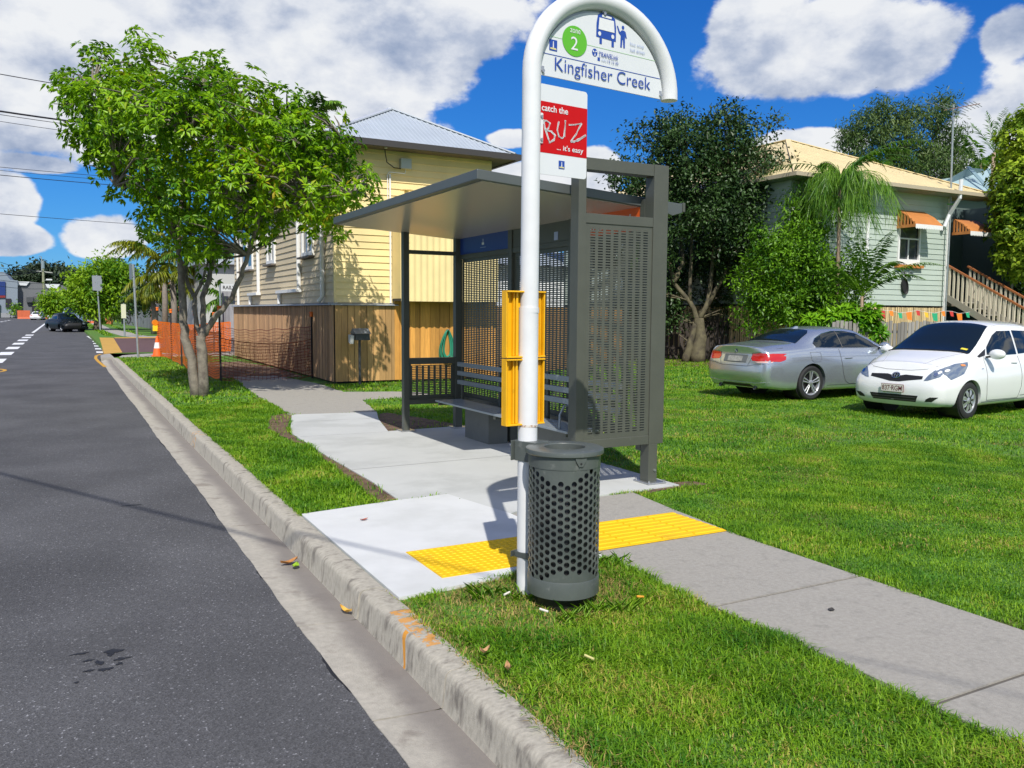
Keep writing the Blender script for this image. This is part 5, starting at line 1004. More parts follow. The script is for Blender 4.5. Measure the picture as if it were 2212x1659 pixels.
# ================================================================== the green house and its garden
YW = 19.45; GX0, GX1 = 20.45, 28.35
GH = thing('green_house', 'pale green weatherboard house on stumps with cream hip roof and front stairs', 'house', (GX0, YW, 0)); grn = mat('green_boards', (.42, .49, .43), .65, island=.05, var=.04, vscale=1.5); tan = mat('terracotta_trim', (.50, .19, .05), .6, var=.1)
def gx(x): return at(x, 660, YW).x
mb = MB(); weather(mb, (GX0, YW), (GX1, YW), 1.95, 5.9, (0, -1), .185, gaps=[(25.67-GX0, 26.75-GX0, 3.42, 4.78)]); mb.build('front_wall', grn, GH)
mb = MB(); weather(mb, (GX0, 33), (GX0, YW), 1.95, 5.9, (-1, 0), .185); mb.build('side_wall', grn, GH)
MB().b(GX0+.01, GX1-.05, YW+.25, 33, 1.9, 5.9).b(GX0+.01, GX1, YW+.01, YW+.249, 1.9, 3.41).b(GX0+.01, GX1, YW+.01, YW+.249, 4.79, 5.9).b(GX0+.01, 25.66, YW+.01, YW+.249, 3.411, 4.789).b(26.76, GX1, YW+.01, YW+.249, 3.411, 4.789).build('wall_core', mat('house_interior', (.03, .03, .028), .9), GH)
MB().b(24.0, 24.12, YW-.06, YW-.032, 1.95, 5.7).b(GX1-.08, GX1+.04, YW-.06, YW+.02, 1.0, 5.8).build('cover_strip', whitep, GH)
wf = MB().b(25.62, 25.70, YW-.07, YW, 3.38, 4.85).b(26.72, 26.80, YW-.07, YW, 3.38, 4.85).b(25.70, 26.72, YW-.065, YW, 3.38, 3.56).b(25.7, 26.72, YW-.04, YW, 4.25, 4.30).b(26.18, 26.23, YW-.035, YW, 3.56, 4.25).build('window', whitep, GH)
MB().b(25.70, 26.72, YW+.02, YW+.03, 3.56, 4.85).build('pane', gl, wf); MB().b(25.50, 26.92, YW-.16, YW-.001, 3.26, 3.36).build('sill', tan, wf)
def awning(x0, x1, z0, z1, d):
    aw = MB().prism([(YW-.01, z1), (YW-.04, z1-.02), (YW-d*.55, z1-(z1-z0)*.42), (YW-d, z0), (YW-d+.03, z0-.0), (YW-d*.55+.04, z1-(z1-z0)*.46)], lambda u, v, w: (x0+w, u, v), x1-x0).build('awning', tan, GH)
    mb = MB()
    for k in range(6):
        y = YW-.03-d*k/6; t = k/6; zz = z1-(z1-z0)*(t*.8 if t < .55 else .44+(t-.55)*1.24); 
        mb.b(x0-.001, x0+.021, y-.06, y, z0, zz-.03)
    mb.b(x0-.004, x0+.024, YW-d, YW, z0-.10, z0+.0); mb.build('awning_slats', tan, aw)
    mb = MB()
    for k in range(int((x1-x0)/.09)): mb.prism([(x0+k*.09, z0-.002), (x0+k*.09+.085, z0-.002), (x0+k*.09+.085, z0-.13), (x0+k*.09+.0425, z0-.17), (x0+k*.09, z0-.13)], lambda u, v, w: (u, YW-d-.012+w, v), .012)
    mb.build('awning_valance', whitep, aw)
awning(25.55, 27.0, 4.70, 5.25, .75); awning(28.62, 30.0, 4.62, 5.12, .7)
mb = MB(); palings(mb, (GX0+.05, YW+.02), (28.3, YW+.02), .05, 1.88, (0, -1), .07, .03, .02); mb.build('base_battens', timber('cream_batten', (.60, .46, .24)), GH)
mb = MB(); palings(mb, (GX0+.02, 32), (GX0+.02, YW+.05), .05, 1.88, (-1, 0), .07, .03, .02); mb.build('base_battens', timber('cream_batten', (.6,)*3), GH)
# roof
E_ = (20.0, 30.2, 18.82, 34.0, 5.96); gap_ = Vector((25.1, 24.1, 8.35)); gap2 = Vector((25.1, 29.2, 8.35)); rm2 = mat('cream_roof', (.68, .56, .31), .6, var=.08, vscale=1.5)
MB().add([(E_[0], E_[2], E_[4]), (E_[1], E_[2], E_[4]), (E_[1], E_[3], E_[4]), (E_[0], E_[3], E_[4]), gap_, gap2], [(0, 1, 4), (1, 2, 5, 4), (2, 3, 5), (3, 0, 4, 5), (3, 2, 1, 0)]).build('roof', rm2, GH)
hiproof_ribs((E_[0], E_[2], E_[4]), (E_[1], E_[2], E_[4]), gap_, pitch=.2).build('roof_ribs', rm2, GH, fix=False)
for a in ((E_[0], E_[2], E_[4]), (E_[1], E_[2], E_[4])): MB().bar(Vector(a)+ZU*.03, gap_+ZU*.03, .18, .03).build('ridge_cap', rm2, GH)
MB().bar(gap_+ZU*.03, gap2+ZU*.03, .18, .03).build('ridge_cap', rm2, GH)
MB().b(E_[0]-.1, E_[1]+.1, E_[2]-.1, E_[2]-.001, E_[4]-.10, E_[4]+.02).b(E_[0]-.1, E_[0]-.001, E_[2], E_[3], E_[4]-.10, E_[4]+.02).build('gutter', mat('cream_gutter', (.42, .36, .26), .6), GH)
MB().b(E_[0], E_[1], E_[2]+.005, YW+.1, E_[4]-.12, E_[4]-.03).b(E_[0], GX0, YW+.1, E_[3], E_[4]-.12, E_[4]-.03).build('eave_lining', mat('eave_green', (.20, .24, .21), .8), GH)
# porch and stairs
MB().b(GX1, 32.5, 21.6, 21.7, 2.0, 5.9).build('porch_wall', mat('porch_green', (.075, .11, .105), .8), GH); MB().b(32.5, 32.6, 19.5, 34, 0, 5.9).build('porch_side', mat('porch_green', (.07,)*3), GH); MB().b(28.8, 29.7, 21.55, 21.599, 2.1, 4.2).build('door', mat('porch_door', (.02, .02, .02), .5), GH)  # side wall added and wall colour lowered to keep the porch dark
MB().b(GX1+.001, 32.5, YW-.05, 21.6, 1.95, 2.08).b(32.3, 32.45, YW-.05, YW+.1, 0, 5.9).build('porch_floor', mat('deck', (.16, .13, .10), .8), GH)
st = thing('front_stairs', None, None, (28.9, 19.3, 0)); st.parent = GH; st.matrix_parent_inverse = wmat(GH).inverted(); bal = mat('baluster_cream', (.58, .52, .40), .7, island=.15); brn = mat('handrail_brown', (.34, .12, .04), .5)
sl_ = .553
for x in (28.32, 29.50):
    MB().bar((x, 19.35, 3.42), (x, 14.3, 3.42-5.05*sl_), .09, .06).build('handrail', brn, st); MB().bar((x, 19.35, 2.28), (x, 14.3, 2.28-5.05*sl_), .05, .22).build('stringer', mat('stringer_grey', (.30, .28, .23), .8), st)
    for i in range(29):
        y = 19.25-i*.17; z = (19.35-y)*sl_; MB().b(x-.02, x+.02, y-.035, y+.035, 2.30-z, 3.40-z).build('baluster', bal, st)
mb = MB()
for i in range(12): y = 19.2-i*.4; mb.b(28.36, 29.46, y-.3, y, 2.16-(19.35-y)*sl_-.02, 2.16-(19.35-y)*sl_+.02)
mb.build('tread', mat('stringer_grey', (.3,)*3), st)
# aerial, vent pipe
AN = thing('tv_aerial', 'tall rooftop television aerial on a pale mast by the porch corner', 'tv aerial', (28.25, 19.25, 3.0)); mast = M['galv']
pa, pb_ = at(2052, 480, 19.2), at(2060, 226, 19.2); MB().tube([(pa.x, 19.2, 1.2), pa, pb_], .032, 8).build('mast', mast, AN)
def ap_(x, y, Y=19.2): return at(x, y, Y)
MB().tube([ap_(2040, 238), ap_(2117, 224, 18.6)], .014, 6).build('boom', mat('red_boom', (.22, .13, .11), .5), AN)
for (x, y, l) in ((2046, 236, 1.5), (2054, 236, 1.1), (2064, 234, .8), (2074, 232, .7), (2084, 230, .6), (2094, 228, .55), (2104, 226, .5), (2112, 225, .45)):
    p = ap_(x, y, 19.1); MB().tube([p+Vector((-l*.9, -.1, l*.05)), p+Vector((l*.9, .1, -l*.05))], .010, 5).build('element', mast, AN)
MB().tube([ap_(2068, 234), ap_(2056, 268)], .012, 5).build('strut', M['dark'], AN)
MB().tube([at(2040, 490, 19.25), at(2051, 463, 19.2), at(2073, 428, 18.8), at(2077, 388, 18.8)], .07, 10).build('vent_pipe', M['sign_white'], GH, smooth=True); MB().tube([at(2046, 408+33, 19.2), at(2066, 441, 19.0)], .02, 6).build('pipe_brace', M['sign_green'], GH)
# pans under the window
for i, (x, z, r, c, nm, tl) in enumerate(((25.95, 3.03, .10, M['steel'], 'small silver saucepan hanging under the window of the green house', 0), (26.30, 3.03, .11, M['galv'], 'small grey saucepan hanging right of the silver one under the window', 0), (26.02, 2.62, .29, M['dark'], 'large black pan hanging on the pale green weatherboards', .9))):
    q = thing('hanging_pan', nm, 'pan', (x, YW-.05, z), group='pans hung on the green wall'); mb = MB(); mb.lathe((0, 0, 0), [(0, -.02), (r*.85, -.02), (r, .05), (r*.97, .05), (r*.83, -.01), (0, -.01)], 24, 'y'); mb.v = [(x+a*(.55 if tl else 1)-c_*.18*(1 if tl else 0), YW-.08-b_, z+c_) for a, b_, c_ in mb.v]; mb.build('pan_body', c, q, smooth=True); MB().bar((x, YW-.07, z+r*.95), (x, YW-.07, z+r+.16), .03, .015).build('handle', c, q)
# picket fence, bunting
PF = thing('picket_fence', 'weathered grey paling fence in front of the green house behind the cars', 'fence', (20.5, 16.7, 0)); mb = MB(); rr = random.Random(9); palings(mb, (19.6, 16.9), (29.5, 16.5), .02, 1.40, (0, -1), .125, .045, .018, rr, .05); mb.build('palings', timber('grey_paling', (.25, .23, .215)), PF)
MB().bar((19.6, 16.96, .45), (29.5, 16.56, .45), .05, .08).bar((19.6, 16.96, 1.1), (29.5, 16.56, 1.1), .05, .08).build('rail', timber('grey_paling', (.25,)*3), PF)
BU = thing('bunting', 'string of small orange green and red flags strung below the green house', 'bunting', (24, 18.4, 1.6)); pts = [Vector((22.3+.45*i, 18.4, 1.78-.10*math.sin(i*.9)**2)) for i in range(15)]; MB().tube(pts, .006, 4).build('string', whitep, BU)
fc = [mat('flag_orange', (.75, .22, .02), .7), mat('flag_green', (.02, .35, .16), .7), mat('flag_red', (.5, .04, .03), .7), mat('flag_yellow', (.75, .45, .03), .7)]
for i in range(1, 14):
    p = pts[i]; c = fc[(0, 3, 2, 0, 1, 0, 2, 3, 1, 0, 2, 0, 1)[i-1]]; s_ = .10 if i % 3 else .15; MB().add([p+Vector((-s_, 0, 0)), p+Vector((s_, 0, 0)), p+Vector((s_*.9, -.04, -s_*1.9)), p+Vector((-s_*.8, -.05, -s_*1.7))], [(0, 1, 2, 3)]).build('flag', c, BU)
# dark paling fence left of the house
q0, q1, q2 = dp(1400, 781, 29.8), dp(1608, 783, 29.0), dp(1240, 785, 27); DF = thing('old_paling_fence', 'shade-dark weathered paling fence with gaps under the big dark tree', 'fence', (q0.x, q0.y, 0)); od = timber('old_paling', (.05, .04, .032))  # paling colour lowered to carry the shade under the tree
mb = MB(); rr = random.Random(12); n_ = Vector((-(q1-q0).y, (q1-q0).x)).normalized(); n_ = -n_ if n_.y > 0 else n_; palings(mb, (q0.x, q0.y), (q1.x, q1.y), .02, 1.5, n_, .13, .05, .018, rr, .05); palings(mb, (16.4, 22.5), (q0.x, q0.y), .02, 1.5, n_, .13, .03, .018, rr, .05); mb.build('palings', od, DF)
MB().bar((q0.x, q0.y+.04, 1.15), (q1.x, q1.y+.04, 1.15), .05, .09).bar((q0.x, q0.y+.04, .4), (q1.x, q1.y+.04, .4), .05, .09).build('rail', od, DF)
# light blue roof beyond
BH = thing('blue_roof_house', 'house with a pale blue hip roof rising behind the green house', 'house', (44, 30, 0)); a0, a1, a2, a3 = at(2005, 412, 28), at(2175, 432, 28), at(2092, 362, 32), at(2135, 366, 36)
MB().add([a0, a1, a2, a3, a1+Vector((3, 12, .2))], [(0, 1, 3, 2), (1, 4, 3)]).add([a0, a0+Vector((0, 14, 0)), a3, a2], [(0, 1, 2, 3)]).build('roof', mat('pale_blue_roof', (.34, .46, .48), .6, var=.06), BH, fix=False)
MB().b(a0.x+.5, a1.x-.5, 28.5, 40, 0, a0.z-.05).build('wall', mat('dark_green_boards', (.10, .13, .12), .8), BH); MB().bar(a2+ZU*.05, a0.lerp(a1, .82)+Vector((0, -.1, .1)), .2, .05).bar(a3+ZU*.05, a0.lerp(a1, .95)+Vector((0, -.1, .1)), .2, .05).build('ridge_cap', mat('blue_ridge', (.20, .30, .33), .6), BH)
# ------------------------------------------------------------------ trees and shrubs on the right
darkleaf = leafmat('dark_leaf', (.014, .040, .010), (.055, .11, .026), .42, .15, .9); shrubleaf = leafmat('shrub_leaf', (.03, .11, .008), (.18, .37, .014), .4, .3, 1.0); gumleaf = leafmat('gum_leaf', (.04, .09, .02), (.15, .22, .06), .45, .3, .4)
limeleaf = leafmat('lime_leaf', (.09, .20, .010), (.42, .55, .04), .45, .35, .5); palmleaf = leafmat('palm_leaf', (.04, .14, .015), (.20, .38, .03), .4, .3, 1.5); freshleaf = leafmat('fresh_green_leaf', (.06, .22, .008), (.24, .48, .015), .4, .35, 1.0)
W1 = 28.0
def d1(x, y, v=0): return dp(x, y, W1+v)
mossy = mat('mossy_bark', (.12, .105, .06), .9, var=.35, vscale=5, bump=.8, bscale=30, dark=(.06, .05, .035), dscale=3)
sg_ = [([d1(1507, 784), d1(1512, 730), d1(1510, 688)], .28, .16), ([d1(1480, 783), d1(1490, 740), d1(1503, 700)], .13, .10), ([d1(1510, 700), d1(1490, 650), d1(1455, 610), d1(1445, 560), d1(1420, 480)], .10, .04), ([d1(1455, 610), d1(1475, 570), d1(1470, 500), d1(1480, 400)], .09, .03), ([d1(1490, 650), d1(1495, 560), d1(1500, 450)], .07, .03),
      ([d1(1512, 690), d1(1530, 650), d1(1540, 560), d1(1545, 480), d1(1570, 380)], .09, .03), ([d1(1530, 660), d1(1580, 560), d1(1620, 460)], .08, .03), ([d1(1540, 560), d1(1600, 460), d1(1650, 380)], .06, .02)]
bushy('dark_tree', 'large dark-leaved tree with pale crooked limbs beside the green house', 'tree', [(1480, 330, 85), (1570, 300, 70), (1440, 290, 50), (1370, 290, 32), (1350, 380, 40), (1400, 400, 60), (1520, 400, 95), (1620, 370, 75), (1660, 270, 30), (1580, 250, 25), (1480, 255, 22), (1690, 350, 32), (1560, 470, 90), (1460, 470, 70), (1410, 560, 55), (1560, 560, 50, .6), (1600, 520, 60), (1350, 440, 30), (1460, 690, 34, .3), (1400, 640, 40, .2), (1540, 700, 26, 1.5), (1590, 690, 30, 1), (1440, 640, 42, .8), (1510, 560, 50, 1.2), (1560, 640, 40, 1.4), (1400, 690, 36, .6), (1630, 430, 50), (1590, 600, 55, 2.4), (1530, 640, 60, 3.2), (1460, 580, 60, 3)], W1, 64, 6200, 9, .15, .08, darkleaf, (19, 22, 0), sg_, mossy, .3, .05, 'loose', .15, 21, .4, tw=40)
bushy('green_shrub', 'tall bright green shrub against the front of the green house', 'shrub', [(1680, 560, 60), (1730, 520, 55), (1650, 620, 55), (1700, 650, 60), (1760, 600, 60), (1790, 660, 50), (1720, 470, 24), (1640, 560, 26), (1640, 500, 24), (1840, 590, 30), (1850, 540, 20), (1780, 480, 40), (1700, 440, 26), (1745, 450, 26), (1840, 640, 36), (1600, 600, 22), (1625, 680, 40), (1820, 580, 30)], 26.2, 68, 3200, 9, .15, .06, shrubleaf, None, None, dbark, .35, .05, 'loose', .13, 22, .3)
bushy('garden_plant', 'low plant with broad bright green leaves behind the silver coupe', 'plant', [(1790, 685, 22), (1830, 680, 24), (1870, 690, 22), (1895, 715, 16), (1755, 695, 16), (1885, 670, 12), (1850, 700, 20)], 24.8, 72, 260, 8, .26, .09, freshleaf, None, None, dbark, .2, 0, 'whorl', .1, 23, .5)
bushy('gum_tree', 'tall grey-green gum tree rising behind the cream roof', 'tree', [(1880, 270, 45), (1850, 320, 40), (1930, 300, 50), (1900, 240, 28), (1960, 250, 35), (1970, 330, 45), (2020, 250, 40), (2040, 225, 25), (2050, 290, 35), (2020, 340, 40), (2060, 350, 35), (1840, 290, 24), (1900, 370, 40), (1990, 380, 40), (2050, 390, 30), (1940, 350, 30)], 56, 32, 3600, 9, .36, .085, gumleaf, (dp(1940, 690, 56).x, dp(1940, 690, 56).y, 0),
      [([dp(1945, 700, 56), dp(1940, 500, 56), dp(1938, 400, 56)], .4, .25), ([dp(1938, 400, 56), dp(1925, 350, 56), dp(1900, 280, 56)], .2, .06), ([dp(1938, 400, 56), dp(1955, 340, 56), dp(1960, 260, 56)], .2, .06), ([dp(1940, 390, 56), dp(1990, 350, 56), dp(2030, 270, 56)], .16, .05), ([dp(1935, 420, 56), dp(1890, 360, 56), dp(1850, 310, 56)], .12, .04)], dbark, .2, .32, 'loose', .3, 24, .8, tw=40)
bushy('lime_green_tree', 'yellow-green leafy tree crown hanging over the porch at the edge of the photo', 'tree', [(2195, 300, 45), (2220, 260, 40), (2200, 380, 60), (2240, 330, 60), (2170, 430, 36), (2190, 480, 55), (2230, 450, 70), (2185, 540, 40), (2220, 560, 60), (2260, 500, 80), (2290, 400, 90), (2300, 300, 70)], 30, 60, 5200, 8, .20, .10, limeleaf, (dp(2270, 700, 30).x, dp(2270, 700, 30).y, 0), [([dp(2270, 740, 30), dp(2265, 600, 30), dp(2240, 450, 30)], .2, .1), ([dp(2240, 450, 30), dp(2220, 350, 30)], .1, .04)], dbark, .5, 0, 'whorl', .15, 25, .5, tw=60)
def palm_tree(name, label, head, foot, n, L_, m, seed, droop=1., ll=.45, lw=.03, elev=(.1, 1.2), r=.11, tm=None, pairs=26, up=.0):
    t = thing(name, label, 'palm', (foot[0], foot[1], 0)); rng = np.random.default_rng(seed); MB().tube([foot, Vector(foot).lerp(Vector(head), .5)+Vector((.05, 0, 0)), head], [r*1.2, r, r*.8], 12).build('trunk', tm or mat('palm_bark', (.30, .22, .15), .9, var=.2, vscale=12, bump=.6, bscale=30), t, smooth='all'); palm(t, head, n, L_, m, lw, ll, droop, rng, pairs, elev=elev)
    return t
h = dp(1815, 385, 25.6); WP = palm_tree('weeping_palm', 'weeping palm with long hanging fronds in front of the green house', tuple(h), (h.x+.02, h.y, 0), 3, 1.2, palmleaf, 31, 2.3, .35, .012, (.9, 1.45), .06, pairs=30); weeping(WP, h, 46, 1.5, palmleaf, np.random.default_rng(31), .72, .016); weeping(WP, h+Vector((.1, 0, -.7)), 24, 1.25, palmleaf, np.random.default_rng(32), .8, .016); palm(WP, tuple(h), 7, 3.0, palmleaf, .008, .30, 1.25, np.random.default_rng(5), 24, elev=(.55, .95), az=[-.9, -.7, -.55, -.4, -.25, .1, 2.6])
h = dp(1862, 640, 25.2); palm_tree('garden_palm', 'small palm with thin arching fronds crossing the pale green weatherboards', tuple(h), (h.x, h.y, 0), 13, 2.3, palmleaf, 36, 1.0, .30, .010, (.7, 1.3), .05, pairs=40)
h = dp(2120, 352, 60); palm_tree('garden_palm', 'palm crown with feathery fronds behind the pale blue roof', tuple(h), (h.x, h.y, 0), 9, 3.2, palmleaf, 32, 1.1, .9, .07, (.1, 1.2), .15)
h = dp(2147, 330, 48); palm_tree('garden_palm', 'upright palm frond showing beside the yellow-green tree', tuple(h), (h.x, h.y, 0), 5, 2.4, palmleaf, 33, .3, .6, .06, (1.0, 1.4), .12)
h = dp(1870, 400, 50); palm_tree('garden_palm', 'pale feathery palm crown just above the cream roof', tuple(h), (h.x, h.y, 0), 9, 2.6, palmleaf, 34, .9, .7, .06, (.2, 1.3), .13)
bushy('background_shrubs', 'dark green growth filling the garden behind the cream roof and gum tree', 'shrub', [(2000, 420, 36), (2050, 400, 30), (1960, 420, 30), (2085, 400, 24), (1930, 440, 30)], 60, 30, 500, 8, .4, .14, gumleaf, None, None, dbark, .2, 0, 'loose', .4, 26, .3)
bushy('background_hedge', 'deep shaded greenery behind the dark tree and paling fence', 'hedge', [(1430, 640, 60), (1500, 620, 70), (1560, 560, 60), (1440, 540, 60), (1540, 680, 60), (1600, 640, 50), (1380, 680, 50), (1380, 560, 50)], 32.5, 57, 3000, 9, .20, .11, leafmat('deep_shade_leaf', (.006, .016, .006), (.02, .045, .012), .5, .08, .9), None, None, dbark, .1, 0, 'loose', .3, 27, .3)  # leaf colour darkened to carry the deep shade behind the tree

bushy('shade_shrubs', 'dark shrubs filling the garden behind the front stairs', 'shrub', [(2130, 560, 30), (2170, 600, 36), (2220, 620, 50), (2200, 560, 40), (2250, 560, 50), (2190, 660, 40), (2240, 690, 50)], 36, 50, 1300, 9, .22, .11, bpy.data.materials['deep_shade_leaf'], None, None, dbark, .1, 0, 'loose', .3, 29, .3)
# ================================================================== things along the street to the left
def pw(x, y, Y): p = at(x, y, Y); return p
og = timber('grey_fence', (.20, .205, .22)); LF = thing('grey_paling_fence', 'long weathered grey paling fence across the side street', 'fence', (6.9, 74, 0)); rr = random.Random(3)
fp = [(5.9, 106), (6.9, 74), (8.6, 60), (14, 58.5), (24, 58)]; mb = MB()
for a, b_ in zip(fp[:-1], fp[1:]):
    d = (Vector(b_)-Vector(a)).normalized(); n_ = Vector((d.y, -d.x)); n_ = n_ if n_.y < 0 or (abs(n_.y) < .3 and n_.x < 0) else -n_; palings(mb, a, b_, 0, 2.15, n_, .22, .02, .02, rr, .03)
mb.build('palings', og, LF)
SF = thing('grey_timber_gate', 'tall grey timber gate panel beside the far end of the weatherboard house', 'gate', (5.9, 33.6, 0)); mb = MB(); palings(mb, (pw(480, 690, 33.6).x, 33.6), (pw(516, 690, 33.6).x+1.5, 33.6), 0, pw(490, 627, 33.6).z, (0, -1), .12, .008, .02, rr, .01); mb.build('boards', timber('grey_gate', (.26, .26, .28)), SF)
p = pw(477, 700, 33.2); NS_ = thing('street_name_sign', 'street name sign lettered RAILWAY on a pale post in front of the grey gate', 'street sign', (p.x, 33.2, 0)); MB().cyl((p.x, 33.2, 0), .035, pw(477, 608, 33.2).z, 8).build('post', M['galv'], NS_)
z0, z1 = pw(480, 629, 33.2).z, pw(480, 613, 33.2).z; x1 = p.x+1.35; bd_ = MB().b(p.x+.03, x1, 33.17, 33.19, z0, z1).build('name_plate', M['sign_white'], NS_); text('sign_lettering', 'RAILWAY TCE', (p.x+.10, 33.168, z0+.07), (1, 0, 0), (0, 0, 1), 1.12, z1-z0-.14, M['dark'], bd_, bold=.02)
GP = thing('parking_sign', 'grey steel sign post near the corner with its plate seen almost edge-on', 'sign post', (2.2, 30.6, 0)); MB().tube([(2.2, 30.6, 0), (2.13, 30.6, 3.12)], .038, 12).build('post', M['galv'], GP, smooth=True); MB().prism([(0, 2.62), (.46, 2.62), (.46, 3.14), (0, 3.14)], lambda u, v, w: (2.095-.015+w-u*.10-.0*u, 30.62+u, v), .006).build('plate', mat('sign_back', (.24, .26, .28), .5, .4), GP); MB().b(2.09, 2.18, 30.56, 30.64, 2.7, 2.73).b(2.10, 2.2, 30.56, 30.64, 2.35, 2.38).build('bracket', M['steel'], GP)
b0 = (2.56, 72.3, 0); SBk = thing('road_sign', 'back of a rectangular grey road sign on a leaning post at the far corner', 'road sign', b0); tp = pw(209, 594, 72.3); MB().tube([b0, tuple(tp)], .06, 10).build('post', M['galv'], SBk, smooth=True)
c_ = [pw(x, y, 72.25) for x, y in ((200, 627), (221, 629), (219.5, 596), (198.5, 595))]; q = MB(); q.add([*c_, *[c+Vector((0, .04, 0)) for c in c_]], [(0, 1, 2, 3), (7, 6, 5, 4), (0, 4, 5, 1), (1, 5, 6, 2), (2, 6, 7, 3), (3, 7, 4, 0)]); q.build('plate', mat('sign_back_light', (.30, .32, .35), .5, .4), SBk)
p = Vector((3.31, 56.1, 0)); WS = thing('narrow_sign', 'narrow pale sign on a short grey post beyond the side street', 'sign', p); MB().cyl(tuple(p), .05, 2.0, 8).build('post', M['galv'], WS); MB().b(3.15, 3.42, 56.02, 56.05, 1.1, 1.95).build('plate', mat('cream_plate', (.60, .62, .45), .5), WS)
MB().tube([(3.6, 56.1, 1.6), (3.66, 56.1, .95), (3.55, 56.1, .75), (3.45, 56.1, .85)], .04, 8).build('side_tube', M['dark'], WS)
# ------------------------------------------------------------------ orange safety fence
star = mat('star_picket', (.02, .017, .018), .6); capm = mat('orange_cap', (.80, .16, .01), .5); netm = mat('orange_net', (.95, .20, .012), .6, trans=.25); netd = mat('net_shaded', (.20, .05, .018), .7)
SFt = thing('safety_fence', 'orange plastic mesh safety fence on capped black pickets around the dug ground', 'safety fence', (3, 26, 0))
posts = [(2.95, 31.9, 1.62), (3.05, 28.7, 1.55), (2.98, 25.6, 1.62), (3.02, 23.0, 1.5), (3.12, 19.75, 1.62), (5.25, 19.9, 1.5), (5.0, 33.0, 1.45)]
for x, y, h_ in posts:
    pk = MB().box((x, y, h_/2), (.045, .018, h_)).box((x, y+.015, h_/2), (.012, .04, h_)).build('picket', star, SFt); tag(MB().lathe((x, y, h_-.03), [(.0, .12), (.05, .12), (.058, .10), (.04, .08), (.045, .0), (.0, .0)], 12).build('cap', capm, pk))
def net(name, a, b_, z0, z1, m, sag=.05, cell=(.06, .055), sw=.027, wob=.02):
    a, b_ = Vector((*a, 0)), Vector((*b_, 0)); L_ = (b_-a).length; d = (b_-a)/L_; rr = random.Random(int(L_*100)); nh = int(L_/.25); mb = MB(); nrow = int((z1[0]-z0[0])/cell[1]); ph = rr.random()*6
    def pt(s, t):
        f = s/L_; zz0 = z0[0]*(1-f)+z0[1]*f; zz1 = z1[0]*(1-f)+z1[1]*f; z = zz0+(zz1-zz0)*t-sag*math.sin(math.pi*f)*(1+.3*t)+wob*math.sin(s*3.1+ph+t*4); n_ = Vector((-d.y, d.x, 0))*.03*math.sin(s*2.3+t*3+ph); return a+d*s+n_+ZU*z
    for j in range(nrow+1):
        t = j/nrow; w_ = sw*(1.8 if j in (0, nrow) else 1)
        for i in range(nh): p, q = pt(L_*i/nh, t), pt(L_*(i+1)/nh, t); mb.add([p-ZU*w_/2, q-ZU*w_/2, q+ZU*w_/2, p+ZU*w_/2], [(0, 1, 2, 3)])
    k = int(L_/cell[0])
    for i in range(k+1):
        s = L_*i/k; 
        for j in range(4): p, q = pt(s, j/4), pt(s+.02, (j+1)/4); e = d*sw*.45; mb.add([p-e, p+e, q+e, q-e], [(0, 1, 2, 3)])
    return mb.build(name, m, SFt, fix=False)
for i, j in ((0, 1), (1, 2), (2, 3), (3, 4)): net('net', posts[i][:2], posts[j][:2], (.08, .08), (1.12, 1.12), netm)
net('net', posts[0][:2], posts[6][:2], (.15, .1), (1.2, 1.15), netm, .08); net('net', (5.0, 33.0), (5.6, 33.05), (.1, .1), (1.15, 1.15), netm, .02)
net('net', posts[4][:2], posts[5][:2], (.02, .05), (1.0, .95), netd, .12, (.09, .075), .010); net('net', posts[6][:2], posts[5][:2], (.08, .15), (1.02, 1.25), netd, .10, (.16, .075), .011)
def cone(x, y, s_=1, label='', cat='traffic cone'):
    t = thing('traffic_cone', label, cat, (x, y, 0)); MB().lathe((x, y, 0), [(.16*s_, .03), (.03*s_, .70*s_), (.0, .70*s_)], 20).box((x, y, .015), (.4*s_, .4*s_, .03)).build('cone_body', M['orange'], t, smooth=True); MB().lathe((x, y, 0), [(.113*s_, .28*s_), (.075*s_, .48*s_)], 20).build('reflective_band', whitep, t); return t
cone(2.88, 31.5, 1.0, 'orange traffic cone with a pale band at the corner of the safety fence')
q = thing('warning_lamp', 'round amber warning lamp with a yellow body clipped to the corner picket', 'lamp', (2.88, 31.85, 1.0)); MB().lathe((2.86, 31.82, 1.16), [(0, -.03), (.1, -.03), (.11, 0), (.1, .03), (0, .03)], 20, 'y').build('lens', mat('lamp_amber', (.70, .20, .01), .3), q, smooth=True); MB().box((2.86, 31.84, .97), (.16, .09, .2)).build('lamp_body', mat('lamp_yellow', (.8, .6, .02), .5), q)
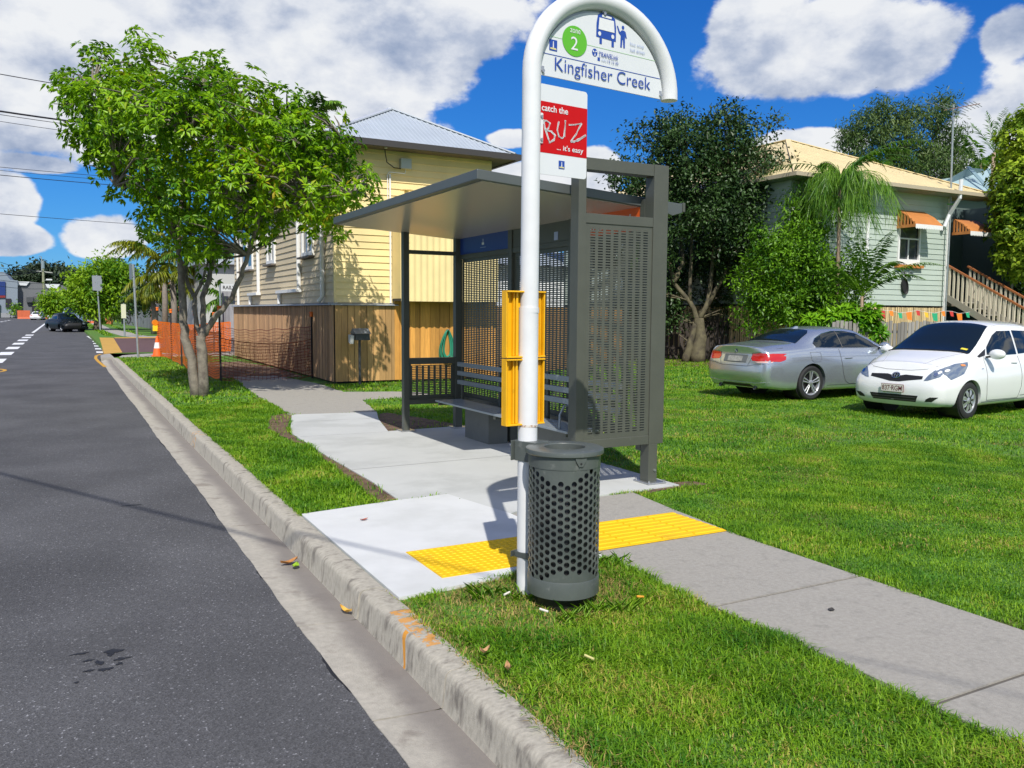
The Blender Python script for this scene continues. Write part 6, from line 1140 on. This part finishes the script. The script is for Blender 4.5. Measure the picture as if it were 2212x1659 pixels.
# ------------------------------------------------------------------ trees and palms, left
bushy('street_tree', 'round bright green street tree beyond the side street by the road sign', 'tree', [(220, 600, 30), (190, 610, 26), (250, 600, 28), (265, 625, 24), (225, 630, 34), (180, 640, 26), (205, 655, 24), (250, 650, 28), (225, 578, 20), (280, 640, 20), (170, 605, 18), (272, 600, 18), (178, 660, 16)], 66.5, 27, 1700, 9, .36, .16, freshleaf if 0 else leafmat('far_tree_leaf', (.06, .19, .006), (.32, .50, .015), .5, .35, .35), (2.44, 74.02, 0), [([dp(211, 714, 66.5), dp(211, 690, 66.5), dp(213, 655, 66.5)], .33, .2), ([dp(213, 670, 66.5), dp(195, 630, 66.5)], .15, .06), ([dp(213, 668, 66.5), dp(240, 620, 66.5)], .15, .06)], dbark, .3, 0, 'loose', .4, 41, .3)
bushy('roadside_hedge', 'low bright green hedge of trees in front of the grey warehouse', 'hedge', [(110, 655, 14), (128, 652, 14), (145, 655, 14), (160, 652, 14), (120, 664, 12), (140, 664, 14), (165, 660, 12), (103, 662, 10), (152, 645, 10)], 118, 15, 900, 8, .55, .28, MATS.get('x') or bpy.data.materials['far_tree_leaf'], None, None, dbark, .3, 0, 'loose', .6, 42, .3)
bushy('clipped_hedge', 'dark clipped hedge beside the brick pillar', 'hedge', [(224, 686, 8), (222, 692, 7), (228, 690, 7), (223, 680, 6)], 95, 19, 260, 8, .2, .1, bpy.data.materials['shrub_leaf'], None, None, dbark, .3, 0, 'loose', .2, 43, .2)
p = at(236, 700, 104); bp_ = thing('brick_pillar', 'orange brick gate pillar at the end of the grey fence', 'pillar', (p.x, 104, 0)); MB().box((p.x, 104, .75), (.75, .75, 1.5)).build('shaft', mat('brick', (.50, .17, .06), .9, var=.2, vscale=6), bp_); MB().box((p.x, 104, 1.54), (.85, .85, .08)).build('coping', mat('coping', (.4, .36, .3), .8), bp_)
bushy('creeper', 'tangled creeper sprawling over the pillar and fence end', 'plant', [(244, 678, 6), (251, 682, 6), (258, 685, 5), (238, 677, 5)], 93, 19, 160, 8, .22, .09, bpy.data.materials['gum_leaf'], None, None, dbark, .3, 0, 'loose', .3, 44, .3)
ypalm = leafmat('yellow_palm_leaf', (.06, .14, .010), (.38, .40, .03), .4, .35, 1.2)
for i, (x, y, w_, n_, L_, dr, lab, m_) in enumerate(((352, 560, 50, 15, 3.6, 1.2, 'yellowing palm crown just left of the street tree stems', ypalm), (372, 600, 44, 11, 2.4, 1.3, 'lower palm with drooping fronds behind the street tree trunk', ypalm), (330, 640, 56, 10, 1.8, 1.6, 'short palm with golden fronds above the grey fence', ypalm), (430, 560, 46, 13, 2.6, 1.2, 'green palm seen between the stems of the street tree', bpy.data.materials['palm_leaf']), (490, 650, 40, 9, 1.6, 1.4, 'small palm by the grey gate beside the house', bpy.data.materials['palm_leaf']), (690, 245, 42, 11, 1.7, 1.1, 'palm crown peeping over the street tree beside the grey roof', bpy.data.materials['palm_leaf']))):
    h = dp(x, y, w_); palm_tree('street_palm', lab, tuple(h), (h.x, h.y, 0), n_, L_, m_, 50+i, dr, .7 if i < 3 else .5, .05, (.0, 1.2), .16, mat('grey_palm_bark', (.22, .19, .16), .9, var=.2, vscale=8, bump=.5))
bushy('background_trees', 'dark green trees behind the fence left of the street tree', 'hedge', [(355, 590, 14), (350, 620, 16), (360, 640, 12), (300, 640, 20), (320, 655, 16), (285, 655, 14), (400, 640, 24), (440, 620, 22), (470, 590, 26), (480, 550, 22), (385, 660, 20)], 62, 29, 1100, 8, .34, .13, bpy.data.materials['dark_leaf'], None, None, dbark, .2, 0, 'loose', .4, 45, .4)
# ------------------------------------------------------------------ houses beyond the fence
def block(mb, x0, y0, x1, y1, Y, dep=6): a, b_ = at(x0, y1, Y), at(x1, y0, Y); mb.b(a.x, b_.x, Y, Y+dep, a.z if a.z < 3 else 0, b_.z); return a, b_
def simple_house(name, label, Y, x0, x1, ytop, ye, wc, rc, rise=1.2, dep=7):
    t = thing(name, label, 'house', (at(x0, 690, Y).x, Y, 0)); a, b_ = at(x0, ye, Y), at(x1, ye, Y); MB().b(a.x, b_.x, Y, Y+dep, 0, a.z).build('wall', wc, t); cx, cy = (a.x+b_.x)/2, Y+dep/2
    MB().add([(a.x-.5, Y-.5, a.z), (b_.x+.5, Y-.5, a.z), (b_.x+.5, Y+dep+.5, a.z), (a.x-.5, Y+dep+.5, a.z), (cx-.5, cy, a.z+rise), (cx+.5, cy, a.z+rise)], [(0, 1, 5, 4), (1, 2, 5), (2, 3, 4, 5), (3, 0, 4), (3, 2, 1, 0)]).build('roof', rc, t); return t, a, b_
cw = mat('cream_boards', (.58, .55, .45), .7); gw = mat('grey_wall', (.36, .37, .38), .7)
t, a, b_ = simple_house('cream_cottage', 'cream cottage behind the fence seen between the stems of the street tree', 62, 405, 515, 590, 600, cw, rfm)
for x in (430, 470): p = at(x, 640, 61.9); wf = MB().b(p.x-.7, p.x+.7, 61.9, 61.99, p.z-.9, p.z+.9).build('window', whitep, t); MB().b(p.x-.55, p.x+.55, 61.85, 61.89, p.z-.75, p.z+.75).build('pane', gl, wf)
t, a, b_ = simple_house('brick_house', 'brick house with white posts and an orange panel above the grey fence', 78, 325, 372, 600, 612, mat('brick', (.5,)*3), rfm)
for x in (333, 347, 359): p = at(x, 650, 77.3); MB().b(p.x-.12, p.x+.12, 77.2, 77.4, 0, p.z+1.4).build('porch_post', whitep, t)
p = at(362, 632, 77.1); MB().b(p.x-.6, p.x+.6, 77.0, 77.1, p.z-.9, p.z+.9).build('orange_blind', tan, t)
t = thing('grey_shed', 'tall pale grey building beside the weatherboard house behind the tree', 'building', (8, 44, 0)); a, b_ = at(440, 570, 44), at(545, 555, 44); MB().b(a.x, b_.x, 44, 52, 0, a.z).build('wall', mat('pale_grey_wall', (.48, .49, .46), .7), t); MB().b(a.x-.3, b_.x+.3, 43.6, 52.3, a.z+.001, a.z+.25).build('roof', rfm, t)
# ------------------------------------------------------------------ far industrial buildings
WH = thing('warehouse', 'grey saw-tooth warehouse at the far end of the road', 'warehouse', (-8, 196, 0)); gm = mat('warehouse_grey', (.14, .145, .155), .8, var=.06, vscale=.2); Yb = 196
def P2(x, y, Y=Yb): return at(x, y, Y)
def facade(par, name, pts, m, Y=Yb, dep=.5): o = MB(); f_ = [P2(x, y, Y) for x, y in pts]; k = len(f_); o.add([*f_, *[q+Vector((0, dep, 0)) for q in f_]], [tuple(range(k)), tuple(reversed(range(k, 2*k)))]+[(i, i+k, (i+1) % k+k, (i+1) % k) for i in range(k)]); return o.build(name, m, par)
facade(WH, 'wall', [(38, 690), (180, 690), (180, 624), (150, 617), (127, 616), (121, 623), (103, 624), (98, 613), (64, 608), (58, 617), (38, 616)], gm, dep=30)
for q in ([(38, 608), (64, 608.5), (57, 617), (38, 616)], [(98, 613.5), (130, 614), (122, 623.5), (102, 622)]): facade(WH, 'skylight', q, mat('skylight', (.62, .64, .66), .5), Yb-.4, .3)
facade(WH, 'roller_door', [(69, 685), (85, 685), (85, 652), (69, 652)], M['dark'], Yb-.3, .2); facade(WH, 'awning', [(57, 653), (72, 653), (72, 642), (57, 642)], mat('dark_awning', (.06, .065, .07), .6), Yb-.8, .6); facade(WH, 'portal', [(72, 652), (88, 652), (88, 640), (72, 640)], mat('portal_grey', (.09, .09, .095), .7), Yb-.35, .2)
for x in (29, 33, 40, 44): facade(WH, 'window', [(x, 662), (x+3, 662), (x+3, 657), (x, 657)], M['dark'], 193.6 if x < 38 else Yb-.3, .2)
facade(WH, 'window', [(188-30, 678), (205-30, 678), (205-30, 669), (188-30, 669)], M['dark'], Yb-.3, .2)
BB = thing('blue_grey_building', 'blue-grey commercial building with a blue and red sign at the road end', 'building', (-14, 190, 0)); bm_ = mat('blue_grey_wall', (.21, .25, .30), .8); facade(BB, 'wall', [(-60, 687), (38, 687), (38, 606), (22, 604), (8, 587), (-60, 587)], bm_, 194, 25)
facade(BB, 'sign', [(-20, 638), (11.5, 638), (11.5, 608), (-20, 608)], mat('sign_deep_blue', (.008, .03, .16), .5), 193.7, .2); facade(BB, 'sign_stripe', [(-20, 643), (11.5, 643), (11.5, 638.5), (-20, 638.5)], mat('sign_dark_red', (.22, .02, .02), .5), 193.7, .2)
facade(BB, 'window', [(12, 664), (24, 664), (24, 645), (12, 645)], mat('window_dark', (.03, .025, .03), .3), 193.7, .2); facade(BB, 'door', [(-20, 686), (1, 686), (1, 658), (-20, 658)], mat('green_door', (.02, .05, .04), .5), 193.7, .2); facade(BB, 'plinth', [(2, 686), (38, 686), (38, 676), (2, 676)], mat('plinth', (.28, .29, .31), .8), 193.6, .3)
farleaf = leafmat('far_dark_leaf', (.012, .028, .014), (.045, .07, .035), .6, .1, .08)
bushy('hill_trees', 'dark line of trees on the rise behind the warehouses', 'trees', [(30, 604, 8), (50, 604, 9), (75, 600, 12), (95, 596, 14), (115, 600, 13), (135, 602, 12), (152, 606, 10), (80, 592, 8), (132, 592, 7), (165, 610, 10), (60, 610, 10), (100, 610, 12), (250, 590, 14), (265, 597, 12), (280, 605, 12)], 290, 6.2, 2200, 7, 1.6, .8, farleaf, None, None, dbark, .2, 0, 'loose', 1.6, 46, .2, depth=False)
bushy('verge_sapling', 'small young tree with pale leaves on the far footpath', 'tree', [(34, 665, 5), (36, 670, 5), (31, 669, 4)], 165, 11, 60, 8, .5, .2, bpy.data.materials['far_tree_leaf'], (at(35, 688, 186).x, 186, 0), [([at(35, 688, 186), at(35, 668, 186)], .08, .05)], dbark, .2, 0, 'loose', .5, 47, .3)
# utility pole with street lamp and wires
UPb = at(96.5, 682, 180); UT = thing('utility_pole', 'timber power pole with crossarm and street lamp at the road end', 'utility pole', (UPb.x, 180, -.15)); wood = mat('pole_wood', (.24, .25, .16), .9, var=.2, vscale=2); tp_ = at(93, 563, 180); MB().tube([(UPb.x, 180, -.2), tuple(at(94, 620, 180)), tuple(at(93, 575, 180))], [.28, .24, .18], 10).build('pole', wood, UT, smooth=True)
MB().tube([tuple(at(93.5, 580, 180)), tuple(at(93, 563, 180))], .25, 8).build('transformer', mat('transformer_grey', (.20, .26, .30), .5), UT); MB().tube([tuple(at(90, 586, 180)), tuple(at(89.5, 555, 180)), tuple(at(84, 553, 180))], .08, 6).build('upper_arm', M['galv'], UT)
MB().bar(at(78, 585.5, 180), at(114, 589, 180), .15, .2).build('crossarm', mat('arm_grey', (.35, .36, .33), .7), UT); MB().tube([at(96, 606, 180), at(104, 604.5, 178)], .06, 6).build('lamp_arm', M['galv'], UT); MB().box(at(106, 604, 178), (1.0, .4, .25)).build('lamp_head', M['sign_white'], UT)
wires = thing('power_lines', 'thin black power lines crossing the sky left of the street tree', 'power lines', (0, 40, 8)); wm_ = mat('wire', (.02, .02, .025), .6)
def wire(a, b_, Y0, Y1, r, sag=.1, par=wires): p, q = at(a[0], a[1], Y0), at(b_[0], b_[1], Y1); MB().tube([p.lerp(q, i/14)-ZU*sag*4*(i/14)*(1-i/14) for i in range(15)], r, 5, cap=False).build('wire', wm_, par)
for a, b_, Y0, Y1, r in (((-160, 130), (420, 225), 38, 44, .018), ((-160, 215), (420, 292), 36, 42, .035), ((-160, 222), (420, 300), 36, 42, .012), ((-160, 236), (420, 316), 36, 42, .010), ((-160, 345), (520, 400), 42, 50, .012), ((-160, 352), (520, 408), 42, 50, .010), ((-160, 362), (520, 418), 42, 50, .016), ((-160, 448), (560, 500), 50, 58, .014)): wire(a, b_, Y0, Y1, r)
farw = thing('far_power_lines', 'faint power lines fanning from the distant pole', 'power lines', (-3, 150, 9))
for a, b_ in (((-120, 560), (80, 585)), ((-120, 585), (85, 586)), ((-120, 598), (90, 587)), ((90, 586), (190, 605)), ((95, 564), (175, 600)), ((112, 588), (190, 612)), ((0, 566), (93, 585)), ((0, 605), (150, 612)), ((0, 618), (120, 622))): wire(a, b_, 150, 178, .035, .3, farw)
sv = thing('service_wire', 'overhead service wire above the road whose shadow crosses the asphalt', 'power lines', (-3.3, 4.4, 7.3)); MB().tube([Vector((-9.0, 15.6, 7.6)).lerp(Vector((6.0, -13.5, 7.3)), i/20)-ZU*.5*4*(i/20)*(1-i/20) for i in range(21)], [.022]*11+[.016, .010, .007, .006, .006, .006, .005, .005, .005, .005], 6).build('wire', wm_, sv)  # wire thinned towards the footpath so that its shadow fades there
# ------------------------------------------------------------------ vehicles down the road
def far_car(name, label, x, y, rz, paint, L_=4.5, h=1.42, w=1.76, crushed=False, boxy=False, group='vehicles at the far end of the road'):
    s_ = h/1.45; rows = [(.10, .98*s_, .5, .95*s_, .72, .88*s_, w/2*.93, .6, .25), (.5, 1.02*s_, .55, .99*s_, .78, .9*s_, w/2, .62, .22), (.9, (1.40 if boxy else 1.12)*s_, .55, (1.34 if boxy else 1.06)*s_, .8, .93*s_, w/2, .62, .2), (1.4, 1.43*s_, .56, 1.37*s_, .8, .93*s_, w/2, .62, .2), (2.3, 1.44*s_, .56, 1.38*s_, .8, .92*s_, w/2, .62, .2), (3.0, 1.08*s_, .65, 1.03*s_, .78, .9*s_, w/2, .62, .2), (3.5, .97*s_, .68, .93*s_, .76, .85*s_, w/2, .6, .2), (4.1, .84*s_, .6, .8*s_, .7, .72*s_, w/2*.95, .55, .22), (4.3, .76*s_, .5, .72*s_, .64, .66*s_, w/2*.88, .5, .24)]
    c = Car(name, label, 4.4, {'rows': rows}, [(.2, .1), (.5, .2), (.8, .06)], [(.2, .03), (.5, .12), (1.0, .05)], paint, (0, 0, 0), 0, group); c.body([(.95, .31, .35), (3.6, .31, .35)]); W_ = 'top'
    c.patch('rear_window', [(.62, -.6), (.62, .6), (1.2, .48), (1.2, -.48)], W_, carglass, res=.12); c.patch('windscreen', [(2.42, -.5), (2.42, .5), (3.0, .62), (3.0, -.62)], W_, carglass, res=.12)
    c.both(lambda v: c.patch('side_window', [(1.0, .97*s_), (1.3, 1.27*s_), (2.35, 1.30*s_), (2.85, .98*s_)], v, carglass, .006, res=.12))
    for sx in (-.6, .6): c.patch('tail_light', [(sx-.18, .74*s_), (sx+.18, .74*s_), (sx+.18, .86*s_), (sx-.18, .86*s_)], 'rear', redlamp, res=.12); c.patch('headlight', [(sx-.16, .6*s_), (sx+.16, .6*s_), (sx+.12, .72*s_), (sx-.12, .72*s_)], 'front', lampglass, res=.12)
    c.patch('number_plate', [(-.2, .42), (.2, .42), (.2, .53), (-.2, .53)], 'rear', plate_m, .012, res=.12); c.patch('grille', [(-.3, .5), (.3, .5), (.3, .62), (-.3, .62)], 'front', trim, res=.12)
    for wx in (.95, 3.6):
        for wy in (-.74, .74): c.wheel(wx, wy, .31, .2, 5, w=.18)
    c.t.location = (x, y, ZR); c.t.rotation_euler = (0, 0, rz); c.t.scale = (L_/4.4, 1, 1); return c
darkp = mat('dark_blue_paint', (.004, .008, .012), .4, .0, spec=.3); cw_ = mat('white_sedan_paint', (.72, .73, .74), .35, coat=.5); blp = mat('black_paint', (.010, .010, .012), .25, coat=.8)
dmg = far_car('damaged_car', 'dark blue car with a crumpled open front parked nose-on before the far street tree', -.45, 77.9, -math.pi/2+R(17), darkp, 4.7, 1.5, 1.95)
rr = random.Random(2); me = dmg.b.data
for v in me.vertices:
    if v.co.x > 3.1 and v.co.z > .35: k = min(1, (v.co.x-3.1)/.9); v.co += Vector((rr.uniform(-.10, .03)*k, rr.uniform(-.07, .07)*k, (rr.uniform(-.12, .10)-.10*(v.co.y > .1))*k))
dmg.patch('crushed_front', [(-.85, .30), (.30, .30), (.35, .72), (-.80, .70)], 'front', trim, .03, res=.1)
MB().add([(4.0, .2, .55), (4.55, .65, .60), (4.3, 1.15, .78), (3.7, .95, .85), (3.9, .5, .75)], [(0, 1, 4), (1, 2, 4), (2, 3, 4), (0, 4, 3)]).build('hanging_panel', darkp, dmg.t, False, fix=False)
far_car('tow_truck', 'pale blue van parked close behind the damaged dark car', .75, 88.5, -math.pi/2, mat('pale_blue_paint', (.20, .26, .33), .35, coat=.5), 5.0, 1.95, 1.85, boxy=True)
p = at(82, 690, 160); far_car('white_sedan', 'white sedan seen from behind beside the power pole', p.x-.3, 157, math.pi/2-R(8), cw_, 4.6, 1.42)
p = at(116, 686, 150); far_car('white_hatchback', 'small white car half hidden behind the pale blue van', p.x, 150, math.pi/2, cw_, 3.9, 1.45)
p = at(186, 690, 150); far_car('black_car', 'black car parked right of the damaged dark car in the distance', p.x+1.0, 152, R(200), blp, 4.4, 1.4); p = at(178, 690, 158); far_car('white_car_far', 'white car parked behind the black car in the distance', p.x, 162, R(190), cw_, 4.4, 1.5)
bar = mat('barrier_orange', (.52, .11, .04), .7, var=.1); 
for i, (x0, x1, Y, yt, lab) in enumerate(((38, 66, 178, 670.5, 'faded orange plastic barrier along the foot of the warehouse'), (98, 117, 176, 670, 'orange plastic barrier right of the power pole'), (166, 178, 172, 671, 'red plastic barrier beyond the black car'), (186, 214, 112, 693.5, 'low orange barrier lying along the far verge'))):
    a, b_ = at(x0, 687, Y), at(x1, 687, Y); zt = at(x0, yt, Y).z; t = thing('water_barrier', lab, 'barrier', (a.x, Y, -.15), group='orange barriers down the road'); n = max(1, int((b_.x-a.x)/2))
    for k in range(n): xa = a.x+(b_.x-a.x)*k/n; xb = a.x+(b_.x-a.x)*(k+1)/n-.05; MB().prism([(-.3, -.15), (.3, -.15), (.15, .2), (.1, zt), (-.1, zt), (-.15, .2)], lambda u, v, w: (xa+w, Y+u, v), xb-xa).build('barrier_unit', bar, t)
# ================================================================== grass
gm1 = leafmat('grass_blade', (.050, .19, .005), (.27, .46, .016), .5, .38, 1.6, (.50, .42, .09)); gm2 = leafmat('dry_grass_blade', (.20, .19, .04), (.50, .36, .13), .7, .25, 5)
def inside(px_, py_, poly):
    r_ = np.zeros(len(px_), bool); n = len(poly); j = n-1
    for i in range(n):
        xi, yi = poly[i]; xj, yj = poly[j]; c = ((yi > py_) != (yj > py_)) & (px_ < (xj-xi)*(py_-yi)/((yj-yi) or 1e-9)+xi); r_ ^= c; j = i
    return r_
HARD = [PAD_A, PAD_B, PATH1, PATH2]; RT2 = np.array([RT.x, RT.y, RT.z]); FW2 = np.array([FW.x, FW.y, FW.z]); UP2 = np.array([UP.x, UP.y, UP.z])
def edge_shift(x, y): return .03*np.sin(x*7+y*5)+.02*np.sin(y*17)
def grass(name, x0, x1, y0, y1, dens, hgt, wid, m, rng, extra=None, lean=.55, label='', cut=()):
    n = int((x1-x0)*(y1-y0)*dens); x = rng.uniform(x0, x1, n); y = rng.uniform(y0, y1, n)
    P_ = np.stack([x, y, np.zeros(n)], 1)-np.array([0, 0, 1.6]); w = P_@FW2; u = (P_@RT2)/np.maximum(w, .01); v = (P_@UP2)/np.maximum(w, .01); keep = (w > .3) & (abs(u) < .95) & (v > -.52)
    for c in HARD+list(cut): keep &= ~inside(x+edge_shift(x, y)*.6, y+edge_shift(y, x)*.6, c)
    keep &= ~((x > 4.5) & (x < 9.3) & (y > 18.15)) ; keep &= ~(np.hypot(x-BC.x, y-BC.y) < .15)
    keep &= ~((x > 3.0) & (x < 5.2) & (y > 20.5) & (y < 27.5) & (rng.random(n) < .9)); keep &= ~((x > 5.3) & (x < 9.3) & (y > 18)) ; keep &= ~((y > 31.2) & (y < 57))
    for d in DIRT[:5]: keep &= ~(inside(x, y, d) & (rng.random(n) < .93))
    if extra is not None: keep &= extra(x, y, rng)
    x, y = x[keep], y[keep]; n = len(x)
    if not n: return
    a = rng.random(n)*2*math.pi; cl = .75+.35*np.sin(x*2.3+1.3*np.sin(y*1.7))*np.sin(y*2.9+x)+.25*np.sin(x*11)*np.sin(y*9.3); h_ = hgt*np.clip(cl, .35, 1.3)*(.5+.8*rng.random(n)); ln = lean*(.3+1.1*rng.random(n)); dx, dy = np.cos(a), np.sin(a)
    base = np.stack([x, y, np.full(n, -.012)], 1); d = np.stack([dx, dy, np.zeros(n)], 1); s_ = np.stack([-dy, dx, np.zeros(n)], 1)*(wid*(.6+.7*rng.random(n)))[:, None]/2; z = np.array([0, 0, 1.]); H = h_[:, None]; LN = ln[:, None]
    mid = base+d*H*LN*.4+z*H*.62; tip = base+d*H*LN*1.25+z*H*(1.05-.35*LN); V = np.stack([base-s_, base+s_, mid+s_*.8, mid-s_*.8, tip], 1).reshape(-1, 3); k = np.arange(n)[:, None]*5
    F = np.concatenate([k+np.array([[0, 1, 2]]), k+np.array([[0, 2, 3]]), k+np.array([[3, 2, 4]])], 1).reshape(-1, 3); o = npmesh(name, V, F, m); tag(o, label, 'grass', kind='stuff'); return o
rg = np.random.default_rng(3)
grass('grass', 1.56, 3.13, .3, 4.40, 13000, .055, .0052, gm1, rg, lambda x, y, r: ~((np.hypot((x-2.25)/.62, (y-3.95)/.42) < 1) & (r.random(len(x)) < .8)) & ~((x < 1.66) & (r.random(len(x)) < .75)), label='short green grass on the near verge between kerb and footpath', lean=.9)
grass('dry_grass', 1.56, 3.0, .8, 4.5, 3800, .045, .005, gm2, rg, lambda x, y, r: ((np.hypot((x-2.28)/.75, (y-3.95)/.5) < 1+.25*np.sin(x*13)) | (x < 1.72+.04*np.sin(y*5)) | (r.random(len(x)) < .20)), label='dry brown grass around the bin and along the kerb', lean=1.3)
grass('grass', 4.15, 9.5, 1.5, 7.0, 7500, .042, .0055, gm1, rg, lambda x, y, r: x > 4.22, label='green lawn to the right of the footpath', lean=.9)
grass('grass', 1.58, 3.3, 6.4, 15, 4600, .06, .008, gm1, rg, label='green grass strip beside the new pad', lean=.9)
grass('grass', 3.6, 26, 7.0, 14, 1600, .045, .009, gm1, rg, label='lawn between the shelter and the parked cars', lean=.9)
grass('grass', 9.5, 26, .5, 7.0, 1100, .045, .010, gm1, rg, label='lawn in front of the white hatchback', lean=.9)
grass('grass', 1.58, 34, 14, 31, 300, .07, .02, gm1, rg, label='lawn around the street tree and behind the cars', lean=.9)
grass('grass', 2.2, 9, 56, 110, 40, .12, .06, gm1, rg, lambda x, y, r: ~((x > 2.8) & (x < 4.2)), label='far verge grass beyond the side street', lean=.9)
grass('dry_grass', 4.15, 16, 2, 15, 260, .038, .010, gm2, rg, lambda x, y, r: (x > 4.22) & (np.sin(x*1.1+2*np.sin(y*.7))*np.sin(y*1.3+x*.4)+.4*np.sin(x*4.1)*np.sin(y*3.7) > .25), label='yellowed dry blades in patches of the right hand lawn', lean=1.2)
# taller tufts at the post and path edge, twigs, butts
mb = []
for cx, cy, n, hh in ((2.72, 4.28, 60, .12), (2.95, 4.36, 70, .10), (3.05, 4.30, 50, .09), (2.05, 4.12, 30, .11), (2.18, 4.02, 26, .10), (2.45, 3.62, 40, .10), (2.62, 3.60, 36, .10), (2.30, 3.55, 30, .09), (1.70, 3.3, 30, .07), (1.70, 3.55, 24, .06), (1.70, 2.9, 30, .07), (1.9, 3.1, 30, .08), (2.6, 2.9, 40, .08)):
    x = rg.normal(cx, .055, n); y = rg.normal(cy, .045, n); a = rg.random(n)*6.28; P_ = np.stack([x, y, np.full(n, -.01)], 1); D = np.stack([np.cos(a)*.6, np.sin(a)*.6, .6+.6*rg.random(n)], 1); V, F = leaves(P_, D, np.tile([0, 0, 1.], (n, 1))+.01, hh*(.5+.7*rg.random(n)), np.full(n, .008), .1, .25); mb.append((V, F))
Vs = np.concatenate([v for v, f in mb]); o_ = 0; Fs = []
for v, f in mb: Fs.append(f+o_); o_ += len(v)
tag(npmesh('grass_tufts', Vs, np.concatenate(Fs), gm1), 'longer grass tufts round the sign post and path edge', 'grass', kind='stuff')
wb = mat('butt_white', (.70, .66, .58), .7); rl = random.Random(14)
for i, (x, y, l, m_, lab) in enumerate(((2.12, 3.98, .045, wb, 'white scrap in the dry grass left of the sign post'), (2.17, 3.66, .05, wb, 'white scrap in the grass below the bin'), (2.05, 3.05, .05, mat('straw', (.55, .50, .2), .7), 'pale straw-like twig in the grass near the kerb'), (2.75, 3.6, .04, mat('scrap_orange', (.75, .32, .03), .6), 'small orange scrap in the grass right of the bin'))):
    a = rl.random()*3; tag(MB().tube([(x-l*math.cos(a)/2, y-l*math.sin(a)/2, .045), (x+l*math.cos(a)/2, y+l*math.sin(a)/2, .05)], .006, 6).build('litter_scrap', m_, smooth=True), lab, 'litter', 'leaves and scraps dropped on the ground')
for i, (x, y) in enumerate(((1.66, 3.33), (1.67, 3.12))): leaf_on(x, y, .03, .05, .03, i*1.3, mat('tan_leaf', (.46, .27, .13), .7), .03, ('tan leaf at the kerb edge by the orange paint', 'tan leaf in the grass just below another by the kerb', 'tan leaf in the grass near the footpath edge', 'tan leaf in the lowest part of the near verge')[i])
